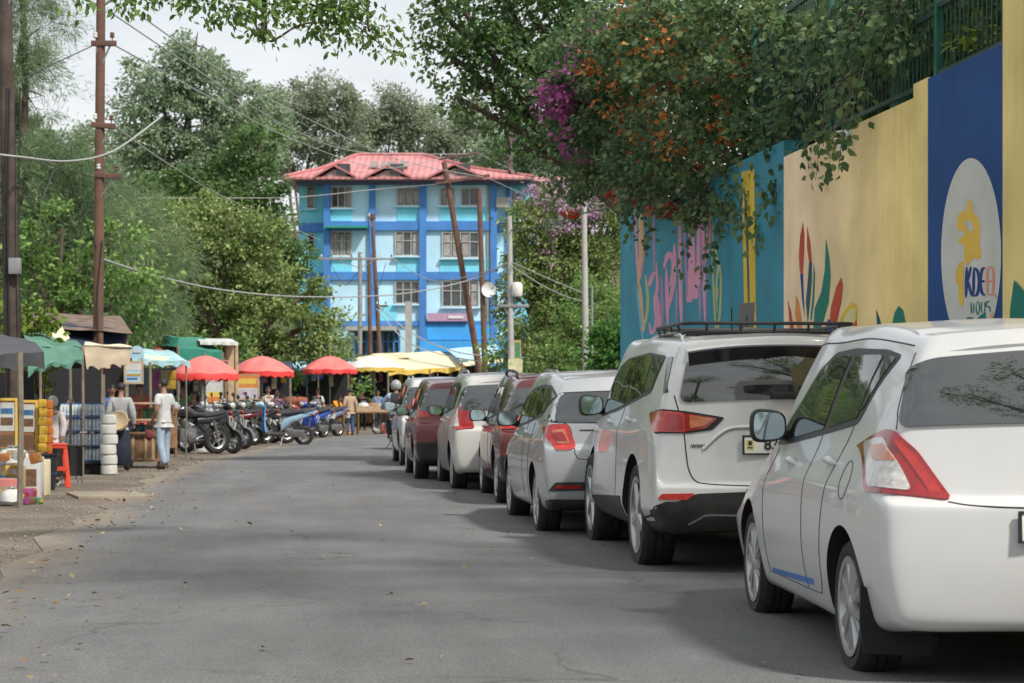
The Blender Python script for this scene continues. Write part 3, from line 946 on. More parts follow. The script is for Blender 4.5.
SILVER = std(L=3.99, W=1.70, H=1.46, ro=.78, wb=2.45, r=.30, yr=.34, tail=.06, hatch=.02, bzr=1.03, sh=.86, zr=1.385, paint=P_silver, lev=4, qy=.92, yf=2.35, rim='ten',
    at=(536, 533.5, R(1.6)), name='parked_car', label='silver hatchback with bracket shaped tail lamps, behind the white SUV',
    rg=[(-.74, 0, 1.03), (0, 0, .995), (.74, 0, 1.03), (.66, 0, 1.325), (-.66, 0, 1.325)], rgm=M_glass, rsur=[(-.80, 0, 1.035), (0, 0, .985), (.80, 0, 1.035), (.70, 0, 1.345), (-.70, 0, 1.345)],
    sw=[(.24, 1.255), (.62, 1.075), (1.6, 1.0), (2.75, .935), (2.6, 1.03), (2.3, 1.26), (1.9, 1.345), (1.2, 1.365), (.72, 1.35)], panes=[[(.32, 1.25), (.64, 1.10), (.78, 1.095), (.70, 1.325)], [(.83, 1.09), (1.58, 1.025), (1.45, 1.335), (.76, 1.325)], [(1.66, 1.02), (2.62, .965), (2.27, 1.24), (1.88, 1.315), (1.54, 1.335)]], mir=(2.60, .985),
    lamps=[('tail_light', [(-.83, .36, .985), (-.81, .10, .99), (-.755, .03, 1.01), (-.63, .0, 1.01), (-.575, -.055, .80), (-.60, -.055, .785), (-.735, -.03, .785), (-.815, .08, .90)], (-.65, -.75, .1), M_lred2, .012, .02),
           ('lamp_lens', [(-.755, .05, .955), (-.66, .0, .97), (-.62, -.03, .84), (-.73, .0, .84)], (-.5, -.85, .1), M_lamb, .017, .02),
           ('lamp_lens', [(-.755, .045, .93), (-.675, .0, .945), (-.64, -.03, .865), (-.735, .0, .865)], (-.5, -.85, .1), M_lred, .021, .02),
           ('reflector_slot', [(-.80, .0, .42), (-.74, -.03, .50), (-.40, -.08, .505), (-.40, -.08, .43)], (-.3, -.95, 0), M_black, .006, .02),
           ('reflector', [(-.74, -.01, .445), (-.72, -.03, .475), (-.50, -.06, .475), (-.52, -.06, .445)], (-.3, -.95, 0), M_lred, .012, .01)],
    lines=[('hatch_gap', [(-.80, .09, 1.04), (-.62, .0, 1.0), (-.575, -.03, .83), (-.56, -.03, .74), (-.48, -.05, .70), (0, -.08, .69), (.48, -.05, .70), (.56, -.03, .74), (.575, -.03, .83), (.62, 0, 1.0), (.80, .09, 1.04)], (0, -1, 0), .008, M_seam, False),
           ('trim_line', [(-.52, -.05, .955), (-.35, -.06, .955), (-.25, -.06, .95)], (0, -1, 0), .014, M_seam, True)],
    plate=(0, .88, ''), cl=suv_clad(0, 1))
MAROON_A = std(L=3.95, W=1.77, H=1.50, ro=.78, wb=2.45, r=.325, gc=.24, sh=.90, paint=P_maroon, qy=.72, rim='five', cl=suv_clad(1, 2), railm=M_black,
    at=(496, 505, R(2.6)), name='parked_car', label='maroon compact SUV with black roof rails, behind the silver hatchback', extra=rails,
    lamps=[('tail_light', lamp_box(.875, .89, 1.03, .34, .30), (-.6, -.8, .1), M_lred2, .012, .03)])
WHITE_B = std(L=4.0, W=1.74, H=1.56, ro=.74, wb=2.42, r=.31, sh=.90, paint=P_cream, qy=.70, rim='steel', railm=M_chrome, extra=rails,
    at=(451.5, 490.5, R(1.3)), name='parked_car', label='off-white people carrier with tall red and clear tail lamps',
    lamps=[('tail_light', [(-.86, .30, 1.13), (-.84, .08, 1.15), (-.70, -.0, 1.12), (-.60, -.03, .84), (-.82, .04, .82), (-.86, .16, .84)], (-.6, -.8, .1), M_lred, .012, .03),
           ('lamp_lens', [(-.85, .25, 1.11), (-.835, .10, 1.12), (-.80, .03, .86), (-.85, .14, .87)], (-.8, -.6, .1), M_lclr, .018, .02)])
MAROON_B = std(L=3.95, W=1.76, H=1.52, ro=.72, wb=2.42, r=.32, gc=.23, sh=.92, paint=P_maroon2, qy=.68, rim='ten', cl=suv_clad(0, 2),
    at=(414.5, 480.5, R(1.4)), name='parked_car', label='maroon people carrier with a wide red lamp band, between two white cars',
    lamps=[('tail_light', lamp_box(.87, .96, 1.06, .26, .42), (-.4, -.9, .1), M_lred2, .012, .02),
           ('tail_light', [(-.46, -.05, 1.045), (0, -.06, 1.045), (0, -.06, .985), (-.46, -.05, .985)], (0, -1, 0), M_lred, .010, .01)])
WHITE_A = std(L=4.1, W=1.78, H=1.60, ro=.78, wb=2.5, r=.325, gc=.24, sh=.92, paint=P_white, qy=.75, rim='ten', railm=M_chrome, extra=rails, cl=suv_clad(0, 1),
    at=(400, 467, R(1.2)), name='parked_car', label='white SUV at the far head of the parked row', mirmat=P_white,
    lamps=[('tail_light', lamp_box(.88, .95, 1.12, .22, .24), (-.6, -.8, .1), M_lred, .012, .03)])
CARS = ['HATCH', 'SUV', 'SILVER', 'MAROON_A', 'WHITE_B', 'MAROON_B', 'WHITE_A']
# ------------------------------------------------------------------ sky, sun, haze
SUN_EL, SUN_AZ = R(50), R(146)      # azimuth clockwise from +Y
w = bpy.data.worlds.new('World'); SC.world = w
w.use_nodes = True
nt = w.node_tree; N = nt.nodes; L = nt.links
bg = N['Background']
sky = N.new('ShaderNodeTexSky'); sky.sky_type = 'NISHITA'; sky.sun_disc = False
sky.sun_elevation = SUN_EL; sky.sun_rotation = SUN_AZ
sky.dust_density = 4.0; sky.air_density = 1.2
sc_ = N.new('ShaderNodeMix'); sc_.data_type = 'RGBA'
tc = N.new('ShaderNodeTexCoord')
mp = N.new('ShaderNodeMapping'); mp.inputs['Scale'].default_value = (1.4, 1.4, 4.0)
L.new(tc.outputs['Generated'], mp.inputs[0])
ns = N.new('ShaderNodeTexNoise'); ns.inputs['Scale'].default_value = 2.6; ns.inputs['Detail'].default_value = 7; ns.inputs['Roughness'].default_value = .55
L.new(mp.outputs[0], ns.inputs['Vector'])
mr = N.new('ShaderNodeMapRange'); mr.inputs[1].default_value = .32; mr.inputs[2].default_value = .62
mr.inputs[3].default_value = .80; mr.inputs[4].default_value = .97
L.new(ns.outputs['Fac'], mr.inputs[0])
cl = N.new('ShaderNodeValToRGB')
cl.color_ramp.elements[0].position = .35; cl.color_ramp.elements[0].color = (5.0, 5.25, 5.5, 1)
cl.color_ramp.elements[1].position = .65; cl.color_ramp.elements[1].color = (6.2, 6.35, 6.5, 1)
L.new(ns.outputs['Fac'], cl.inputs[0])
L.new(mr.outputs[0], sc_.inputs[0])
L.new(sky.outputs[0], sc_.inputs[6]); L.new(cl.outputs[0], sc_.inputs[7])
L.new(sc_.outputs[2], bg.inputs['Color'])
bg.inputs['Strength'].default_value = 0.16
sd = bpy.data.lights.new('sun', 'SUN'); so = bpy.data.objects.new('sun', sd); COL.objects.link(so)
sd.energy = 4.4; sd.angle = R(5); sd.color = (1.0, .955, .88)
sdir = Vector((math.sin(SUN_AZ) * math.cos(SUN_EL), math.cos(SUN_AZ) * math.cos(SUN_EL), math.sin(SUN_EL)))
so.rotation_euler = sdir.to_track_quat('Z', 'Y').to_euler()
so.location = sdir * 60
# ------------------------------------------------------------------ ground
def ground_mat(name, stops, scale, bump, rough=.95, speck=None):
    m = bpy.data.materials.new(name)
    nt, N, L, b = nodes(m)
    b.inputs['Roughness'].default_value = rough
    b.inputs['Specular IOR Level'].default_value = .3
    tc = N.new('ShaderNodeTexCoord')
    n1 = N.new('ShaderNodeTexNoise'); n1.inputs['Scale'].default_value = scale; n1.inputs['Detail'].default_value = 8; n1.inputs['Roughness'].default_value = .7
    n2 = N.new('ShaderNodeTexNoise'); n2.inputs['Scale'].default_value = 90; n2.inputs['Detail'].default_value = 3
    L.new(tc.outputs['Object'], n1.inputs[0]); L.new(tc.outputs['Object'], n2.inputs[0])
    cr = N.new('ShaderNodeValToRGB')
    cr.color_ramp.elements[0].position = .3; cr.color_ramp.elements[1].position = .72
    cr.color_ramp.elements[0].color = c4(stops[0]); cr.color_ramp.elements[1].color = c4(stops[-1])
    if len(stops) > 2:
        e = cr.color_ramp.elements.new(.5); e.color = c4(stops[1])
    L.new(n1.outputs[0], cr.inputs[0])
    mx = N.new('ShaderNodeMix'); mx.data_type = 'RGBA'; mx.blend_type = 'MULTIPLY'; mx.inputs[0].default_value = .8
    c2 = N.new('ShaderNodeValToRGB')
    c2.color_ramp.elements[0].position = .3; c2.color_ramp.elements[0].color = (.55, .55, .55, 1)
    c2.color_ramp.elements[1].position = .7; c2.color_ramp.elements[1].color = (1.25, 1.25, 1.25, 1)
    L.new(n2.outputs[0], c2.inputs[0])
    L.new(cr.outputs[0], mx.inputs[6]); L.new(c2.outputs[0], mx.inputs[7])
    L.new(mx.outputs[2], b.inputs['Base Color'])
    bp = N.new('ShaderNodeBump'); bp.inputs['Strength'].default_value = bump; bp.inputs['Distance'].default_value = .01
    L.new(n2.outputs[0], bp.inputs['Height']); L.new(bp.outputs[0], b.inputs['Normal'])
    return m, N, L, b, tc, mx


M_asph, N, L, b, tc, mx = ground_mat('asphalt', [(.145, .145, .147), (.168, .168, .169), (.20, .199, .198)], .55, .5)
# wheel-polished lanes, dusty edge and fine aggregate
n3 = N.new('ShaderNodeTexVoronoi'); n3.inputs['Scale'].default_value = 55
L.new(tc.outputs['Object'], n3.inputs['Vector'])
m3 = N.new('ShaderNodeMix'); m3.data_type = 'RGBA'; m3.blend_type = 'MULTIPLY'; m3.inputs[0].default_value = .55
r3 = N.new('ShaderNodeValToRGB'); r3.color_ramp.elements[0].color = (1.3, 1.28, 1.24, 1); r3.color_ramp.elements[1].color = (.72, .72, .74, 1); r3.color_ramp.elements[1].position = .6
L.new(n3.outputs['Distance'], r3.inputs[0])
L.new(mx.outputs[2], m3.inputs[6]); L.new(r3.outputs[0], m3.inputs[7])
dn = N.new('ShaderNodeTexNoise'); dn.inputs['Scale'].default_value = 1.1; dn.inputs['Detail'].default_value = 6; dn.inputs['Distortion'].default_value = .6
mpn = N.new('ShaderNodeMapping'); mpn.inputs['Scale'].default_value = (1.0, .35, 1)
L.new(tc.outputs['Object'], mpn.inputs[0]); L.new(mpn.outputs[0], dn.inputs[0])
at_ = N.new('ShaderNodeAttribute'); at_.attribute_name = 'edge'
ma = N.new('ShaderNodeMath'); ma.operation = 'ADD'
L.new(at_.outputs['Fac'], ma.inputs[0]); L.new(dn.outputs[0], ma.inputs[1])
mr3 = N.new('ShaderNodeMapRange'); mr3.inputs[1].default_value = .95; mr3.inputs[2].default_value = 1.35; mr3.inputs[4].default_value = .9
L.new(ma.outputs[0], mr3.inputs[0])
m4 = N.new('ShaderNodeMix'); m4.data_type = 'RGBA'; m4.inputs[7].default_value = (.22, .185, .145, 1)
L.new(mr3.outputs[0], m4.inputs[0]); L.new(m3.outputs[2], m4.inputs[6])
# hairline cracks, old patches and drips
vw = N.new('ShaderNodeTexNoise'); vw.inputs['Scale'].default_value = 1.6; vw.inputs['Detail'].default_value = 4; L.new(tc.outputs['Object'], vw.inputs[0])
vm = N.new('ShaderNodeVectorMath'); vm.operation = 'MULTIPLY_ADD'; vm.inputs[1].default_value = (.9, .9, 0); L.new(vw.outputs['Color'], vm.inputs[0]); L.new(tc.outputs['Object'], vm.inputs[2])
vc = N.new('ShaderNodeTexVoronoi'); vc.feature = 'DISTANCE_TO_EDGE'; vc.inputs['Scale'].default_value = .42; L.new(vm.outputs[0], vc.inputs['Vector'])
rc = N.new('ShaderNodeMapRange'); rc.inputs[1].default_value = .0; rc.inputs[2].default_value = .012; rc.inputs[3].default_value = .55; rc.inputs[4].default_value = 0
L.new(vc.outputs['Distance'], rc.inputs[0])
km = N.new('ShaderNodeMath'); km.operation = 'MULTIPLY'; L.new(rc.outputs[0], km.inputs[0])
kn = N.new('ShaderNodeMapRange'); kn.inputs[1].default_value = .45; kn.inputs[2].default_value = .62; L.new(n1_.outputs[0] if 'n1_' in globals() else dn.outputs[0], kn.inputs[0]); L.new(kn.outputs[0], km.inputs[1])
m5 = N.new('ShaderNodeMix'); m5.data_type = 'RGBA'; m5.inputs[7].default_value = (.05, .048, .045, 1); L.new(km.outputs[0], m5.inputs[0]); L.new(m4.outputs[2], m5.inputs[6])
st_ = N.new('ShaderNodeTexNoise'); st_.inputs['Scale'].default_value = .9; st_.inputs['Detail'].default_value = 5; st_.inputs['Roughness'].default_value = .62
ms_ = N.new('ShaderNodeMapping'); ms_.inputs['Scale'].default_value = (1.5, .28, 1); ms_.inputs['Location'].default_value = (3, 7, 0); L.new(tc.outputs['Object'], ms_.inputs[0]); L.new(ms_.outputs[0], st_.inputs[0])
rs2 = N.new('ShaderNodeMapRange'); rs2.inputs[1].default_value = .35; rs2.inputs[2].default_value = .68; rs2.inputs[3].default_value = .84; rs2.inputs[4].default_value = 1.12; L.new(st_.outputs[0], rs2.inputs[0])
m6 = N.new('ShaderNodeMix'); m6.data_type = 'RGBA'; m6.blend_type = 'MULTIPLY'; m6.inputs[0].default_value = 1; L.new(m5.outputs[2], m6.inputs[6]); L.new(rs2.outputs[0], m6.inputs[7])
L.new(m6.outputs[2], b.inputs['Base Color'])

M_dirt, N, L, b, tc, mx = ground_mat('packed_dirt', [(.10, .082, .062), (.17, .142, .11), (.25, .215, .17)], .8, .9)
# grass takes over away from the trodden verge
sx = N.new('ShaderNodeSeparateXYZ'); L.new(tc.outputs['Object'], sx.inputs[0])
gn = N.new('ShaderNodeTexNoise'); gn.inputs['Scale'].default_value = .35; gn.inputs['Detail'].default_value = 7; L.new(tc.outputs['Object'], gn.inputs[0])
ga = N.new('ShaderNodeMath'); ga.operation = 'MULTIPLY_ADD'; ga.inputs[1].default_value = 9; L.new(gn.outputs[0], ga.inputs[0])
ab = N.new('ShaderNodeMath'); ab.operation = 'SUBTRACT'; ab.inputs[1].default_value = 2.0; L.new(sx.outputs[0], ab.inputs[0])
ab2 = N.new('ShaderNodeMath'); ab2.operation = 'ABSOLUTE'; L.new(ab.outputs[0], ab2.inputs[0]); L.new(ab2.outputs[0], ga.inputs[2])
gr_ = N.new('ShaderNodeMapRange'); gr_.inputs[1].default_value = 13.5; gr_.inputs[2].default_value = 16; L.new(ga.outputs[0], gr_.inputs[0])
gc = N.new('ShaderNodeMix'); gc.data_type = 'RGBA'; gc.inputs[6].default_value = (.045, .065, .02, 1); gc.inputs[7].default_value = (.09, .11, .04, 1); L.new(gn.outputs[0], gc.inputs[0])
gm_ = N.new('ShaderNodeMix'); gm_.data_type = 'RGBA'; L.new(gr_.outputs[0], gm_.inputs[0]); L.new(mx.outputs[2], gm_.inputs[6]); L.new(gc.outputs[2], gm_.inputs[7])
L.new(gm_.outputs[2], b.inputs['Base Color'])
M_grass, *_ = ground_mat('hill_soil', [(.03, .045, .015), (.06, .08, .025), (.11, .11, .05)], .15, .8)

# ground sheet out to the horizon, hill rising behind the market
g = MB()


def hill_z(x, y):
    # slope climbs behind the market and the far building
    d = x * sT + y * cT
    t = max(0.0, (d - 150) / 160)
    l = max(0.0, (-(x * cT - y * sT) - 22) / 60)
    return 26 * (t * t * (3 - 2 * t) if t < 1 else 1) + 5 * min(1, l) * min(1, max(0, (d - 55) / 60)) - .004


def gfn(u, v):
    y = -60 + 60 * u * 2 + 1200 * u ** 3
    x = (v - .5) * (160 + 900 * u)
    return (x, y, hill_z(x, y))


g.grid(gfn, 90, 70)
o = g.build('ground', M_dirt, None, angle=180); tag(o, kind='structure')
hg = MB()


def hfn(u, v):
    d = 96 + 420 * u ** 1.4; l = (v - .5) * (260 + 700 * u)
    x, y = sT * d + cT * l, cT * d - sT * l
    return (x, y, hill_z(x, y) + .03 + .25 * math.sin(x * .31) * math.sin(y * .27) * min(1, u * 8))


hg.grid(hfn, 60, 70)
o = hg.build('hill', M_grass, None, angle=180); tag(o, kind='structure')

# road: straight beside the cars, bending right past them; edge attribute drives the dust
road_l = [(-1.7, -40), (-1.72, 6), (-1.78, 14), (-1.7, 22), (-1.66, 28), (-1.3, 36), (-.3, 46), (1.6, 60), (4.0, 72), (9, 86), (18, 96), (40, 102)]
road_r = [(5.4, -40), (5.4, 6), (5.4, 14), (5.4, 22), (5.4, 28), (5.5, 36), (6.0, 46), (7.2, 54), (9.5, 60), (14, 68), (22, 75), (42, 80)]
LL = catmull([(a, b_, 0) for a, b_ in road_l], 10); RR = catmull([(a, b_, 0) for a, b_ in road_r], 10)
vs = []; ed = []
NU = 28
for i, (p, q) in enumerate(zip(LL, RR)):
    wob = .10 * math.sin(i * 1.7) + .07 * math.sin(i * .63 + 1)
    for k in range(NU + 1):
        t = k / NU
        c = p.lerp(q, t) + Vector(((wob if k == 0 else 0), 0, 0))
        vs.append((c.x, c.y, .004 + .05 * math.sin(t * PI) * .6))
        wd = (q - p).length
        ed.append(max(0, 1 - t * wd / 1.3) * .9 + max(0, 1 - (1 - t) * wd / .8) * .35)
rd = MB()
rd.add(vs, [(i * (NU + 1) + k, i * (NU + 1) + k + 1, (i + 1) * (NU + 1) + k + 1, (i + 1) * (NU + 1) + k) for i in range(len(LL) - 1) for k in range(NU)])
o = rd.build('road', M_asph, None, angle=180); tag(o, kind='structure')
at_l = o.data.attributes.new('edge', 'FLOAT', 'POINT'); at_l.data.foreach_set('value', ed)
for nm in CARS:
    s = globals()[nm]
    px, py, yaw = s['at']
    make_car(s['name'], s['label'], s, place(px, py, s, yaw), -yaw)
# ------------------------------------------------------------------ painted boundary wall on the right
WX = 5.7


def wp(px, py):
    """(Y, z) on the wall face for a picture position"""
    a = (px - CX) / FPX
    D = WX / (a * cT + sT)
    return ((cT - a * sT) * D, hz(py, D))


def wall_mat(name, c1, c2=None, y0=0, y1=1, streak=.35):
    m = bpy.data.materials.new(name)
    nt, N, L, b = nodes(m)
    b.inputs['Roughness'].default_value = .75
    b.inputs['Specular IOR Level'].default_value = .3
    tc = N.new('ShaderNodeTexCoord')
    sp = N.new('ShaderNodeSeparateXYZ'); L.new(tc.outputs['Object'], sp.inputs[0])
    mr = N.new('ShaderNodeMapRange'); mr.inputs[1].default_value = y0; mr.inputs[2].default_value = y1
    n0 = N.new('ShaderNodeTexNoise'); n0.inputs['Scale'].default_value = .6; L.new(tc.outputs['Object'], n0.inputs[0])
    ad = N.new('ShaderNodeMath'); ad.operation = 'MULTIPLY_ADD'; ad.inputs[1].default_value = 1.2 * (y1 - y0) / 5; L.new(n0.outputs[0], ad.inputs[0]); L.new(sp.outputs[1], ad.inputs[2])
    L.new(ad.outputs[0], mr.inputs[0])
    mx = N.new('ShaderNodeMix'); mx.data_type = 'RGBA'; mx.inputs[6].default_value = c4(c1); mx.inputs[7].default_value = c4(c2 or c1)
    L.new(mr.outputs[0], mx.inputs[0])
    # run-off streaks, stretched down the wall, and blotchy weathering
    mp = N.new('ShaderNodeMapping'); mp.inputs['Scale'].default_value = (1, 5.5, .22); L.new(tc.outputs['Object'], mp.inputs[0])
    n1 = N.new('ShaderNodeTexNoise'); n1.inputs['Scale'].default_value = 2.2; n1.inputs['Detail'].default_value = 6; n1.inputs['Roughness'].default_value = .7; L.new(mp.outputs[0], n1.inputs[0])
    n2 = N.new('ShaderNodeTexNoise'); n2.inputs['Scale'].default_value = 1.3; n2.inputs['Detail'].default_value = 8; L.new(tc.outputs['Object'], n2.inputs[0])
    r1 = N.new('ShaderNodeMapRange'); r1.inputs[1].default_value = .56; r1.inputs[2].default_value = .8; r1.inputs[4].default_value = streak * 1.6
    L.new(n1.outputs[0], r1.inputs[0])
    # streaks start under the coping
    zr = N.new('ShaderNodeMapRange'); zr.inputs[1].default_value = 1.5; zr.inputs[2].default_value = 3.9; zr.inputs[3].default_value = .25
    L.new(sp.outputs[2], zr.inputs[0])
    mu = N.new('ShaderNodeMath'); mu.operation = 'MULTIPLY'; L.new(r1.outputs[0], mu.inputs[0]); L.new(zr.outputs[0], mu.inputs[1])
    d1 = N.new('ShaderNodeMix'); d1.data_type = 'RGBA'; d1.blend_type = 'MULTIPLY'; d1.inputs[7].default_value = (.42, .38, .33, 1)
    L.new(mu.outputs[0], d1.inputs[0]); L.new(mx.outputs[2], d1.inputs[6])
    r2 = N.new('ShaderNodeMapRange'); r2.inputs[1].default_value = .35; r2.inputs[2].default_value = .7; r2.inputs[3].default_value = .82; r2.inputs[4].default_value = 1.1
    L.new(n2.outputs[0], r2.inputs[0])
    d2 = N.new('ShaderNodeMix'); d2.data_type = 'RGBA'; d2.blend_type = 'MULTIPLY'; d2.inputs[0].default_value = 1
    L.new(d1.outputs[2], d2.inputs[6]); L.new(r2.outputs[0], d2.inputs[7])
    L.new(d2.outputs[2], b.inputs['Base Color'])
    nb = N.new('ShaderNodeTexNoise'); nb.inputs['Scale'].default_value = 30; nb.inputs['Detail'].default_value = 5; L.new(tc.outputs['Object'], nb.inputs[0])
    bp = N.new('ShaderNodeBump'); bp.inputs['Strength'].default_value = .25; bp.inputs['Distance'].default_value = .01
    L.new(nb.outputs[0], bp.inputs['Height']); L.new(bp.outputs[0], b.inputs['Normal'])
    return m


W_teal = wall_mat('teal_wall_paint', (.04, .24, .32), (.06, .31, .41), 22, 30, .4)
W_yel = wall_mat('yellow_wall_paint', (.92, .70, .28), (.90, .68, .44), 17.5, 20.5, .32)
W_yel2 = wall_mat('yellow_pillar_paint', (.84, .66, .26))
W_blue = wall_mat('blue_wall_paint', (.010, .062, .21), (.012, .07, .24), 13, 16, .3)
W_white = wall_mat('white_disc_paint', (.66, .65, .60))


def flat(name, col): return mat(name, col, rough=.75, var=.12, scale=2.5, spec=.3)


F_pink = flat('pink_mural_paint', (.72, .32, .46)); F_peach = flat('peach_mural_paint', (.68, .43, .22)); F_ygreen = flat('yellow_green_mural_paint', (.45, .52, .22))
F_lblue = flat('pale_blue_mural_paint', (.22, .45, .55)); F_lilac = flat('lilac_mural_paint', (.40, .26, .44)); F_yellow = flat('yellow_mural_paint', (.66, .47, .05))
F_red = flat('red_mural_paint', (.48, .07, .035)); F_green = flat('green_mural_paint', (.012, .19, .14)); F_dgreen = flat('dark_green_mural_paint', (.02, .09, .10)); F_orange = flat('orange_mural_paint', (.68, .26, .07))
F_navy = flat('navy_mural_paint', (.02, .05, .22)); F_logo = flat('emblem_yellow_paint', (.78, .50, .08)); F_salmon = flat('salmon_mural_paint', (.75, .30, .22)); F_cream = flat('cream_mural_paint', (.62, .55, .28))

wall = thing('boundary_wall', 'tall boundary wall painted teal, yellow and blue with a mural, behind the parked cars', 'wall', (0, 0, 0))


def slab(name, px0, px1, z1, m, parent, t=.28, proud=0.0, Y0=None, Y1=None):
    ya = Y0 if Y0 is not None else wp(px0, 400)[0]; yb = Y1 if Y1 is not None else wp(px1, 400)[0]
    b = MB(); lo, hi = min(ya, yb), max(ya, yb)
    b.box((WX + t / 2 - proud, (lo + hi) / 2, z1 / 2 - .05), (t, hi - lo, z1 + .1))
    o = b.build(name, m, parent, smooth=False, bevel=.012)
    return o


teal = slab('teal_section', 623, 783.5, 4.02, W_teal, wall)
yel = slab('yellow_section', 783.5, 913, 3.84, W_yel, wall)
slab('yellow_pilaster', 913, 927.5, 3.96, W_yel2, wall)
blue = slab('blue_panel', 927.5, 1008.5, 3.95, W_blue, wall)
slab('yellow_pillar', 1008.5, 0, 5.2, W_yel2, wall, proud=.05, Y1=3.0)
# raised end of the teal section
b = MB(); ya_, yb_ = wp(648, 400)[0], wp(623, 400)[0]; b.box((WX + .14, (ya_ + yb_) / 2, 4.19), (.28, yb_ - ya_, .34)); b.build('teal_end', W_teal, wall, smooth=False)
slab('teal_return', 0, 0, 4.3, W_teal, wall, t=6, Y0=30.31, Y1=30.58)


LAY = [0.004]


def decal(name, polypx, m, parent, lift=0.0):
    """flat painted shape on the wall face, a few mm proud"""
    P = [wp(*p) for p in polypx]
    LAY[0] += .0003
    d = .0015 + lift * .3 + LAY[0] * .08
    vs = [(WX - d, y, z) for y, z in P]
    tri = geometry.tessellate_polygon([[Vector(v) for v in vs]])
    b = MB(); b.add(vs, [tuple(t) for t in tri])
    return b.build(name, m, parent, smooth=False)


def zc_(pts, ox, oy, s): return [(ox + x / s, oy + y / s) for x, y in pts]


def stroke(name, pts, w, m, parent, ox=620, oy=190, s=4.408, lift=0.0):
    C = catmull([(x, y, 0) for x, y in pts], 6)
    Lf, Rt = [], []
    for i, p in enumerate(C):
        t = (C[min(i + 1, len(C) - 1)] - C[max(i - 1, 0)]).normalized()
        e = min(1, .35 + 3 * min(i, len(C) - 1 - i) / len(C))
        n = Vector((-t.y, t.x, 0)) * w * .5 * e
        Lf.append(p + n); Rt.append(p - n)
    vs = []
    LAY[0] += .0003
    d = .0015 + lift * .3 + LAY[0] * .08
    k = len(Lf)
    for i, p in enumerate(Lf + Rt):
        y, z = wp(ox + p.x / s, oy + p.y / s); vs.append((WX - d - .0007 * (i % k) / k, y, z))
    b = MB(); b.add(vs, [(i, i + 1, k + i + 1, k + i) for i in range(k - 1)])
    return b.build(name, m, parent, smooth=False)


ST = [(F_pink, 8, [(68, 80), (75, 300), (86, 425)]), (F_peach, 15, [(86, -60), (92, 120), (92, 300), (80, 425)]), (F_lilac, 9, [(104, 170), (107, 270), (94, 390)]),
      (F_peach, 15, [(88, 420), (96, 560), (106, 625)]), (F_ygreen, 10, [(113, 375), (123, 480), (117, 560), (102, 605)]), (F_lblue, 9, [(76, 430), (88, 545), (106, 690)]),
      (F_lilac, 8, [(150, 100), (152, 385)]), (F_pink, 15, [(128, 425), (141, 385), (157, 362)]), (F_pink, 11, [(129, 585), (140, 632), (160, 585), (155, 485), (165, 430), (161, 318)]),
      (F_pink, 15, [(163, 465), (176, 620)]), (F_lilac, 10, [(183, 375), (188, 600)]), (F_pink, 15, [(193, 345), (216, 280), (238, 335), (220, 425)]), (F_pink, 12, [(205, 345), (211, 612)]),
      (F_pink, 12, [(240, 238), (243, 425)]), (F_pink, 13, [(214, 522), (233, 432), (242, 335)]), (F_lilac, 7, [(250, 430), (250, 590)]),
      (F_pink, 34, [(256, 40), (256, 100), (247, 152)]), (F_pink, 12, [(262, 95), (266, 350), (272, 602)]), (F_lilac, 9, [(286, 60), (288, 250), (298, 470)]), (F_pink, 17, [(297, 360), (306, 492), (313, 380), (311, 30)]),
      (F_pink, 15, [(321, 60), (325, 370), (331, 475), (345, 380), (346, 30)]), (F_lilac, 11, [(355, 50), (349, 300), (355, 575)]), (F_pink, 12, [(363, 90), (369, 300), (376, 578)]), (F_pink, 17, [(385, 60), (393, 180), (373, 325)]),
      (F_ygreen, 7, [(408, 120), (410, 350), (424, 610), (440, 560), (446, 400), (436, 330), (425, 450), (431, 545)]), (F_ygreen, 8, [(414, 235), (431, 312)]), (F_peach, 6, [(432, 430), (425, 500)])]
for m_, w_, p_ in ST: stroke('painted_stroke', p_, w_ * 1.3, m_, teal)
decal('yellow_stripe', [(741.8, 172), (754.3, 169), (757.5, 400), (746, 400)], F_yellow, teal)
stroke('stripe_line', [(1, 8), (10, 110), (17, 300), (26, 690)], 9, F_dgreen, teal, 744, 185, 4.4, .002)

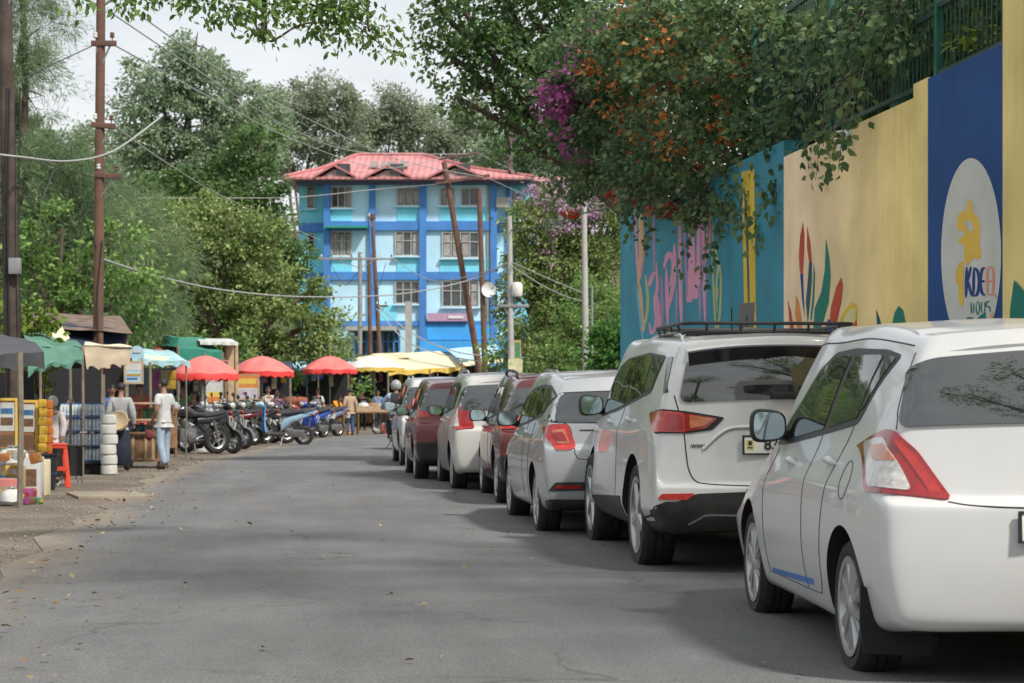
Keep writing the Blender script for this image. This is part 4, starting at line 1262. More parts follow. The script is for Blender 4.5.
# leaf paintings on the yellow section (traced at 4.711x from 760, 200)
Z2 = lambda pts: zc_(pts, 760, 200, 4.711)
for nm, m_, pts in [
    ('painted_leaf', F_red, [(203, 103), (210, 160), (209, 240), (204, 330), (198, 372), (187, 330), (184, 250), (190, 170)]),
    ('painted_stem', F_navy, [(190, 350), (204, 345), (206, 440), (212, 548), (200, 480)]),
    ('painted_leaf', F_red, [(222, 120), (238, 200), (245, 290), (232, 296), (222, 220)]),
    ('painted_leaf', F_dgreen, [(232, 292), (245, 290), (245, 380), (236, 480), (226, 585), (217, 480), (226, 380)]),
    ('painted_stem', F_green, [(254, 300), (260, 350), (256, 470), (244, 570), (238, 560), (248, 450)]),
    ('painted_leaf', F_green, [(311, 180), (328, 270), (334, 360), (325, 480), (300, 570), (270, 640), (252, 600), (258, 510), (290, 430), (306, 330)]),
    ('painted_leaf', F_red, [(384, 362), (392, 400), (384, 480), (362, 580), (340, 640), (326, 600), (336, 500), (360, 410)]),
    ('painted_leaf', F_red, [(132, 470), (146, 520), (158, 590), (166, 660), (146, 640), (138, 560)]),
    ('painted_leaf', F_orange, [(170, 445), (184, 480), (196, 560), (200, 640), (180, 640), (166, 540)]),
    ('painted_leaf', F_yellow, [(430, 482), (455, 490), (460, 540), (440, 620), (410, 700), (362, 720), (360, 640), (385, 540)]),
    ('painted_petal', F_cream, [(428, 510), (450, 515), (448, 560), (428, 630), (395, 690), (372, 690), (378, 620), (400, 550)]),
    ('painted_leaf', F_red, [(456, 558), (458, 600), (430, 690), (400, 740), (360, 740), (372, 655), (410, 640), (436, 600)]),
    ('painted_leaf', F_navy, [(322, 560), (340, 575), (348, 640), (340, 740), (300, 740), (306, 620)]),
    ('painted_leaf', F_dgreen, [(548, 515), (566, 560), (580, 620), (584, 700), (566, 700), (552, 590)]),
    ('painted_leaf', F_green, [(655, 498), (676, 520), (690, 590), (694, 720), (612, 720), (620, 600), (635, 530)]),
    ('painted_petal', F_yellow, [(640, 585), (660, 610), (668, 720), (612, 720), (622, 610)]),
]: decal(nm, Z2(pts), m_, yel)
decal('repair_patch', [(836, 131), (852, 128), (851, 145), (843, 153), (838, 150)], W_white, yel)
decal('painted_leaf', [(1022, 280), (1040, 300), (1040, 345), (1017, 345), (1018, 310)], F_green, wall, .20)

# white emblem disc with its device and lettering
yc, _ = wp(971.5, 250); zc_0 = wp(971.5, 259)[1]
C = []
for k in range(48):
    g = 2 * PI * k / 48
    C.append((971.5 + 30 * math.cos(g), 254 + 96 * math.sin(g)))
decal('emblem_disc', C, W_white, blue)
Z3 = lambda pts: zc_(pts, 935, 190, 4.71)
for w_, pts in [(26, [(165, 60), (168, 110), (172, 140)]), (38, [(150, 110), (125, 130), (122, 180), (140, 165)]), (34, [(150, 130), (190, 130), (200, 190), (195, 250), (205, 310)]), (30, [(120, 235), (150, 245), (190, 240)]),
                (30, [(150, 200), (152, 270), (155, 335)]), (26, [(180, 200), (168, 250), (190, 290)]), (34, [(160, 320), (190, 300), (205, 315)]),
                (22, [(128, 345), (112, 380), (110, 430)]), (24, [(128, 360), (124, 440), (126, 525)]), (22, [(108, 400), (130, 420)])]:
    for a_, b_ in zip(pts[:-1], pts[1:]):
        ex = ((b_[0] - a_[0]) * .25, (b_[1] - a_[1]) * .25)
        stroke('emblem_stroke', [(a_[0] - ex[0], a_[1] - ex[1]), ((a_[0] + b_[0]) / 2, (a_[1] + b_[1]) / 2), (b_[0] + ex[0], b_[1] + ex[1])], w_, F_logo, blue, 935, 190, 4.71, .003)
for m_, w_, pts in [(F_navy, 15, [(152, 362), (148, 506)]), (F_navy, 13, [(172, 360), (156, 430)]), (F_navy, 13, [(156, 425), (176, 502)]),
                    (F_navy, 14, [(186, 364), (183, 500)]), (F_navy, 14, [(184, 366), (202, 380), (210, 432), (202, 488), (182, 500)]),
                    (F_navy, 14, [(240, 366), (224, 376), (216, 432), (224, 484), (240, 496)]), (F_navy, 11, [(218, 430), (238, 430)]),
                    (F_salmon, 12, [(264, 360), (250, 376), (248, 432), (250, 496)]), (F_salmon, 12, [(264, 360), (276, 376), (278, 432), (276, 496)]), (F_salmon, 11, [(250, 428), (277, 428)]), (F_salmon, 9, [(250, 492), (276, 492)]),
                    (F_salmon, 8, [(286, 488), (292, 512)]),
                    (F_green, 7, [(172, 528), (174, 582)]), (F_green, 6, [(186, 530), (183, 580)]), (F_green, 6, [(200, 528), (196, 555), (200, 582), (208, 580), (212, 552), (208, 528), (200, 528)]),
                    (F_green, 6, [(224, 526), (220, 552), (224, 582)]), (F_green, 6, [(236, 526), (238, 552), (234, 580)]), (F_green, 7, [(264, 526), (246, 528), (246, 548), (260, 552), (262, 575)])]:
    stroke('painted_letter', pts, w_, m_, blue, 935, 190, 4.71, .003)
decal('painted_leaf', Z3([(152, 600), (175, 598), (195, 612), (215, 590), (242, 575), (240, 700), (150, 700)]), F_green, blue, .003)
decal('painted_leaf', Z3([(262, 590), (275, 570), (280, 640), (270, 700), (258, 700)]), F_peach, blue, .003)

# ------------------------------------------------------------------ green fence standing on the wall
M_fence = mat('green_fence_paint', (.012, .11, .075), rough=.5, var=.3, scale=4)
M_fence2 = mat('dark_fence_paint', (.012, .05, .035), rough=.55, var=.3, scale=4)
fence = thing('metal_fence', 'green metal bar fence standing on top of the painted wall', 'fence', (0, 0, 0))
FX = WX + .16
ys = [13.4, 16.55, 19.7, 22.85]
for i, y in enumerate(ys):
    b = MB(); z0 = 3.86 if y > 15.0 else 3.9
    b.box((FX, y, z0 + .85), (.06, .06, 1.75)); b.box((FX, y, z0 + 1.74), (.08, .08, .03))
    b.build('fence_post', M_fence, fence, bevel=.006)
for y0, y1 in zip(ys[:-1], ys[1:]):
    b = MB()
    zb = 3.98 if y0 < 14 else 3.94
    for z in (zb + .04, zb + .62, zb + 1.25, zb + 1.55):
        b.bar((FX, y0 + .03, z), (FX, y1 - .03, z), .03, .04)
    n = int((y1 - y0) / .105)
    for k in range(1, n):
        y = y0 + (y1 - y0) * k / n
        b.bar((FX, y, zb), (FX, y, zb + 1.62), .014)
    b.build('bar_panel', M_fence2, fence, smooth=False)
b = MB(); b.tube([(FX + .5, 18.95, .0), (FX + .5, 18.95, 5.15)], .14, 12)
o = b.build('fence_pier', M_fence, None); tag(o, 'green round steel post behind the bar fence', 'post')
sc = thing('slatted_screen', 'cream slatted balcony screen showing between leaves above the fence', 'screen', (7.6, 22.6, 4.2))
b = MB()
for k in range(16): b.box((0, -1.1 + k * .16, 1.1), (.03, .05, 1.8))
b.build('slats', mat('cream_slat_paint', (.55, .46, .30)), sc)
b = MB(); b.box((0, .1, .2), (.05, 2.6, .06)); b.build('rail', mat('cream_slat_paint', (.55, .46, .30)), sc)
b = MB(); b.box((0, .1, 2.02), (.05, 2.6, .06)); b.build('rail', mat('cream_slat_paint', (.55, .46, .30)), sc)
b = MB(); b.box((0, .1, -2.1), (.12, 2.7, 4.2)); b.build('parapet', mat('dark_wall', (.12, .1, .08)), sc)
# ------------------------------------------------------------------ trees and shrubs
def leaf_mesh(name, P, Ldir, size, aspect, flop, rng, fold=.18):
    """one small folded leaf per row of P"""
    n = len(P)
    d = Ldir / np.linalg.norm(Ldir, axis=1, keepdims=True)
    r = rng.normal(size=(n, 3)); r[:, 2] += flop
    nrm = r - d * (r * d).sum(1, keepdims=True)
    nrm /= np.linalg.norm(nrm, axis=1, keepdims=True)
    w = np.cross(d, nrm)
    L = size[:, None]
    if aspect < .2: prof = [(0, 0), (.45, .5), (1, 0), (.45, -.5)]
    else: prof = [(0, 0), (.22, .36), (.55, .5), (1, 0), (.55, -.5), (.22, -.36)]
    q = len(prof)
    V = np.stack([P + d * L * u + w * L * aspect * v + nrm * L * (fold * aspect * abs(v) * 2 - .12 * u * u) for u, v in prof], 1).reshape(-1, 3)
    me = bpy.data.meshes.new(name)
    me.vertices.add(q * n); me.loops.add(q * n); me.polygons.add(n)
    me.vertices.foreach_set('co', V.astype(np.float32).ravel())
    me.loops.foreach_set('vertex_index', np.arange(q * n, dtype=np.int32))
    me.polygons.foreach_set('loop_start', np.arange(0, q * n, q, dtype=np.int32))
    me.polygons.foreach_set('loop_total', np.full(n, q, dtype=np.int32))
    me.update(); me.validate()
    return me


def clump_points(blobs, dens, per, subr, rng, squash=.8, hollow=2.0):
    """leaf positions: clumps scattered through each blob, leaves scattered in each clump"""
    out = []; nrm = []
    for (c, r) in blobs:
        c = np.array(c, float); rr = np.array(r if hasattr(r, '__len__') else (r, r, r * squash), float)
        ns = max(3, int(dens * rr[0] * rr[0]))
        u = rng.normal(size=(ns, 3)); u /= np.linalg.norm(u, axis=1, keepdims=True)
        rad = rng.random(ns) ** (1 / (3 * hollow))
        rad *= rng.normal(1, .10, ns)
        s = c + u * rad[:, None] * rr
        for k in range(ns):
            m = int(per * rng.uniform(.5, 1.5))
            sr = subr * rng.uniform(.55, 1.5)
            p = rng.normal(size=(m, 3)) * sr * np.array([.62, .62, .42])
            out.append(s[k] + p); o = p / (np.linalg.norm(p, axis=1, keepdims=True) + 1e-6) + u[k] * .6
            nrm.append(o)
    return np.concatenate(out), np.concatenate(nrm)


def foliage(name, blobs, m, parent, leaf=.14, dens=6, per=40, subr=.5, aspect=.55, droop=.35, flop=1.0, seed=1, squash=.8, hollow=2.0):
    rng = np.random.default_rng(seed)
    P, O = clump_points(blobs, dens, per, subr, rng, squash, hollow)
    d = O * .8 + rng.normal(size=P.shape) * .7; d[:, 2] -= droop
    sz = leaf * rng.uniform(.65, 1.3, len(P))
    me = leaf_mesh(name, P, d, sz, aspect, flop, rng)
    return mesh_obj(name, me, m, parent, smooth=False)


def limbs(name, base, fork, blobs, r0, m, parent, seed=1, bend=.6):
    rd = random.Random(seed)
    b = MB()
    base, fork = Vector(base), Vector(fork)
    mid = base.lerp(fork, .5) + Vector((rd.uniform(-1, 1), rd.uniform(-1, 1), 0)) * r0 * 1.2
    C = catmull([base - Vector((0, 0, .2)), base + (mid - base) * .15, mid, fork], 5)
    n = len(C)
    b.tube(C, [r0 * (1.35 if i == 0 else 1.12 if i < 3 else 1) * (1 - .4 * i / n) for i in range(n)], 10)
    for (c, r) in blobs:
        c = Vector(c)
        m1 = fork.lerp(c, .5) + Vector((rd.uniform(-1, 1), rd.uniform(-1, 1), rd.uniform(-.2, .8))) * (c - fork).length * .12 * bend
        Q = catmull([fork - Vector((0, 0, r0)), m1, c, c + (c - m1) * .06], 5)
        k = len(Q)
        b.tube(Q, [r0 * .5 * (1 - .88 * i / k) for i in range(k)], 6)
        for _ in range(3):
            t = Q[rd.randrange(k // 2, k)]
            e = t + Vector((rd.gauss(0, 1), rd.gauss(0, 1), rd.gauss(.1, .5))).normalized() * (r if not hasattr(r, '__len__') else r[0]) * .6
            b.tube([t, t.lerp(e, .5) + Vector((0, 0, .05)), e], [r0 * .13, r0 * .09, r0 * .03], 5)
    return b.build(name, m, parent)


M_bark = mat('bark', (.10, .075, .055), rough=.95, var=.45, scale=5, bump=.6, bscale=14)
M_bark2 = mat('pale_bark', (.19, .16, .13), rough=.95, var=.35, scale=5, bump=.4, bscale=14)
L_dark = leaf_mat('dark_leaves', (0.047, 0.098, 0.034), (0.108, 0.202, 0.063), (0.213, 0.330, 0.108), tl=.48)
L_mid = leaf_mat('mid_green_leaves', (0.086, 0.161, 0.047), (0.183, 0.322, 0.086), (0.365, 0.515, 0.161), tl=.48)
L_olive = leaf_mat('olive_leaves', (0.105, 0.166, 0.053), (0.264, 0.351, 0.114), (0.527, 0.597, 0.246), tl=.48)
L_lime = leaf_mat('lime_leaves', (.07, .12, .015), (.16, .23, .03), (.28, .33, .06), tl=.4)
L_need = leaf_mat('needle_sprays', (0.088, 0.150, 0.079), (0.194, 0.281, 0.140), (0.351, 0.439, 0.229), tl=.48)
L_far = leaf_mat('haze_tinted_far_leaves', (0.197, 0.242, 0.167), (0.304, 0.358, 0.242), (0.440, 0.470, 0.319), tl=.48)  # aerial haze mixed into the leaf colour, paler and greyer
L_far2 = leaf_mat('haze_tinted_dark_leaves', (0.170, 0.240, 0.160), (0.297, 0.389, 0.240), (0.456, 0.546, 0.343), tl=.48)  # darker far trees, distance haze also put into the albedo
L_bush = leaf_mat('fresh_bush_leaves', (0.046, 0.124, 0.029), (0.104, 0.247, 0.052), (0.221, 0.390, 0.098), tl=.48)
L_bou = leaf_mat('climber_leaves', (0.060, 0.117, 0.056), (0.131, 0.222, 0.096), (0.302, 0.343, 0.142), tl=.48)
L_pink = leaf_mat('pink_blossom', (.34, .10, .26), (.50, .18, .36), (.58, .32, .44), tl=.3)
L_mag = leaf_mat('magenta_bracts', (.36, .05, .25), (.50, .12, .36), (.58, .26, .44), tl=.35)
L_org = leaf_mat('orange_bracts', (.52, .11, .03), (.68, .23, .06), (.72, .38, .12), tl=.35)
L_redb = leaf_mat('red_bracts', (.50, .03, .015), (.62, .08, .03), (.62, .16, .07), tl=.35)
L_lilac = leaf_mat('lilac_blossom', (.36, .20, .34), (.48, .30, .44), (.55, .40, .48), tl=.3)


def tree(name, label, cat, px, D, blobs_px, m, r0=.25, fork=.45, group=None, bark=None, gz=0.0, **kw):
    """blobs_px: (px, py, radius m[, depth offset])"""
    base = gd(px, D); base.z = gz
    blobs = []
    for q in blobs_px:
        p = at(q[0], q[1], D + (q[3] if len(q) > 3 else 0)); blobs.append((p - base, q[2]))
    root = thing(name, label, cat, base, 0, group)
    top = max(b[0].z for b in blobs)
    fk = Vector((sum(b[0].x for b in blobs) / len(blobs) * .5, sum(b[0].y for b in blobs) / len(blobs) * .5, max(.6, top * fork)))
    limbs('trunk', (0, 0, 0), fk, blobs, r0, bark or M_bark, root, seed=int(px))
    foliage('crown', blobs, m, root, **kw)
    return root


# wispy needle trees at the left
NEED = dict(leaf=.24, aspect=.06, droop=.55, per=130, dens=24, subr=.30, flop=.2, hollow=1.2)
tree('needle_tree', 'feathery needle tree rising past the left edge behind the nearest pole', 'tree', -35, 46,
     [(20, -40, 1.5), (24, 30, 1.0), (18, 95, 1.1, 1), (58, 165, 1.1), (28, 180, 1.4), (92, 190, .9), (105, 235, 1.1), (60, 240, 1.5), (25, 260, 1.4), (90, 285, 1.2), (40, 315, 1.3), (-20, 60, 1.6), (-30, 200, 2)], L_need, r0=.26, fork=.35, seed=3, group='needle trees on the left', **NEED)
tree('needle_tree', 'smaller feathery needle tree behind the second pole', 'tree', 118, 54,
     [(120, 215, 1.2), (140, 250, 1.2), (100, 265, 1.2), (135, 295, 1.3), (158, 275, 1.0), (110, 315, 1.3), (150, 325, 1.2), (84, 300, 1.1)], L_need, r0=.18, fork=.35, seed=4, group='needle trees on the left', **NEED)
tree('broadleaf_tree', 'fresh green broadleaf tree between the nearest two poles, in front of the needle trees', 'tree', 70, 43,
     [(28, 262, .7), (62, 235, .8), (52, 285, .9), (86, 275, .8), (112, 300, .8), (132, 270, .7), (78, 315, .9), (140, 318, .7), (30, 310, .8), (110, 238, .6)], L_mid, r0=.14, fork=.4, seed=9, leaf=.125, dens=13, per=75, subr=.26)
# tall broadleaf trees on the slope
tree('broadleaf_tree', 'tallest rounded tree on the slope above the market', 'tree', 195, 108,
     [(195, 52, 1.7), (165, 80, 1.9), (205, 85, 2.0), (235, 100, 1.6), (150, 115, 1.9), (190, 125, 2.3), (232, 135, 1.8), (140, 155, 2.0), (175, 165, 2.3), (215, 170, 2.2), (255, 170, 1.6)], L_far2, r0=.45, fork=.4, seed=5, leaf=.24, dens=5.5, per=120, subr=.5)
tree('broadleaf_tree', 'dark dense tree just left of the blue building', 'tree', 262, 100,
     [(258, 150, 1.6), (235, 185, 1.9), (264, 185, 1.2), (250, 215, 1.7), (225, 220, 1.8), (268, 222, 1.0), (276, 240, 1.2), (283, 262, 1.2), (272, 275, 1.4), (290, 285, 1.0), (200, 200, 1.8), (170, 205, 1.8)], L_dark, r0=.35, fork=.4, seed=6, leaf=.23, dens=6, per=105, subr=.5)
tree('broadleaf_tree', 'broad pale olive tree standing right behind the market stalls', 'tree', 235, 72,
     [(228, 214, 1.25), (198, 232, 1.3), (250, 236, 1.2), (170, 262, 1.3), (232, 262, 1.6), (268, 268, 1.1), (300, 300, 1.0), (262, 295, 1.5), (205, 298, 1.5), (322, 325, .8), (298, 330, 1.1), (160, 300, 1.2), (245, 330, 1.5), (185, 335, 1.4), (330, 350, .7), (282, 352, 1.0)], L_olive, r0=.3, fork=.35, seed=7, leaf=.15, dens=11, per=125, subr=.32)
tree('broadleaf_tree', 'green tree between the needle trees and the pale olive tree', 'tree', 150, 80,
     [(150, 225, 1.5), (120, 250, 1.5), (165, 300, 1.6), (130, 320, 1.6), (105, 345, 1.6), (180, 345, 1.4), (75, 330, 1.6), (40, 300, 2), (10, 330, 2)], L_mid, r0=.28, fork=.35, seed=8, leaf=.17, dens=9, per=105, subr=.36)
# skyline
sky_trees = [
    ('hazy grey-green tree above the left half of the red roof', 300, 175, [(298, 105, 2.6), (280, 128, 2.6), (325, 100, 2.8), (345, 122, 2.6), (315, 135, 3.0), (290, 150, 3)]),
    ('hazy grey-green tree above the ridge of the red roof', 380, 182, [(372, 118, 2.4), (398, 112, 2.6), (420, 125, 2.4), (390, 138, 3.0), (360, 140, 2.6)]),
    ('hazy grey-green tree above the right end of the red roof', 450, 188, [(445, 128, 2.6), (468, 122, 2.6), (490, 140, 2.6), (460, 150, 2.8), (430, 150, 2.4)]),
    ('hazy tree on the hill just right of the tallest tree', 255, 165, [(262, 110, 2.4), (246, 128, 2.4), (270, 138, 2.6), (240, 155, 2.6)]),
    ('hazy tree on the hill seen between the two nearest poles', 70, 160, [(75, 150, 2.8), (50, 165, 2.8), (98, 160, 2.6), (120, 178, 2.6), (72, 185, 3.2), (100, 200, 3)]),
    ('hazy tree on the hill behind the nearest pole', 5, 165, [(0, 130, 3), (-25, 150, 3), (28, 155, 2.8), (10, 180, 3.2), (40, 200, 3)]),
    ('dark hazy tree behind the right end of the blue building', 535, 160, [(520, 150, 2.6), (548, 140, 2.6), (500, 160, 2.4), (570, 160, 2.8), (540, 172, 2.6)]),
    ('hazy tree on the hill beyond the lilac blossom', 615, 170, [(600, 150, 3), (630, 140, 3), (655, 160, 3), (620, 175, 3.2), (590, 178, 3)]),
]
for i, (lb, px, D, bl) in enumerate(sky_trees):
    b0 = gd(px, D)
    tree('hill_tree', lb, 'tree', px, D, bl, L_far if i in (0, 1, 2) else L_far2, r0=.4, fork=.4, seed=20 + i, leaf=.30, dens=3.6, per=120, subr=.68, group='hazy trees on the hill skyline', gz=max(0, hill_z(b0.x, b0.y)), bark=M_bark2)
b = MB(); p = gd(509, 150)
p.z = max(0, hill_z(p.x, p.y)); H_ = hz(112, 150) - p.z
b.tube([(0, 0, -.3), (.05, 0, H_ * .5), (.0, 0, H_)], [.42, .36, .26], 10)
for k in range(5): b.tube([(0, 0, H_ * (.86 + .03 * k)), (math.cos(k * 2.2) * .6, math.sin(k * 2.2) * .6, H_ * (.93 + .03 * k)), (math.cos(k * 2.2) * 1.1, math.sin(k * 2.2) * .9, H_ * (1.0 + .03 * k))], [.14, .1, .05], 6)
o = b.build('bare_trunk', mat('purplish_bark', (.12, .075, .085), rough=.9, var=.3)); o.location = p
tag(o, 'bare dark trunk rising above the right of the red roof', 'tree')

# right of the building, beyond the wall end
tree('blossom_tree', 'light green tree hung with lilac blossom, right of the blue building', 'tree', 562, 76,
     [(535, 215, 1.0), (565, 205, 1.1), (590, 225, 1.1), (545, 250, 1.2), (575, 262, 1.3), (605, 258, 1.0), (535, 285, 1.1), (560, 300, 1.3), (595, 300, 1.3), (540, 325, 1.1), (575, 335, 1.2), (612, 325, 1.0), (520, 262, .8), (612, 215, .9), (540, 232, 1.2), (520, 300, 1.0), (535, 352, 1.2), (565, 358, 1.2), (600, 355, 1.2), (585, 245, 1.2), (556, 275, 1.2)], L_olive, r0=.2, fork=.35, seed=31, leaf=.14, dens=15, per=110, subr=.32)
bt_ = [o for o in SC.objects if o.name.startswith('blossom_tree')][0]
foliage('blossom', [(at(px, py, 75.2) - bt_.location, r) for px, py, r in [(552, 200, .8), (575, 195, .8), (540, 215, .5), (598, 205, .6), (560, 232, .5), (552, 258, .4), (585, 215, .5), (553, 275, .3), (525, 195, .45), (610, 195, .5)]], L_lilac, bt_, leaf=.13, dens=30, per=26, subr=.28, seed=33)
tree('broadleaf_tree', 'rounded green tree behind the concrete pole', 'tree', 592, 62,
     [(585, 300, .9), (605, 320, .9), (575, 330, .9), (600, 350, .9), (622, 300, .8), (560, 352, .8), (625, 340, .8), (545, 360, .7)], L_mid, r0=.14, fork=.35, seed=34, leaf=.115, dens=16, per=90, subr=.28)
tree('roadside_bush', 'bright green bush at the far end of the painted wall', 'bush', 628, 33.5,
     [(612, 345, .42), (632, 338, .42), (648, 352, .4), (600, 362, .4), (625, 368, .5), (650, 375, .45), (610, 385, .5), (640, 392, .5)], L_bush, r0=.05, fork=.25, seed=35, leaf=.11, dens=70, per=30, subr=.16, aspect=.6)
tree('roadside_bush', 'small dark bush beside the market roof below the leaning poles', 'bush', 515, 82,
     [(500, 345, .8), (520, 338, .9), (512, 365, .9), (535, 355, .8), (528, 375, .8)], L_mid, r0=.08, fork=.3, seed=36, leaf=.2, dens=14, per=30, subr=.35)

for i, (px, py, D, r) in enumerate([(5, 335, 60, 1.3), (45, 345, 62, 1.2), (90, 350, 64, 1.2), (130, 352, 66, 1.2), (175, 352, 68, 1.2), (215, 356, 70, 1.2), (255, 358, 74, 1.1), (295, 362, 80, 1.0), (335, 366, 88, .8)]):
    lbs = ['at the left edge behind the nearest pole', 'behind the lime green shrub', 'behind the second pole', 'behind the tan awning', 'behind the green net shelter', 'behind the first red parasol', 'behind the middle red parasol', 'behind the rightmost red parasol', 'behind the pale umbrella']
    tree('undergrowth_shrub', 'rounded green shrub ' + lbs[i], 'shrub', px, D, [(px, py, r), (px - 12, py + 25, r), (px + 14, py + 22, r), (px, py + 45, r)], L_mid, r0=.07, fork=.3, seed=80 + i, leaf=.16, dens=13, per=60, subr=.4, group='undergrowth behind the stalls')
# lime leaved shrub among the nearest stalls
tree('lime_shrub', 'lime green shrub behind the green tarpaulin stall', 'bush', 62, 31,
     [(30, 330, .34), (42, 316, .26), (20, 312, .3), (14, 338, .28), (32, 372, .25), (22, 390, .22), (36, 345, .25)], L_lime, r0=.04, fork=.4, seed=37, leaf=.13, dens=60, per=18, subr=.2, aspect=.6)

# dark tree leaning over the road from behind the wall
tree('overhanging_tree', 'dark leafy tree leaning over the road from behind the wall, top centre', 'tree', 712, 36,
     [(470, 20, .9), (450, 55, .55), (500, 50, .9), (540, 25, 1.0), (480, 85, .7), (525, 85, .9), (462, 100, .4), (505, 118, .6), (540, 120, .7), (575, 60, 1.0), (590, 110, .9), (600, 20, 1.2), (640, 60, 1.3), (650, 10, 1.4), (440, 10, .5), (500, -15, 1.2), (560, -20, 1.4), (560, 150, .5), (530, 150, .35)],
     L_dark, r0=.22, fork=.55, seed=41, leaf=.105, dens=34, per=36, subr=.25, aspect=.6)

# flowering climber sprawling over the fence
cl = thing('flowering_climber', 'sprawling climber with orange and red bracts spilling over the teal wall', 'climber', (6.3, 24.5, 0))
cb = []
for px, py, D, r in [(600, 60, 29, .9), (640, 40, 28, 1.0), (690, 40, 26.5, 1.0), (740, 40, 25, .9), (600, 110, 29, .75), (640, 100, 28, .9), (690, 95, 26.3, .95), (735, 95, 24.8, .85), (775, 60, 24, .7), (620, 150, 28.5, .6), (660, 150, 27, .7), (705, 150, 25.5, .75), (745, 140, 24.2, .6),
                     (785, 100, 23, .5), (640, 182, 27.5, .4), (675, 188, 26.5, .42), (710, 190, 25.2, .4), (740, 182, 24.2, .38), (765, 150, 23.5, .35), (580, 140, 29.5, .5), (600, 165, 29, .45), (810, 50, 22.5, .5), (820, 20, 22, .5), (850, 20, 21, .4), (800, 15, 23, .5), (760, 10, 24.5, .8), (700, 0, 26.5, 1.0),
                     (565, 170, 29.8, .3), (575, 95, 29.6, .5), (790, 135, 22.4, .28), (805, 85, 22, .35), (830, 45, 20.6, .4), (855, 25, 19.6, .4), (875, 20, 18.8, .35), (895, 8, 18.2, .3), (845, 60, 19.8, .25), (820, 75, 21.2, .28), (868, 55, 18.9, .22), (800, 110, 22, .26), (905, 28, 17.8, .2), (660, 205, 26.8, .3), (620, 195, 28.2, .3), (700, 205, 25.4, .28), (730, 200, 24.5, .26), (590, 190, 29.2, .25)]:
    cb.append((at(px, py, D - .4) - cl.location, r))
limbs('stem', (.3, 0, 0), (0, 0, 3.6), cb[::2], .09, M_bark2, cl, seed=9)
foliage('foliage', cb, L_bou, cl, leaf=.085, dens=62, per=42, subr=.16, aspect=.68, seed=42)
fl = []
for px, py, D, r in [(625, 92, 27.4, .20), (615, 100, 27.6, .16), (686, 132, 25.2, .20), (690, 145, 25, .15), (665, 62, 26, .2), (648, 60, 26.6, .16), (700, 75, 25, .15), (720, 60, 24.4, .12), (640, 130, 26.8, .16), (655, 160, 26.2, .12), (668, 100, 26, .2), (712, 110, 24.4, .12), (645, 20, 27, .25), (680, 30, 25.8, .2), (790, 28, 22.6, .12), (740, 70, 24, .1), (725, 145, 24.2, .1), (612, 60, 28, .2)]:
    fl.append((at(px, py, D - .35) - cl.location, r * 1.25))
foliage('orange_bracts', [(c, r * 1.5) for c, r in fl], L_org, cl, leaf=.07, dens=100, per=8, subr=.10, aspect=.8, seed=43)
fl = [(at(px, py, D - .3) - cl.location, r) for px, py, D, r in [(654, 212, 26.6, .10), (664, 208, 26.4, .08), (632, 200, 27.3, .07), (615, 195, 27.8, .06), (795, 25, 22.3, .08), (572, 215, 29, .05), (700, 165, 25, .06)]]
for k_, q_ in enumerate(fl): foliage('red_bracts', [q_], L_redb, cl, leaf=.065, dens=420, per=9, subr=.06, aspect=.8, seed=44 + k_)
hp = []
rd = random.Random(5)
for px, py, ln, D in [(640, 190, .62, 27.2), (655, 205, .55, 26.5), (692, 195, .9, 25.5), (712, 200, 1.0, 24.9), (722, 200, .8, 24.5), (752, 175, .7, 23.6), (770, 150, 1.0, 23.1), (775, 170, .8, 22.9), (765, 190, .7, 23.2), (787, 140, .8, 22.2), (845, 85, .55, 19.3), (851, 80, .85, 19.0), (835, 95, .5, 19.6), (632, 185, .5, 27.5), (700, 190, .5, 25.3), (745, 190, .4, 23.9), (782, 170, .4, 22.4), (862, 60, .7, 18.9), (842, 80, .8, 19.5), (815, 100, .6, 21), (828, 90, .9, 20.4), (870, 50, .5, 18.6)]:
    p = at(px, py, D - .5) - cl.location
    q = [p + Vector((-.02 * k - .01 * rd.random(), rd.uniform(-.03, .03), -ln * k / 6)) for k in range(7)]
    hang = MB(); hang.tube(q, [.008 - .0008 * k for k in range(7)], 4)
    for v in q:
        for _ in range(5): hp.append(v + Vector((rd.gauss(0, .05), rd.gauss(0, .05), rd.gauss(0, .05))))
    # long runner joining the mass
    hang.tube([p, p + Vector((.35, .1, .3)), p + Vector((.6, .2, .25))], [.008, .01, .012], 4)
    hang.build('hanging_stem', M_bark2, cl)
rng = np.random.default_rng(3)
P = np.array([tuple(v) for v in hp]); dd = rng.normal(size=P.shape) * .6; dd[:, 2] -= .7
mesh_obj('hanging_leaves', leaf_mesh('hanging_leaves', P, dd, .1 * rng.uniform(.6, 1.2, len(P)), .7, .8, rng), L_bou, cl, smooth=False)

mg = thing('bougainvillea', 'bougainvillea with bright magenta bracts beside the overhanging tree', 'climber', gd(695, 29.0))
mb = [(at(px, py, 28.2) - mg.location, r) for px, py, r in [(562, 88, .26), (552, 100, .22), (575, 70, .2), (556, 112, .2), (570, 95, .18), (563, 135, .18), (572, 150, .15), (596, 22, .12), (545, 95, .12), (578, 55, .12)]]
limbs('stem', (0, 0, 0), (-.3, .4, 4.0), mb, .05, M_bark2, mg, seed=12)
for k_, q_ in enumerate(mb): foliage('bracts', [q_], L_mag, mg, leaf=.08, dens=150, per=12, subr=.11, aspect=.85, seed=45 + k_)
foliage('foliage', [(c + Vector((.15, .3, 0)), r * 1.3) for c, r in mb], L_bou, mg, leaf=.1, dens=120, per=8, subr=.18, seed=46)

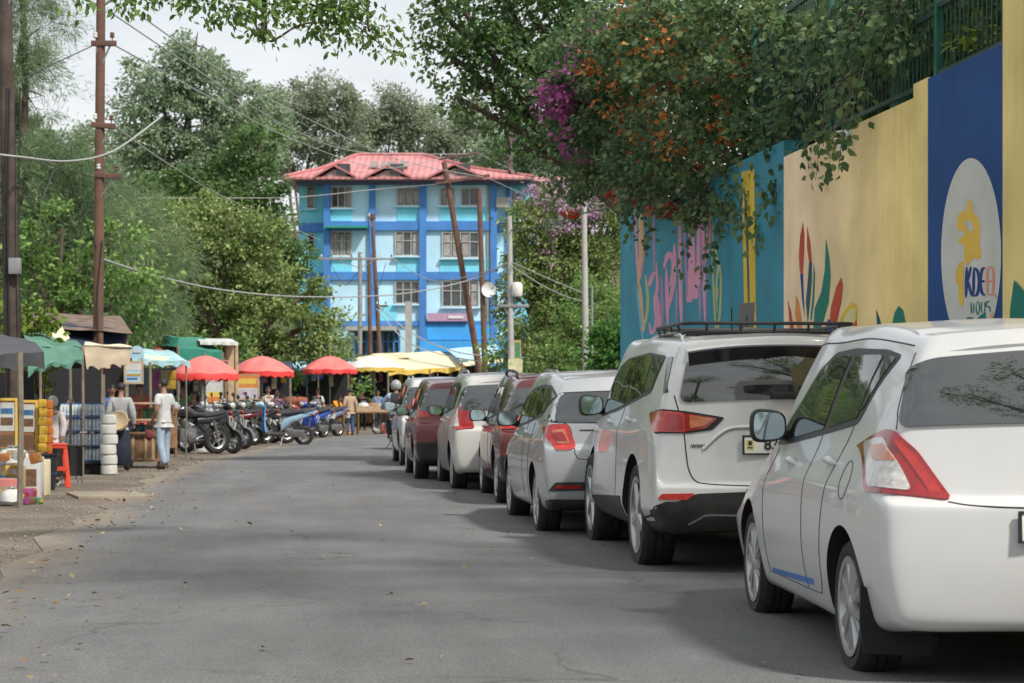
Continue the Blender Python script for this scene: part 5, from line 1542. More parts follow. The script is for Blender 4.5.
# hedge behind the bar fence
hd = thing('hedge', 'dark hedge pressed against the back of the green fence', 'hedge', (6.9, 17, 0))
hb = [(Vector((rd.uniform(-.1, .8), y - 17, z)), .6) for y in np.arange(12, 24, .8) for z in (3.6, 4.4, 5.2, 6.0)] + [(Vector((rd.uniform(.9, 1.6), y - 17, z)), .8) for y in np.arange(11, 25, 1.3) for z in (4.0, 5.2, 6.3)]
foliage('foliage', hb, L_dark, hd, leaf=.11, dens=60, per=34, subr=.3, seed=47)
foliage('young_leaves', [(at(975, 38, 16.3) - hd.location, .16), (at(985, 30, 16.3) - hd.location, .14)], L_lime, hd, leaf=.09, dens=250, per=8, subr=.1, seed=48)
b = MB()
for y, z in ((13.2, 0), (16.5, 0), (20, 0)): b.tube([(rd.uniform(.2, .5), y - 17, 0), (.3, y - 17 + .2, 2.2), (.1, y - 17 + .5, 4.9)], [.07, .06, .03], 7)
b.tube([(.3, -1.0, 4.2), (.1, -.2, 4.55), (-.1, .9, 4.75)], [.05, .06, .05], 7)
b.build('stems', M_bark, hd)

# boughs hanging into the top of the view from a tree on the left verge
ov = thing('verge_tree', 'leafy boughs hanging into the top of the view from the left verge', 'tree', (-5.6, 13.2, 0))
ob = []
for px, py, D, r in [(190, 3, 15.5, .14), (215, 8, 15.5, .14), (240, 12, 15.6, .16), (262, 22, 15.7, .13), (285, 8, 15.8, .16), (312, 14, 16, .18), (335, 22, 16, .17), (352, 12, 16.2, .16), (368, 25, 16.2, .14), (380, 45, 16.3, .12), (392, 54, 16.3, .09), (345, 38, 16.1, .1), (330, 5, 16, .2), (300, -5, 15.9, .2), (260, -6, 15.6, .2), (225, -8, 15.5, .2), (360, -5, 16.1, .2), (265, 40, 15.7, .06), (130, -12, 15.3, .2), (170, -10, 15.4, .2), (405, 50, 16.3, .05), (140, 4, 15.2, .07), (78, -4, 15.1, .1)]:
    ob.append((at(px, py, D) - ov.location, r))
big = [(Vector((x, y, z)), r) for x, y, z, r in [(0, 0, 7.0, 1.6), (2.2, .5, 6.6, 1.3), (1.5, -1.8, 7.2, 1.5), (-1, 1.5, 7.4, 1.6), (3.8, 1.8, 6.5, 1.1), (4.6, 3.0, 6.3, .9), (3.6, -2.5, 7.0, 1.2)]]
limbs('trunk', (0, 0, 0), (.4, .2, 4.9), big, .24, M_bark, ov, seed=14)
tw = MB()
for a_, b_ in ((17, 2), (13, 3), (12, 5), (17, 6), (18, 8), (13, 10), (6, 8), (8, 9), (14, 16), (19, 0)):
    p0, p1 = Vector(ob[a_][0]), Vector(ob[b_][0])
    tw.tube(catmull([p0 + Vector((0, 0, .5)), p0, p0.lerp(p1, .5) + Vector((0, 0, .05)), p1], 4), [.016 - .00105 * k for k in range(13)], 5)
tw.build('twigs', M_bark, ov)
foliage('low_leaves', ob, L_mid, ov, leaf=.062, dens=420, per=11, subr=.10, aspect=.5, droop=.6, seed=51)
foliage('crown', big, L_mid, ov, leaf=.13, dens=10, per=28, subr=.35, seed=52)

# big shade trees whose crowns the windows mirror and whose shade lies on the road
for i, (lb, x, y, r0, bl) in enumerate([
    ('spreading shade tree behind the yellow pillar, right of the view', 8.6, 9.5, .3, [(0, 0, 7.6, 2.0), (-2.0, -1.2, 6.8, 1.5), (-1.8, 1.8, 6.6, 1.5), (1.5, 1.5, 7.4, 1.8), (0, -2.5, 7.2, 1.7), (-3.2, .6, 6.6, 1.1), (-.5, 3.6, 6.8, 1.5), (-4.6, -1.6, 7.2, 1.2), (-6.0, .6, 7.4, 1.2), (-5.0, 3.0, 7.5, 1.1), (-7.6, -.8, 7.6, 1.0), (-3.4, -3.6, 7.0, 1.3)]),
    ('shade tree on the right verge behind the camera', 8.0, -4, .32, [(0, 0, 7.2, 2.2), (-2.2, 1.5, 6.8, 1.6), (-2.4, -1.5, 6.6, 1.6), (1.6, -1, 7.6, 2), (-1, 3.4, 6.8, 1.6), (-3.6, .5, 6.2, 1.2), (-4.5, -1, 9.0, 1.3), (-2.5, 1, 10.2, 1.4), (-6, .5, 10.0, 1.1), (-4, 2, 11.6, 1.2), (0, 0, 11, 1.6), (-7.5, -1, 11.6, 1.0), (-2, -1, 12.6, 1.2)]),
    ('shade tree standing back along the road behind the camera', 4.4, -22, .3, [(0, 0, 6.0, 2.2), (-2, .5, 5.2, 1.6), (2, -.5, 5.6, 1.8), (0, 1.5, 4.6, 1.6), (.5, 0, 7.8, 1.6)]),
    ('shade tree on the left verge behind the camera', -6.0, -16, .3, [(0, 0, 6.4, 2.4), (1.8, 1, 5.4, 1.6), (-2, -.5, 5.6, 1.8), (0, 2, 4.4, 1.5)]),
]):
    rt = thing('shade_tree', lb, 'tree', (x, y, 0), 0, 'shade trees outside the view')
    bb = [(Vector(q[:3]), q[3]) for q in bl]
    limbs('trunk', (0, 0, 0), (0, 0, 3.6), bb, r0, M_bark, rt, seed=60 + i)
    foliage('crown', bb, L_mid, rt, leaf=.17, dens=10, per=34, subr=.42, seed=70 + i)
# ------------------------------------------------------------------ blue building at the end of the road
BD = 132.0
K = BD / FPX


def bx(px): return (px - CX) * K
def bz(py): return hz(py, BD)


B_wall = mat('pale_blue_render', (.46, .71, .84), rough=.85, var=.14, scale=.5, bump=.1, bscale=6)
B_turq = mat('turquoise_render', (.19, .62, .76), rough=.85, var=.14, scale=.6)
B_band = mat('strong_blue_paint', (.055, .20, .52), rough=.7, var=.16, scale=.8)
B_lower = mat('bright_blue_paint', (.05, .33, .74), rough=.75, var=.15, scale=.8)
B_frame = mat('window_frame_cream', (.42, .41, .38), rough=.6, var=.12)
B_pane = mat('window_glass_dark', (.05, .055, .06), rough=.08, var=.6, scale=.9, spec=.7)
B_curt = mat('curtain', (.34, .33, .32), rough=.7, var=.4, scale=1.4)
B_soff = mat('soffit', (.10, .13, .24), rough=.8)
B_gable = mat('gable_board', (.36, .27, .27), rough=.8, var=.15)
B_grey = mat('grey_concrete', (.36, .35, .33), rough=.9, var=.2, bump=.2)
B_pinkwall = mat('mauve_signboard', (.42, .27, .40), rough=.7, var=.2)
# corrugated red roofing
B_roof = bpy.data.materials.new('red_roof_sheet')
nt, N, L, b = nodes(B_roof)
b.inputs['Roughness'].default_value = .55
tc = N.new('ShaderNodeTexCoord')
wv = N.new('ShaderNodeTexWave'); wv.bands_direction = 'X'; wv.inputs['Scale'].default_value = .75; wv.inputs['Distortion'].default_value = .3
L.new(tc.outputs['Object'], wv.inputs[0])
nn_ = N.new('ShaderNodeTexNoise'); nn_.inputs['Scale'].default_value = .8; nn_.inputs['Detail'].default_value = 5; L.new(tc.outputs['Object'], nn_.inputs[0])
cr = N.new('ShaderNodeValToRGB')
cr.color_ramp.elements[0].position = .3; cr.color_ramp.elements[0].color = (.36, .11, .115, 1); cr.color_ramp.elements[1].position = .75; cr.color_ramp.elements[1].color = (.54, .235, .235, 1)
mxr = N.new('ShaderNodeMath'); mxr.operation = 'MULTIPLY_ADD'; mxr.inputs[1].default_value = .2; L.new(wv.outputs[0], mxr.inputs[0]); L.new(nn_.outputs[0], mxr.inputs[2])
L.new(mxr.outputs[0], cr.inputs[0]); L.new(cr.outputs[0], b.inputs['Base Color'])
bp = N.new('ShaderNodeBump'); bp.inputs['Strength'].default_value = .6; bp.inputs['Distance'].default_value = .08; L.new(wv.outputs[0], bp.inputs['Height']); L.new(bp.outputs[0], b.inputs['Normal'])
B_trim = mat('roof_trim_red', (.42, .15, .15), rough=.6)

bld = thing('apartment_building', 'four storey pale blue building with dark blue bands and a red hipped roof', 'building', gd(512, BD), -TH)


def bbox(name, x0, x1, z0, z1, y0, y1, m, parent=bld, bev=0.0):
    b = MB(); b.box(((x0 + x1) / 2, (y0 + y1) / 2, (z0 + z1) / 2), (abs(x1 - x0), abs(y1 - y0), abs(z1 - z0)))
    return b.build(name, m, parent, smooth=False, bevel=bev)


zt = bz(179)
bbox('wall', bx(326), bx(497), -.1, zt, 0, 13, B_wall)
bbox('side_wall', bx(297), bx(326) - .002, -.1, zt, 1.2, 12.5, B_turq)
bbox('side_wall', bx(497) + .002, bx(512), -.1, zt, 1.2, 12.5, B_wall)
bbox('side_wall', bx(512) + .003, bx(530), -.1, zt - .02, 2.0, 12.3, B_turq)
# columns and floor bands (columns proudest, bands butt behind them)
for px0, px1 in ((324, 330.5), (369.5, 375.5), (419.5, 426.5), (490.5, 497)):
    bbox('column', bx(px0), bx(px1), .0, zt - .05, -.32, .02, B_band)
bbox('column', bx(506), bx(510), 0, zt - .05, 1.0, 1.22, B_band)
for py0, py1 in ((221.5, 230.5), (272, 280), (321, 326)):
    bbox('floor_band', bx(324.4), bx(497), bz(py1), bz(py0), -.22, .015, B_band)
    bbox('floor_band', bx(297), bx(323.9), bz(py1), bz(py0), 1.0, 1.215, B_band)
    bbox('floor_band', bx(497.2), bx(530), bz(py1), bz(py0), 1.0, 1.99, B_band)
bbox('eaves_band', bx(297), bx(530), bz(185), bz(180.6), -.42, .6, B_soff)
# turquoise spandrels and panels
for x0, x1, y0, y1 in ((330.7, 352, 208, 221), (397, 419.3, 207, 221), (440, 490.3, 207, 221), (397, 419.3, 256.5, 271.8), (440, 490.3, 258.5, 271.8), (331, 352, 257, 271.8), (376, 397, 305, 320.8)):
    bbox('spandrel_panel', bx(x0), bx(x1), bz(y1), bz(y0), -.06, .01, B_turq)
bbox('lower_wall', bx(426.8), bx(490.3), bz(340), bz(325.5), -.25, .01, B_lower)
bbox('lower_wall', bx(420), bx(548), bz(352), bz(341), -.6, .7, B_lower)
bbox('lower_wall', bx(376), bx(419.3), bz(372), bz(326.3), -.05, .01, B_wall)


def window(x0, x1, y0, y1, nx, ny, yo=0.0, curtain=.5, seed=0):
    X0, X1, Z0, Z1 = bx(x0), bx(x1), bz(y1), bz(y0)
    f = MB(); w = .075
    for (a, c) in ((X0, X0 + w), (X1 - w, X1)): f.box(((a + c) / 2, yo - .06, (Z0 + Z1) / 2), (w, .16, Z1 - Z0))
    for (a, c) in ((Z0, Z0 + w), (Z1 - w, Z1)): f.box(((X0 + X1) / 2, yo - .055, (a + c) / 2), (X1 - X0 - 2 * w, .15, w))
    for i in range(1, nx): f.box((X0 + (X1 - X0) * i / nx, yo - .045, (Z0 + Z1) / 2), (.06, .13, Z1 - Z0 - 2 * w))
    for i in range(1, ny): f.box(((X0 + X1) / 2, yo - .05, Z0 + (Z1 - Z0) * (.62 if ny == 2 else i / ny)), (X1 - X0 - 2 * w, .12, .055))
    fr = f.build('window', B_frame, bld, smooth=False)
    p = MB(); p.box(((X0 + X1) / 2, yo - .015, (Z0 + Z1) / 2), (X1 - X0 - .1, .05, Z1 - Z0 - .1))
    p.build('pane', B_pane, fr, smooth=False)
    rd = random.Random(seed)
    c = MB(); n = 0
    for i in range(nx):
        if rd.random() < curtain:
            a = X0 + (X1 - X0) * i / nx + .12; e = X0 + (X1 - X0) * (i + 1) / nx - .08
            ng = 7
            c.grid(lambda u, v: (a + (e - a) * u, yo - .05 - .012 * math.cos(u * ng * PI), Z0 + .14 + (Z1 - Z0 - .3) * v), 14, 1); n += 1
    if n: c.build('curtain', B_curt, fr)
    s = MB(); s.box(((X0 + X1) / 2, yo - .16, Z0 - .06), (X1 - X0 + .25, .32, .1)); s.build('sill', B_wall, fr, smooth=False)


window(305, 313, 185, 207, 1, 2, 1.2, .3, 1); window(331.2, 352, 186.5, 208, 3, 1, 0, .6, 2); window(397, 419.3, 187.5, 206, 3, 1, 0, .6, 3); window(440, 455, 188, 206, 2, 1, 0, .3, 4); window(461, 478, 188, 206, 2, 1, 0, .3, 5)
window(305, 313, 232, 250, 1, 2, 1.2, .3, 6); window(331.2, 352, 231.5, 256, 3, 2, 0, .8, 7); window(395, 419.3, 231.5, 256, 3, 2, 0, .5, 8); window(442, 479, 232, 258, 4, 2, 0, .5, 9)
window(305, 313, 281, 300, 1, 2, 1.2, .3, 10); window(395, 419.3, 281, 304, 3, 2, 0, .4, 11); window(442, 479, 281, 307, 4, 2, 0, .25, 12)
window(513, 520, 190, 206, 1, 1, 2.0, .2, 13)
bbox('window_hood', bx(326), bx(368), bz(229), bz(227), -1.0, -.23, mat('green_hood', (.02, .26, .18), rough=.6))
# roof: hip with flared eaves and three gables
ex0, ex1, ze = bx(286), bx(534), bz(179.5)
ry = 6.2; e0, e1 = -1.5, 13.8
rx0, rx1, zr = bx(350), bx(420), bz(143.5)
mx0, mx1, zm = bx(320), bx(456), bz(163.5)
r = MB()
V = [(ex0, e0, ze), (ex1, e0, ze), (ex1, e1, ze), (ex0, e1, ze), (mx0, 2.6, zm), (mx1 + 1, 2.6, zm), (mx1 + 1, 9.6, zm), (mx0, 9.6, zm), (rx0, ry, zr), (rx1, ry, zr)]
V = V + [(v[0], v[1], v[2] - .14) for v in V[:4]]
r.add(V, [(0, 1, 5, 4), (1, 2, 6, 5), (2, 3, 7, 6), (3, 0, 4, 7), (4, 5, 9, 8), (5, 6, 9), (6, 7, 8, 9), (7, 4, 8), (1, 0, 10, 11), (2, 1, 11, 12), (3, 2, 12, 13), (0, 3, 13, 10), (10, 13, 12, 11)])
roof = r.build('roof', B_roof, bld, smooth=False)
t = MB()
for a, c in (((ex0, e0, ze), (mx0, 2.6, zm)), ((mx0, 2.6, zm), (rx0, ry, zr)), ((rx0, ry, zr), (rx1, ry, zr)), ((rx1, ry, zr), (mx1 + 1, 2.6, zm)), ((mx1 + 1, 2.6, zm), (ex1, e0, ze))):
    t.tube([Vector(a) + Vector((0, 0, .04)), Vector(c) + Vector((0, 0, .04))], .13, 6)
t.build('ridge_cap', B_trim, roof)
for (p0, p1, pa, ya) in ((316, 358, 336, 167.5), (367, 412, 389, 168), (430, 484, 455, 166.5)):
    x0, x1, xa, za, zb = bx(p0), bx(p1), bx(pa), bz(ya), bz(179)
    g = MB(); yf_ = -1.55
    q = [(x0, yf_, zb), (x1, yf_, zb), (xa, yf_, za)]
    back = [(x0 + .3, 1.2, zb + .5), (x1 - .3, 1.2, zb + .5), (xa, 3.6, za)]
    g.add([q[0], q[2], back[2], back[0]], [(0, 1, 2, 3)]); g.add([q[2], q[1], back[1], back[2]], [(0, 1, 2, 3)])
    go = g.build('gable_roof', B_roof, roof, smooth=False)
    g = MB(); g.add([(x0 + .5, yf_ + .25, zb), (x1 - .5, yf_ + .25, zb), (xa, yf_ + .25, za - .25)], [(0, 1, 2)]); g.build('gable', B_gable, roof, smooth=False)
    g = MB()
    for a, c in ((q[0], q[2]), (q[2], q[1])): g.bar(Vector(a) + Vector((0, -.04, -.03)), Vector(c) + Vector((0, -.04, -.03)), .05, .12)
    g.build('barge_board', B_trim, roof, smooth=False)
    g = MB(); g.box((xa + .6, yf_ + .2, zb + .5), (.9, .06, .7)); g.build('attic_window', B_pane, roof, smooth=False)
# ground level: grey porch, glazed shopfront, mauve board
bbox('porch_beam', bx(350), bx(400), bz(332), bz(328), -3.2, -.1, B_grey)
bbox('porch_pillar', bx(408), bx(414), -.1, bz(304), -3.6, -2.7, B_grey)
bbox('shopfront', bx(357), bx(400), bz(372), bz(332.4), -.8, -.3, B_pane)
f = MB()
for k in range(9): f.box((bx(357 + 43 * k / 8), -.86, bz(352)), (.12, .1, bz(332.4) - bz(372)))
for py in (342, 356): f.box((bx(378.5), -.865, bz(py)), (bx(400) - bx(357), .09, .1))
f.build('shopfront_frame', mat('blue_frame', (.05, .22, .5), rough=.6), bld, smooth=False)
bbox('signboard', bx(427.5), bx(468), bz(321.5), bz(313.5), -.5, -.26, B_pinkwall)
tm = mesh_obj('sign_lettering', text_mesh('HOTEL', .42, .01, .01), mat('pale_lettering', (.65, .6, .66)), None, smooth=False)
bpy.data.objects.remove(tm)
f = MB(); f.box((bx(456), -.53, bz(317.5)), (1.0, .04, .18)); f.build('sign_stripe', mat('pale_lettering', (.65, .6, .66)), bld, smooth=False)
# air conditioner, pipes
f = MB(); f.box((bx(503), -.25, bz(203)), (.9, .5, .7)); f.build('air_conditioner', B_grey, bld, bevel=.05)
f = MB(); f.tube([(bx(488), -.1, bz(185)), (bx(488), -.1, 1)], .08, 6); f.build('drain_pipe', B_grey, bld)
f = MB()
for px in (372, 383, 391, 402):
    f.box((bx(px), 2.2, bz(160.5)), (.5, .7, .35)); f.tube([(bx(px), 2.0, bz(163)), (bx(px), 2.0, bz(158))], .06, 5)
f.build('roof_fixture', B_grey, roof)

an = thing('annex_building', 'low building with a red tin roof right of the blue building', 'building', gd(552, 142), -TH)
k2 = 142 / FPX
b = MB(); b.box((0, 4, hz(182, 142) / 2), (38 * k2, 8, hz(182, 142))); b.build('wall', mat('dull_grey_render', (.20, .22, .22), rough=.9, var=.3, scale=.5), an, smooth=False)
b = MB(); z0, z1 = hz(182, 142), hz(170.5, 142)
b.add([(-20 * k2, -.8, z0), (20 * k2, -.8, z0), (20 * k2, 4, z1), (-20 * k2, 4, z1), (20 * k2, 9, z0), (-20 * k2, 9, z0)], [(0, 1, 2, 3), (3, 2, 4, 5), (0, 3, 5), (1, 4, 2), (0, 5, 4, 1)])
b.build('roof', B_roof, an, smooth=False)

# ------------------------------------------------------------------ poles
M_rust = mat('rusty_steel_pole', (.17, .085, .055), rough=.9, var=.5, scale=3, bump=.3, col2=(.09, .055, .045))
M_dkpole = mat('dark_timber_pole', (.07, .05, .042), rough=.9, var=.5, scale=3, bump=.4)
M_conc = mat('concrete_pole', (.40, .39, .37), rough=.9, var=.2, scale=2, bump=.2)
M_gal = mat('galvanised', (.30, .30, .30), rough=.55, metal=.6, var=.2)
M_cer = mat('brown_insulator', (.14, .07, .05), rough=.3)
M_whi = mat('white_insulator', (.62, .61, .58), rough=.4)
POLES = {}


def pole(key, name, label, top, bot_px, D, w0, w1, m, arms=(), ladder=False, extra=None):
    """top (px,py); foot px on the ground; arms: (py, px0, px1, tilt)"""
    base = gd(bot_px, D)
    root = thing(name, label, 'utility pole', base, -TH)
    T = at(top[0], top[1], D) - base
    loc = lambda px, py: Vector(((px - bot_px) * D / FPX, 0, hz(py, D)))
    t = loc(*top)
    s = MB(); s.tube([(0, 0, -.3), (0, 0, 0), t * .5, t], [w0, w0, (w0 + w1) / 2, w1], 12)
    s.build('shaft', m, root)
    for (py, p0, p1, dy) in arms:
        a = loc(p0, py - dy); c = loc(p1, py + dy)
        off = Vector((0, -w0 * .6, 0))
        b = MB(); b.bar(a + off, c + off, .09, .10); arm = b.build('cross_arm', m if m is not M_conc else M_gal, root, bevel=.01)
        n = max(2, int((c - a).length / .45))
        for k in range(n):
            q = a.lerp(c, (k + .25) / (n - .5)) + off
            i = MB(); i.lathe([(.012, 0), (.012, .06), (.045, .065), (.05, .09), (.03, .11), (.045, .125), (.04, .16), (.0001, .17)], 8, Matrix.Translation(q + Vector((0, 0, .045))))
            i.build('insulator', M_cer if k % 2 else M_whi, arm)
        st = MB(); mid = a.lerp(c, .5); ctr = Vector((t.x * mid.z / t.z, 0, mid.z))
        st.tube([ctr + Vector((0, -w0 * .5, -.45)), a.lerp(c, .2) + off], .02, 5); st.tube([ctr + Vector((0, -w0 * .5, -.45)), a.lerp(c, .8) + off], .02, 5)
        st.build('brace', M_gal, root)
    if extra: extra(root, loc, t)
    POLES[key] = root
    return root


def p1x(root, loc, t):
    b = MB()
    for k, x in enumerate((-.1, -.06, .09)): b.tube(catmull([(x, -.12, .2), (x + .02, -.13, 1.8), (x - .01, -.12, 3.6), (x + .01, -.1, 5.5)], 4), .011, 5)
    b.build('down_cable', mat('black_cable', (.02, .02, .02), rough=.6), root)
    b = MB(); b.box((.04, -.16, 3.05), (.16, .1, .22)); b.build('junction_box', M_gal, root, bevel=.01)


def p2x(root, loc, t):
    b = MB(); b.tube([t + Vector((-.5, 0, -.1)), t + Vector((.0, 0, -.35)), t + Vector((.7, 0, .1))], .03, 6); b.build('bracket', M_gal, root)
    b = MB(); b.tube(catmull([(.05, -.12, .3), (.1, -.14, 1.6), (.03, -.13, 3.0), (.12, -.1, 4.2)], 4), .012, 5); b.build('down_cable', mat('black_cable', (.02, .02, .02), rough=.6), root)
    b = MB(); b.tube([(0, 0, 0), (0, 0, 1.7)], [.17, .15], 12); b.build('painted_foot', mat('limewashed_timber', (.20, .17, .13), rough=.95, var=.5, scale=3, bump=.4), root)


pole('p1', 'utility_pole', 'thick dark brown pole at the left edge beside the grey tarpaulin', (4, -40), 15, 27.5, .115, .10, M_dkpole, [(-20, -25, 35, 0)], extra=p1x)
pole('p2', 'utility_pole', 'tall brown pole with short cross arms behind the tan awning', (101, -12), 97, 37.5, .105, .085, M_rust, [(44, 92, 117, 0), (126, 92, 116, 1), (176, 95, 122, 1)], extra=p2x)


def pax(root, loc, t):
    b = MB(); b.bar(loc(436, 184) + Vector((0, -.25, 0)), loc(490, 176) + Vector((0, -.25, 0)), .12, .12); b.build('tie_beam', M_rust, root)


pole('pa', 'utility_pole', 'rusty pole leaning left in front of the blue building, topped by a crooked cross arm', (444, 162), 489, 90, .16, .12, M_rust, [(156, 438, 479, -3)], extra=pax)


def pbx(root, loc, t):
    b = MB(); q = loc(489, 290) + Vector((0, -.3, 0))
    b.lathe([(.0001, .12), (.16, .10), (.29, .03), (.33, -.03), (.30, -.02), (.16, .06), (.0001, .08)], 20, Matrix.Translation(q) @ Matrix.Rotation(PI / 2, 4, 'X') @ Matrix.Rotation(PI, 4, 'X'))
    b.build('satellite_dish', mat('white_dish', (.7, .7, .68), rough=.5), root)


pole('pb', 'utility_pole', 'upright rusty pole with a white dish, right of the leaning pole', (479, 188), 487, 89, .14, .11, M_rust, [], extra=pbx)
pole('pc', 'utility_pole', 'thin brown pole leaning before the middle windows of the blue building', (372, 214), 384, 98, .13, .08, M_rust, [(218, 368, 376, 0), (306, 375, 388, 0)])
pole('pd', 'utility_pole', 'short brown pole just left of the thin leaning pole', (369, 258), 371, 99, .11, .09, M_rust, [])
pole('pe', 'utility_pole', 'grey steel pole carrying a wide cross arm before the building', (360, 252), 360, 97, .12, .10, M_gal, [(259, 319, 394, 0)])


def pfx(root, loc, t):
    b = MB(); b.lathe([(.0001, 0), (.17, .02), (.2, .1), (.2, .42), (.15, .5), (.0001, .52)], 14, Matrix.Translation(loc(517, 297) + Vector((0, -.1, 0)))); b.build('meter_drum', M_whi, root)
    b = MB(); b.box((.12, -.16, 1.9), (.5, .06, 1.5)); b.build('pole_banner', mat('striped_banner', (.62, .60, .35), rough=.7, var=.5, scale=3), root)


pole('pf', 'utility_pole', 'pale concrete pole with a small drum right of the blue building', (509.5, 216), 512, 70, .115, .085, M_conc, [(306, 497, 529, 0)], extra=pfx)
pole('pg', 'utility_pole', 'pale concrete pole before the green tree near the wall end', (584, 203), 587, 56, .095, .075, M_conc, [])
pole('ph', 'utility_pole', 'thin steel pole beside the concrete pole near the wall end', (592, 286), 592.5, 55.5, .035, .03, M_gal, [])

# ------------------------------------------------------------------ wires
M_wire = mat('grey_cable', (.35, .35, .34), rough=.6, var=.1)
M_wirek = mat('black_cable', (.02, .02, .02), rough=.6)
WR = [
    ('thick pale cable looping from the nearest pole up over the second pole', [(-20, 152, 27), (20, 157, 27), (70, 161, 30), (115, 150, 33), (162, 116, 36)], .016, M_wire),
    ('pale cable sagging from the second pole across to the concrete pole', [(99, 258, 37.5), (160, 277, 46), (230, 291, 55), (310, 297, 63), (400, 294, 70), (470, 280, 72), (511, 262, 70)], .022, M_wire),
    ('upper wire running from the second pole down to the crooked cross arm', [(116, 46, 37.5), (200, 92, 52), (290, 138, 68), (380, 168, 82), (445, 157, 90)], .016, M_wire),
    ('second wire running from the second pole to the crooked cross arm', [(110, 12, 37.5), (200, 72, 52), (290, 128, 70), (360, 152, 82), (470, 154, 90)], .016, M_wire),
    ('third wire running from the bracket of the second pole to the crooked beam', [(130, 8, 37.5), (220, 70, 52), (310, 120, 70), (400, 160, 84), (488, 178, 90)], .016, M_wire),
    ('dark wire slanting from the second pole to the left edge', [(-10, 95, 28), (30, 75, 32), (92, 46, 37.4)], .011, M_wirek),
    ('wire from the second pole dropping behind the pale olive tree', [(116, 127, 37.5), (170, 165, 50), (230, 200, 70), (320, 240, 96)], .014, M_wire),
    ('nearly level wire before the dark tree and the upper windows', [(140, 198, 70), (230, 198, 78), (300, 197, 86), (370, 190, 92), (440, 184, 90)], .017, M_wire),
    ('wire from the wide cross arm to the concrete pole', [(392, 258, 97), (430, 280, 90), (470, 276, 80), (510, 262, 70)], .02, M_wire),
    ('upper pale wire from the crooked cross arm to the wall end', [(478, 153, 90), (530, 178, 70), (580, 189, 50), (640, 193, 33)], .014, M_wire),
    ('lower pale wire from the crooked beam to the wall end', [(488, 178, 90), (530, 196, 70), (580, 203, 50), (640, 204, 33)], .014, M_wire),
    ('black cable rising from the concrete pole toward the climber', [(511, 230, 70), (545, 226, 60), (585, 213, 48), (640, 203, 33)], .02, M_wirek),
    ('pale wire sagging from the concrete pole to the pole by the wall end', [(512, 266, 70), (540, 284, 65), (565, 296, 60), (586, 302, 56)], .017, M_wire),
    ('second pale wire sagging below it to the pole by the wall end', [(512, 262, 70), (545, 277, 64), (586, 294, 56)], .017, M_wire),
    ('bundle of cables dropping from the thin leaning pole to the awning', [(378, 306, 98), (410, 332, 94), (450, 350, 90), (484, 356, 89)], .03, M_wire),
    ('cable dropping from the thin leaning pole beside the bundle', [(376, 308, 98), (405, 340, 94), (440, 354, 92), (482, 362, 89)], .03, M_wire),
    ('short tangle of wire hanging from the wide cross arm', [(330, 262, 97), (345, 285, 97), (362, 270, 97), (376, 292, 97), (386, 262, 97)], .014, M_wirek),
    ('thin wire from the nearest pole down to the second pole', [(15, 140, 27.5), (45, 162, 31), (97, 178, 37.5)], .009, M_wirek),
    ('slack wire between the nearest pole and the needle tree', [(16, 185, 27.5), (40, 200, 30), (62, 170, 34), (97, 250, 37.5)], .009, M_wirek),
]
for lb, pts, r_, m_ in WR:
    b = MB(); C = catmull([at(*p) for p in pts], 8); b.tube(C, r_, 5)
    o = b.build('overhead_wire', m_); tag(o, lb, 'wire', 'overhead wires')
# ------------------------------------------------------------------ people and two-wheelers
def skin_mesh(name, J, E, root, sub=2):
    names = list(J)
    me = bpy.data.meshes.new(name)
    me.from_pydata([J[n][0] for n in names], [(names.index(a), names.index(b)) for a, b in E], [])
    o = bpy.data.objects.new(name, me); COL.objects.link(o)
    md = o.modifiers.new('k', 'SKIN'); md.use_smooth_shade = True; md.branch_smoothing = .4
    for i, n in enumerate(names):
        r = J[n][1]
        sv = me.skin_vertices[0].data[i]
        sv.radius = r if isinstance(r, tuple) else (r, r)
        sv.use_root = (n == root)
    s2 = o.modifiers.new('s', 'SUBSURF'); s2.levels = sub; s2.render_levels = sub
    e = eval_mesh(o, name)
    bpy.data.objects.remove(o); bpy.data.meshes.remove(me)
    return e


M_skin = mat('brown_skin', (.26, .14, .085), rough=.55, var=.1)
M_hair = mat('black_hair', (.012, .010, .009), rough=.6, var=.4, scale=30)
M_shoe = mat('dark_shoe', (.02, .018, .016), rough=.5)


def cloth(name, col): return mat('cloth_' + name, col, rough=.9, var=.2, scale=7, bump=.25, bscale=14)


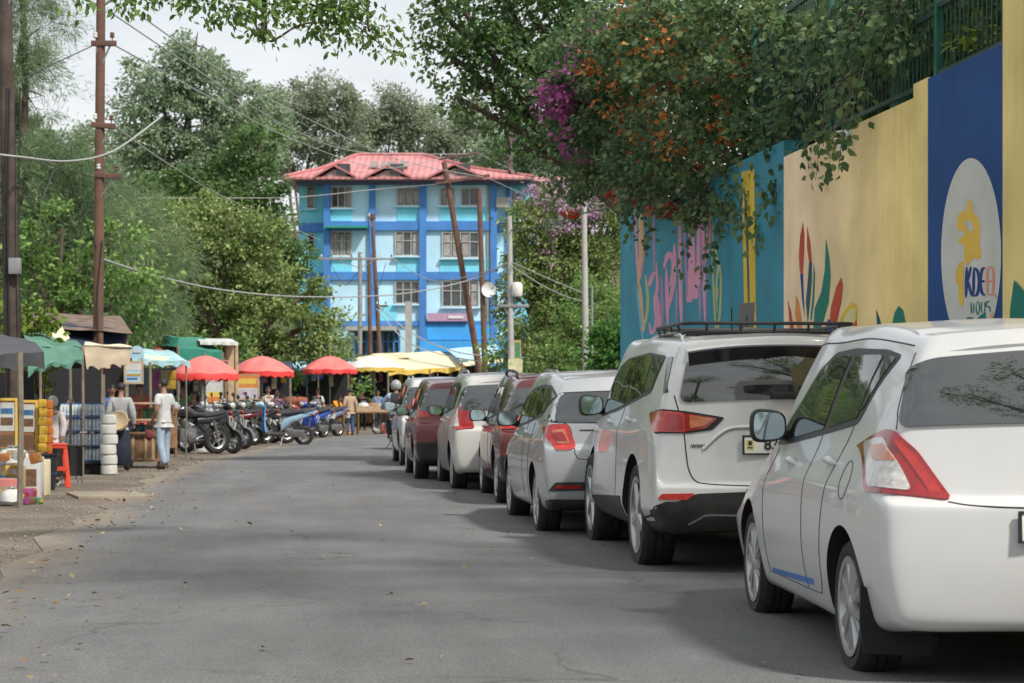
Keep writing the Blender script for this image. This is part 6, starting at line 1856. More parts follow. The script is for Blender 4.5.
def person(label, loc, rz, h=1.65, top=None, bottom=None, pose=None, sleeves=.6, group=None, hair=M_hair, skirt=False, fingers=False, hat=None, vest=None):
    root = thing('person', label, 'person', loc, rz, group)
    s = h / 1.68
    P = dict(pelvis=(0, 0, .93), spine=(0, .0, 1.08), chest=(0, .005, 1.27), neckb=(0, -.005, 1.41), neck=(0, .005, 1.475), jaw=(0, .035, 1.535), head=(0, .025, 1.60), crown=(0, .012, 1.655))
    for sg, n in ((-1, 'l'), (1, 'r')):
        P.update({n + 'sh': (sg * .17, -.005, 1.375), n + 'el': (sg * .235, -.03, 1.11), n + 'wr': (sg * .24, .05, .88), n + 'ha': (sg * .238, .065, .80),
                  n + 'hip': (sg * .088, 0, .885), n + 'kn': (sg * .10, .025, .49), n + 'an': (sg * .10, -.02, .09), n + 'to': (sg * .115, .13, .035)})
    P.update(pose or {})
    P = {k: tuple(c * s for c in v) for k, v in P.items()}
    rr = dict(pelvis=(.135, .10), spine=(.12, .092), chest=(.14, .098), neckb=(.075, .07), neck=.05, jaw=(.058, .066), head=(.072, .086), crown=(.05, .06),
              sh=.058, el=.042, wr=.029, ha=(.036, .02), hip=.082, kn=.056, an=.04, to=.036)
    R_ = lambda n: rr.get(n) or rr[n[1:]]
    sc2 = lambda r, k=1.0, a=0.0: tuple((q * k + a) * s for q in r) if isinstance(r, tuple) else (r * k + a) * s
    J = {n: (P[n], sc2(R_(n))) for n in P}
    E = [('pelvis', 'spine'), ('spine', 'chest'), ('chest', 'neckb'), ('neckb', 'neck'), ('neck', 'jaw'), ('jaw', 'head'), ('head', 'crown')]
    for n in 'lr': E += [('chest', n + 'sh'), (n + 'sh', n + 'el'), (n + 'el', n + 'wr'), (n + 'wr', n + 'ha'), ('pelvis', n + 'hip'), (n + 'hip', n + 'kn'), (n + 'kn', n + 'an'), (n + 'an', n + 'to')]
    for sg, n in ((-1, 'l'), (1, 'r')):
        hd = Vector(P[n + 'ha']); wr = Vector(P[n + 'wr']); d = (hd - wr).normalized()
        f = Vector((0, 1, 0)); f = (f - d * f.dot(d)).normalized()
        q = d.cross(f)
        if fingers:
            for k, (o_, l_) in enumerate(((.026, .06), (.009, .072), (-.009, .067), (-.026, .05))):
                a = hd + f * o_ * s + d * .02 * s; b_ = a + d * l_ * .55 * s; c = b_ + (d * .8 - q * sg * .6).normalized() * l_ * .5 * s
                for i, v in enumerate((a, b_, c)): J['%sf%d%d' % (n, k, i)] = (tuple(v), (.0095, .0085, .007)[i] * s)
                E += [(n + 'ha', '%sf%d0' % (n, k)), ('%sf%d0' % (n, k), '%sf%d1' % (n, k)), ('%sf%d1' % (n, k), '%sf%d2' % (n, k))]
            a = wr.lerp(hd, .6) + f * .036 * s; b_ = a + (f * .5 + d).normalized() * .045 * s
            J[n + 't0'] = (tuple(a), .011 * s); J[n + 't1'] = (tuple(b_), .009 * s)
            E += [(n + 'ha', n + 't0'), (n + 't0', n + 't1')]
    body = mesh_obj('body', skin_mesh('body', J, E, 'pelvis', 2), M_skin, root, angle=180)
    # face
    hd = Vector(P['head']); fw = (Vector(P['jaw']) - Vector(P['neck'])); fw.z = 0
    fw = fw.normalized() if fw.length > 1e-4 else Vector((0, 1, 0)); sd = Vector((fw.y, -fw.x, 0))
    b = MB(); b.ball(hd + fw * .083 * s + Vector((0, 0, -.03 * s)), (.013 * s, .018 * s, .022 * s), 8); b.build('nose', M_skin, body)
    for k in (-1, 1):
        b = MB(); b.ball(hd + fw * .072 * s + sd * k * .03 * s + Vector((0, 0, .002)), .011 * s, 8); b.build('eye', mat('dark_eye', (.03, .025, .02), rough=.3), body)
        b = MB(); b.ball(hd + sd * k * .076 * s + Vector((0, 0, -.02 * s)), (.013 * s, .022 * s, .032 * s), 8); b.build('ear', M_skin, body)
    b = MB(); b.ball(hd + fw * .07 * s + Vector((0, 0, -.065 * s)), (.024 * s, .012 * s, .008 * s), 8); b.build('mouth', mat('lips', (.2, .07, .06), rough=.5), body)
    if hair:
        b = MB(); M = Matrix.Translation(hd - fw * .016 * s + Vector((0, 0, .018 * s)))
        pr = [(.081 * s * math.cos(a), .092 * s * math.sin(a)) for a in (-.55, -.3, 0, .4, .8, 1.2)] + [(.0001, .093 * s)]
        b.lathe(pr, 18, M @ Matrix.Rotation(-.30, 4, sd)); b.build('hair', hair, root, angle=180)
    if hat: hat(root, hd, s)
    if top:
        T = {n: (P[n], sc2(R_(n), 1.06, .018)) for n in ('pelvis', 'spine', 'chest', 'neckb')}
        T['hem'] = (tuple(Vector(P['pelvis']) + (Vector(P['pelvis']) - Vector(P['spine'])).normalized() * .05 * s), (.148 * s, .122 * s))
        T['neckb'] = (P['neckb'], (.082 * s, .078 * s))
        TE = [('hem', 'pelvis'), ('pelvis', 'spine'), ('spine', 'chest'), ('chest', 'neckb')]
        for n in 'lr':
            a, c = Vector(P[n + 'sh']), Vector(P[n + 'el'])
            T[n + 'sh'] = (P[n + 'sh'], sc2(.058, 1.1, .016)); e = a.lerp(c, min(1, sleeves * 1.25)); T[n + 'e1'] = (tuple(e), sc2(.05, 1.1, .016))
            TE += [('chest', n + 'sh'), (n + 'sh', n + 'e1')]
            if sleeves > .9: T[n + 'e2'] = (P[n + 'wr'], sc2(.036, 1.1, .01)); TE += [(n + 'e1', n + 'e2')]
        mesh_obj('shirt', skin_mesh('shirt', T, TE, 'pelvis', 2), top, root, angle=180)
    if bottom:
        if skirt:
            b = MB(); a = Vector(P['pelvis'])
            b.lathe([(.13 * s, .07 * s), (.165 * s, -.05 * s), (.19 * s, -.45 * s), (.215 * s, -.82 * s), (.2 * s, -.83 * s), (.1, -.4 * s)], 20, Matrix.Translation(a)); b.build('skirt', bottom, root, angle=180)
        else:
            pv, sp_ = Vector(P['pelvis']), Vector(P['spine'])
            T = {'waist': (tuple(pv.lerp(sp_, .45)), sc2((.118, .092), 1, .004)), 'pelvis': (tuple(pv.lerp(sp_, -.1)), sc2((.115, .10), 1, .004))}; TE = [('waist', 'pelvis')]
            for n in 'lr':
                for q, a in (('hip', .004), ('kn', .022)): T[n + q] = (tuple(Vector(P[n + q]).lerp(Vector(P[n + 'kn']), .12 if q == 'hip' else 0)), sc2(R_(n + q), 1.05, a))
                an = Vector(P[n + 'an']); kn = Vector(P[n + 'kn'])
                T[n + 'an'] = (tuple(an.lerp(kn, -.03)), .066 * s)
                TE += [('pelvis', n + 'hip'), (n + 'hip', n + 'kn'), (n + 'kn', n + 'an')]
            mesh_obj('trousers', skin_mesh('trousers', T, TE, 'pelvis', 2), bottom, root, angle=180)
    for n in 'lr':
        an, to = Vector(P[n + 'an']), Vector(P[n + 'to'])
        d = (to - an); d.z = 0; d.normalize()
        b = MB(); M = Matrix.Translation(an + d * .065 * s + Vector((0, 0, .045 * s - an.z + (an.z - .09 * s if an.z > .12 * s else 0) )))
        ang = math.atan2(d.y, d.x) - PI / 2
        b.ball((0, 0, 0), (.048 * s, .135 * s, .048 * s), 12); o = b.build('shoe', M_shoe, root); o.matrix_local = M @ Matrix.Rotation(ang, 4, 'Z')
    return root


def helmet(m):
    def f(root, hd, s):
        b = MB(); pr = [(.128 * s * math.cos(a), .14 * s * math.sin(a)) for a in (-.7, -.4, 0, .4, .8, 1.2)] + [(.0001, .141 * s)]
        b.lathe(pr, 20, Matrix.Translation(hd + Vector((0, 0, .0)))); b.build('helmet', m, root, angle=180)
        b = MB(); b.grid(lambda u, v: hd + Vector((.129 * s * math.sin((u - .5) * 2.2), .131 * s * math.cos((u - .5) * 2.2), (-.03 + .08 * v) * s)), 8, 2); b.build('visor', M_gloss, root)
    return f


def scarf(m):
    def f(root, hd, s):
        b = MB(); pr = [(.105 * s * math.cos(a), .12 * s * math.sin(a)) for a in (-.95, -.6, -.2, .2, .7, 1.2)] + [(.0001, .12 * s)]
        b.lathe(pr, 18, Matrix.Translation(hd)); b.build('head_scarf', m, root, angle=180)
    return f


def brim(m):
    def f(root, hd, s):
        b = MB(); b.lathe([(.0001, .13 * s), (.07 * s, .125 * s), (.095 * s, .06 * s), (.17 * s, .03 * s), (.168 * s, .02 * s), (.09 * s, .04 * s)], 18, Matrix.Translation(hd)); b.build('hat', m, root, angle=180)
    return f


SIT = dict(pelvis=(0, 0, .50), spine=(0, .0, .65), chest=(0, .02, .84), neckb=(0, .02, .98), neck=(0, .03, 1.045), jaw=(0, .06, 1.105), head=(0, .05, 1.17), crown=(0, .035, 1.225),
           lsh=(-.17, .02, .945), rsh=(.17, .02, .945), lel=(-.22, .06, .70), rel=(.22, .06, .70), lwr=(-.16, .27, .62), rwr=(.16, .27, .62), lha=(-.14, .34, .60), rha=(.14, .34, .60),
           lhip=(-.088, .03, .47), rhip=(.088, .03, .47), lkn=(-.11, .42, .47), rkn=(.11, .42, .47), lan=(-.11, .40, .09), ran=(.11, .40, .09), lto=(-.12, .54, .035), rto=(.12, .54, .035))


def lift(pose, dz): return {k: (v[0], v[1], v[2] + (dz if k[1:] not in ('an', 'to') else 0)) for k, v in pose.items()}


# -- scooters and motorcycles ------------------------------------------------
M_seat = mat('black_vinyl', (.018, .018, .018), rough=.45, var=.3)
M_steel = mat('engine_metal', (.22, .22, .22), rough=.45, metal=.7, var=.4, scale=14)
M_amb = mat('amber_lens2', (.6, .22, .03), rough=.15)


def tw_wheel(root, y, r, w, spokes=5):
    M = Matrix.Rotation(PI / 2, 4, 'Y')
    t = MB(); t.lathe([(r * .62, -w / 2), (r * .85, -w * .55), (r, -w * .2), (r, w * .2), (r * .85, w * .55), (r * .62, w / 2)], 28, M, closed=True)
    a = t.build('wheel', M_tyre, root); a.location = (0, y, r)
    k = MB(); k.lathe([(r * .63, -w * .45), (r * .56, -w * .3), (r * .56, w * .3), (r * .63, w * .45)], 28, M, closed=True)
    k.lathe([(.0001, -w * .6), (r * .2, -w * .55), (r * .2, w * .55), (.0001, w * .6)], 14, M)
    for i in range(spokes):
        g = 2 * PI * i / spokes; k.bar((0, math.cos(g) * r * .15, math.sin(g) * r * .15), (0, math.cos(g) * r * .6, math.sin(g) * r * .6), .025, .02, up=(1, 0, 0))
    k.build('rim', M_rim, a)
    return a


def scooter(label, loc, rz, col, col2=None, group='motorbikes and scooters parked before the stalls', lean=-.12):
    root = thing('scooter', label, 'scooter', loc, rz, group)
    root.rotation_euler = (0, lean, rz)
    pm = mat('scooter_paint_%d' % abs(hash(col)) if False else 'scooter_paint_%.2f_%.2f_%.2f' % col, col, rough=.25, coat=.6, var=.05)
    p2 = mat('scooter_paint_%.2f_%.2f_%.2f' % (col2 or col), col2 or col, rough=.25, coat=.6, var=.05)
    tw_wheel(root, .62, .24, .095); tw_wheel(root, -.60, .24, .1)
    sec = [(-.93, .81, .04, .03), (-.80, .785, .085, .05), (-.55, .71, .125, .075), (-.32, .64, .12, .10), (-.14, .54, .10, .15), (-.06, .44, .09, .12)]
    b = MB(); vs = []; n = 14
    for (y, z, wx, wz) in sec:
        for k in range(n):
            g = 2 * PI * k / n; vs.append((wx * math.copysign(abs(math.cos(g)) ** .7, math.cos(g)), y, z + wz * math.copysign(abs(math.sin(g)) ** .7, math.sin(g))))
    fs = [(i * n + k, i * n + (k + 1) % n, (i + 1) * n + (k + 1) % n, (i + 1) * n + k) for i in range(len(sec) - 1) for k in range(n)] + [tuple(range(n)), tuple(range((len(sec) - 1) * n, len(sec) * n))]
    b.add(vs, fs); b.build('tail_body', pm, root)
    b = MB()
    b.grid(lambda u, v: ((v - .5) * (.20 + .22 * math.sin(min(1, u * 1.25) * PI * .75)), .33 + .13 * u + .05 * math.cos((v - .5) * PI) - (.02 if u < .1 else 0) - .12 * u ** 2, .28 + .66 * u), 8, 8)
    b.grid(lambda u, v: ((v - .5) * (.20 + .22 * math.sin(min(1, u * 1.25) * PI * .75)) * .97, .30 + .13 * u + .05 * math.cos((v - .5) * PI) - .12 * u ** 2, .28 + .66 * u), 8, 8)
    b.build('leg_shield', p2, root)
    b = MB(); b.box((0, .12, .27), (.28, .50, .07)); b.build('footboard', M_black, root, bevel=.02)
    b = MB(); b.grid(lambda u, v: ((v - .5) * .13, .62 + .27 * math.sin((u - .42) * 2.6), .24 + .27 * math.cos((u - .42) * 2.6) - .04 * abs(v - .5) * 2), 8, 4); b.build('front_mudguard', pm, root)
    b = MB(); b.tube([(-.07, .62, .24), (-.06, .53, .60), (-.03, .46, .82)], .022, 7); b.tube([(.07, .62, .24), (.06, .53, .60), (.03, .46, .82)], .022, 7); b.build('fork', M_steel, root)
    b = MB()
    vs = []
    for (y, z, wx, wz) in ((-.86, .86, .06, .03), (-.7, .86, .12, .045), (-.4, .80, .14, .055), (-.22, .77, .13, .05), (-.06, .76, .08, .035)):
        for k in range(n):
            g = 2 * PI * k / n; vs.append((wx * math.cos(g), y, z + wz * math.sin(g)))
    b.add(vs, [(i * n + k, i * n + (k + 1) % n, (i + 1) * n + (k + 1) % n, (i + 1) * n + k) for i in range(4) for k in range(n)] + [tuple(range(n)), tuple(range(4 * n, 5 * n))]); b.build('seat', M_seat, root)
    b = MB(); b.ball((0, .44, .98), (.13, .10, .09), 12); hb = b.build('handlebar_cowl', pm, root)
    b = MB(); b.tube([(-.34, .36, 1.0), (-.12, .43, 1.0), (.12, .43, 1.0), (.34, .36, 1.0)], .016, 7); b.build('handlebar', M_black, root)
    b = MB(); b.ball((0, .53, .985), (.085, .03, .06), 10); b.build('headlight', M_lclr, root)
    for sg in (-1, 1):
        b = MB(); b.tube([(sg * .2, .42, 1.0), (sg * .27, .42, 1.16)], .007, 5); b.ball((sg * .28, .42, 1.19), (.065, .015, .045), 10); b.build('mirror', M_black, root)
        b = MB(); b.ball((sg * .12, -.86, .76), (.03, .03, .02), 6); b.build('indicator', M_amb, root)
    b = MB(); b.ball((0, -.93, .79), (.10, .03, .045), 10); b.build('tail_light', M_lred, root)
    b = MB(); b.box((0, -.95, .62), (.19, .012, .13), rx=.25); b.build('number_plate', M_plate, root)
    b = MB(); b.box((0, -.93, .50), (.15, .02, .22), rx=.3); b.build('rear_mudguard', M_black, root)
    b = MB(); b.tube([(.13, -.25, .26), (.16, -.5, .28), (.17, -.85, .36)], [.03, .055, .05], 9); b.build('exhaust', M_steel, root)
    b = MB(); b.box((-.08, -.42, .30), (.14, .42, .17)); b.build('engine', M_steel, root, bevel=.03)
    b = MB(); b.tube([(-.13, -.62, .82), (-.14, -.88, .90), (.14, -.88, .90), (.13, -.62, .82)], .012, 6); b.build('grab_rail', M_steel, root)
    b = MB(); b.tube([(-.10, -.1, .24), (-.26, -.06, .015)], .012, 5); b.build('side_stand', M_steel, root)
    return root


def motorcycle(label, loc, rz, col, group='motorbikes and scooters parked before the stalls', lean=-.12):
    root = thing('motorcycle', label, 'motorcycle', loc, rz, group)
    root.rotation_euler = (0, lean, rz)
    pm = mat('scooter_paint_%.2f_%.2f_%.2f' % col, col, rough=.25, coat=.6, var=.05)
    tw_wheel(root, .66, .30, .09, 6); tw_wheel(root, -.64, .30, .11, 6)
    n = 14

    def loft(name, sec, m):
        vs = []
        for (y, z, wx, wz) in sec:
            for k in range(n):
                g = 2 * PI * k / n; vs.append((wx * math.copysign(abs(math.cos(g)) ** .8, math.cos(g)), y, z + wz * math.copysign(abs(math.sin(g)) ** .8, math.sin(g))))
        b = MB(); q = len(sec)
        b.add(vs, [(i * n + k, i * n + (k + 1) % n, (i + 1) * n + (k + 1) % n, (i + 1) * n + k) for i in range(q - 1) for k in range(n)] + [tuple(range(n)), tuple(range((q - 1) * n, q * n))])
        return b.build(name, m, root)
    loft('fuel_tank', [(-.12, .80, .08, .06), (.02, .86, .14, .10), (.20, .89, .15, .12), (.34, .86, .10, .09), (.40, .84, .05, .05)], pm)
    loft('seat', [(-.80, .86, .07, .03), (-.60, .82, .12, .05), (-.35, .79, .13, .055), (-.14, .80, .09, .05), (-.06, .80, .05, .03)], M_seat)
    loft('tail_fairing', [(-.88, .83, .04, .04), (-.7, .76, .10, .07), (-.4, .70, .13, .09), (-.15, .68, .10, .08)], pm)
    b = MB(); b.box((0, .05, .40), (.24, .36, .26)); b.tube([(0, .0, .5), (0, .16, .72)], .09, 10); b.lathe([(.0001, -.16), (.1, -.15), (.1, .15), (.0001, .16)], 14, Matrix.Translation((0, -.02, .36)) @ Matrix.Rotation(PI / 2, 4, 'Y')); b.build('engine', M_steel, root, bevel=.01)
    b = MB(); b.tube([(0, .42, .88), (0, .30, .36), (0, -.1, .26), (0, -.62, .32)], .025, 7); b.tube([(0, .40, .80), (0, -.2, .70), (0, -.75, .74)], .022, 7); b.build('frame', M_black, root)
    for sg in (-1, 1):
        b = MB(); b.tube([(sg * .09, .66, .30), (sg * .08, .50, .72), (sg * .07, .42, .96)], [.028, .026, .02], 8); b.build('fork', M_steel, root)
        b = MB(); b.tube([(sg * .11, -.62, .32), (sg * .11, -.50, .68)], [.03, .03], 8); b.build('shock_absorber', M_steel, root)
        b = MB(); b.tube([(sg * .25, .36, 1.04), (sg * .31, .36, 1.2)], .007, 5); b.ball((sg * .32, .36, 1.23), (.07, .015, .045), 10); b.build('mirror', M_black, root)
        b = MB(); b.ball((sg * .15, -.86, .76), (.03, .03, .022), 6); b.build('indicator', M_amb, root)
    b = MB(); b.tube([(-.36, .28, 1.03), (-.2, .36, 1.05), (.2, .36, 1.05), (.36, .28, 1.03)], .015, 7); b.build('handlebar', M_black, root)
    b = MB(); b.ball((0, .52, .92), (.11, .09, .11), 12); b.build('headlight', M_gloss, root)
    b = MB(); b.grid(lambda u, v: ((v - .5) * .14, .66 + .35 * math.sin((u - .5) * 1.9), .30 + .35 * math.cos((u - .5) * 1.9)), 8, 3); b.build('front_mudguard', pm, root)
    b = MB(); b.grid(lambda u, v: ((v - .5) * .17, -.64 - .37 * math.sin(u * 1.5), .30 + .38 * math.cos(u * 1.5)), 8, 3); b.build('rear_mudguard', M_black, root)
    b = MB(); b.ball((0, -.92, .82), (.09, .035, .05), 10); b.build('tail_light', M_lred, root)
    b = MB(); b.box((0, -1.0, .58), (.2, .012, .15), rx=.2); b.build('number_plate', M_plate, root)
    b = MB(); b.tube([(.12, .2, .38), (.15, .05, .24), (.16, -.3, .28), (.18, -.85, .42)], [.02, .025, .045, .055], 9); b.build('exhaust', M_chrome, root)
    b = MB(); b.tube([(-.10, -.1, .24), (-.28, -.06, .015)], .012, 5); b.build('side_stand', M_steel, root)
    return root
# ------------------------------------------------------------------ roadside market on the left
def tarpm(name, col, col2=None, var=.2): return mat('tarp_' + name, col, rough=.7, var=var, scale=2.2, bump=.35, bscale=5, col2=col2)


T_grey = tarpm('grey', (.055, .058, .065)); T_green = tarpm('green', (.045, .15, .10), (.12, .25, .19)); T_tan = tarpm('tan', (.50, .38, .24), (.38, .31, .25)); T_blue = tarpm('teal_white', (.16, .45, .52), (.50, .60, .60))
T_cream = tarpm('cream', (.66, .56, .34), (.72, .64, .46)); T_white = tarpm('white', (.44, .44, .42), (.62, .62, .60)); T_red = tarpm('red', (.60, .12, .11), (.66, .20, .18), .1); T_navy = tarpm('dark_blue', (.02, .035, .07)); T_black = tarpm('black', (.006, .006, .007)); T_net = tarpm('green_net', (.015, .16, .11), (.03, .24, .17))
T_sky = tarpm('sky_blue', (.22, .46, .62), (.50, .62, .68)); T_royal = tarpm('royal_blue', (.03, .10, .50)); T_yel = tarpm('yellow', (.70, .44, .05), (.72, .52, .14)); T_rust = mat('rusty_tin', (.16, .11, .085), rough=.8, var=.5, scale=4, bump=.2); T_pinkred = tarpm('faded_red', (.50, .13, .13), (.56, .22, .20))
M_wood = mat('old_timber', (.20, .11, .055), rough=.85, var=.4, scale=5, bump=.3); M_bamboo = mat('grey_post', (.20, .17, .13), rough=.85, var=.35, scale=5); M_plank = mat('pale_plank', (.42, .30, .18), rough=.8, var=.3)


def sheet(name, c, sag, m, parent, org, nu=14, nv=8, wr=.03, scal=0.0, drop=0.0, seed=0):
    """cloth between corners c = [back-left, back-right, front-right, front-left] with an optional hanging, scalloped front edge"""
    A, B, Cc, Dd = [Vector(p) - org for p in c]
    rd = random.Random(seed); ph = [rd.uniform(0, 6) for _ in range(4)]

    def f(u, v):
        p = A.lerp(B, u).lerp(Dd.lerp(Cc, u), v)
        p.z -= sag * math.sin(u * PI) * math.sin(v * PI * .9)
        p.z += wr * (math.sin(u * 9 + ph[0] + v * 3) * .5 + math.sin(u * 17 + ph[1]) * .3 * v + math.sin(v * 8 + ph[2]) * .3)
        return p
    b = MB()
    b.grid(f, nu * 2, nv)
    if drop > 0:
        k = nu * 2; n0 = len(b.v)
        for i in range(k + 1):
            u = i / k; p = f(u, 1); d = drop * (1 - scal * abs(math.sin(u * nu * .9)))
            q = p + Vector((0, 0, -d)) + (Cc - Dd).cross(Vector((0, 0, 1))).normalized() * .02 * math.sin(u * 26 + ph[3])
            b.v += [tuple(p), tuple(q)]
        for i in range(k): b.f.append((n0 + 2 * i, n0 + 2 * i + 1, n0 + 2 * i + 3, n0 + 2 * i + 2)); b.m.append(1)
    ms = m if isinstance(m, (list, tuple)) else [m, m]
    me = b.mesh(name)
    bm = bmesh.new(); bm.from_mesh(me); bmesh.ops.remove_doubles(bm, verts=bm.verts, dist=.0004); bm.to_mesh(me); bm.free()
    return mesh_obj(name, me, list(ms), parent, angle=60)


def post(parent, org, px, py0, D, r=.03, m=None, py1=None):
    g = gd(px, D) if py1 is None else at(px, py1, D)
    t = at(px, py0, D)
    b = MB(); b.tube([g - org - Vector((0, 0, .05 if py1 is None else 0)), g.lerp(t, .5) - org + Vector((.01, 0, 0)), t - org], r, 7); return b.build('post', m or M_bamboo, parent)


def stall(label, px, D, canopies=(), posts=(), backs=(), counters=(), name='market_stall', cat='stall', group=None):
    org = gd(px, D)
    root = thing(name, label, cat, org, 0, group)
    for i, q in enumerate(canopies):
        sheet('canopy', [at(*p) for p in q[0]], q[1], q[2], root, org, drop=q[3] if len(q) > 3 else 0, scal=q[4] if len(q) > 4 else 0, wr=q[5] if len(q) > 5 else .03, seed=int(px) + i)
    for q in posts: post(root, org, *q)
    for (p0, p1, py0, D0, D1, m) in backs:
        sheet('stall_backdrop', [at(p0, py0, D0), at(p1, py0, D1), gd(p1, D1), gd(p0, D0)], 0, m, root, org, wr=.02)  # black sheets closing the back; the stall's inner shade is in their colour
    for (p0, p1, py, D0, D1, dep, m) in counters:
        a, c = at(p0, py, D0), at(p1, py, D1); h = a.z
        d = (c - a); d.z = 0; ln = d.length; d.normalize(); n = Vector((-d.y, d.x, 0)); mid = (a + c) / 2 - org; rz = math.atan2(d.y, d.x)
        b = MB(); b.box((mid.x + n.x * dep / 2, mid.y + n.y * dep / 2, h - .02), (ln, dep, .04), rz=rz); top = b.build('counter', m, root, bevel=.006)
        for s_, t_ in ((-.47, .06), (.47, .06), (-.47, .94), (.47, .94)):
            b = MB(); q = mid + d * ln * s_ + n * dep * t_; b.box((q.x, q.y, (h - .05) / 2), (.05, .05, h - .05), rz=rz); b.build('leg', M_wood, root)
        b = MB(); b.box((mid.x + n.x * .02, mid.y + n.y * .02, h * .55), (ln * .98, .02, h * .7), rz=rz); b.build('front_board', m, root)
    return root, org


RD = random.Random(21)
GOODCOL = [(.55, .06, .05), (.65, .42, .05), (.08, .25, .5), (.1, .35, .15), (.6, .58, .55), (.5, .2, .05), (.45, .1, .3), (.25, .14, .08), (.62, .5, .3)]
GOODCOL = [tuple(v * .62 for v in c) for c in GOODCOL]


def gm(i): return mat('packaging_%d' % (i % 9), GOODCOL[i % 9], rough=.5, var=.4, scale=16)


def crate(label, loc, size, m, rz=0.0, group=None, lidm=None):
    x, y, z = size
    root = thing('crate', label, 'crate', loc, rz, group); b = MB()
    for k in range(3):
        zz = z * (.17 + .33 * k)
        for s_ in (-1, 1): b.box((0, s_ * (y / 2 - .01), zz), (x, .02, z * .27)); b.box((s_ * (x / 2 - .01), 0, zz), (.019, y - .042, z * .27))
    for sx in (-1, 1):
        for sy in (-1, 1): b.box((sx * (x / 2 - .035), sy * (y / 2 - .035), z / 2), (.03, .03, z))
    b.box((0, 0, .012), (x - .05, y - .05, .02)); b.build('slats', m, root)
    c = MB()
    for _ in range(14): c.ball((RD.uniform(-.4, .4) * x, RD.uniform(-.4, .4) * y, z * .9 + RD.uniform(0, .03)), min(x, y) * .13, 8)
    c.build('contents', lidm or gm(RD.randrange(9)), root)
    return root


def carton(label, loc, size, m, rz=0.0, group=None, cat='box'):
    x, y, z = size
    root = thing('carton', label, cat, loc, rz, group)
    b = MB(); b.box((0, 0, z / 2), size); b.build('box', m, root, bevel=.012)
    b = MB(); b.box((0, -y / 2 - .002, z * .52), (x * .7, .004, z * .4)); b.build('printed_panel', gm(RD.randrange(9)), root)
    b = MB(); b.box((0, 0, z + .002), (x * .98, .06, .004)); b.build('tape', M_plank, root)
    return root


def sack(label, loc, r, h, m, group=None):
    root = thing('sack', label, 'sack', loc, RD.uniform(0, 6), group); b = MB()
    b.lathe([(r * .8, 0), (r * 1.05, h * .25), (r, h * .6), (r * .7, h * .85), (r * .25, h * .95), (r * .4, h * 1.08), (.0001, h * 1.0)], 14); o = b.build('bag', m, root)
    for v in o.data.vertices: v.co += Vector((RD.gauss(0, .01), RD.gauss(0, .01), RD.gauss(0, .006)))
    b = MB(); b.tube([(r * .26 * math.cos(a), r * .26 * math.sin(a), h * .95) for a in np.linspace(0, 6.28, 10)], .008, 5); b.build('tie', M_black, root)
    return root


def board(label, px0, px1, py0, py1, D, m, frame=None, bands=(), name='sign_board', hang=False, tilt=0.0, group=None):
    w = (px1 - px0) * D / FPX; z1, z0 = hz(py0, D), hz(py1, D)
    p = gd((px0 + px1) / 2, D)
    root = thing(name, label, 'sign', (p.x, p.y, z0 if hang else 0), -TH + tilt, group)
    zo = 0 if hang else z0; h = z1 - z0
    b = MB(); b.box((0, 0, zo + h / 2), (w, .02, h)); b.build('panel', m, root)
    fr = MB(); t = .035
    for (cx, cz, ww, hh) in ((0, zo + t / 2, w, t), (0, zo + h - t / 2, w, t), (-w / 2 + t / 2, zo + h / 2, t, h - 2 * t), (w / 2 - t / 2, zo + h / 2, t, h - 2 * t)): fr.box((cx, 0, cz), (ww, .036, hh))
    fr.build('frame', frame or M_wood, root)
    for k, (x0, x1, y0, y1, mm) in enumerate(bands):
        b = MB(); b.box(((x0 + x1 - 1) / 2 * w, -.0125 - .001 * k, zo + h * (y0 + y1) / 2), ((x1 - x0) * w, .005, h * (y1 - y0))); b.build('printed_area', mm, root)
    if not hang:
        for s_ in (-.42, .42):
            b = MB(); b.box((s_ * w, .03, zo / 2 + .02), (.035, .03, zo + .04)); b.build('leg', M_wood, root)
    else:
        for s_ in (-.42, .42):
            b = MB(); b.tube([(s_ * w, 0, zo + h), (s_ * w * .95, .01, zo + h + .35)], .006, 5); b.build('cord', M_black, root)
    return root


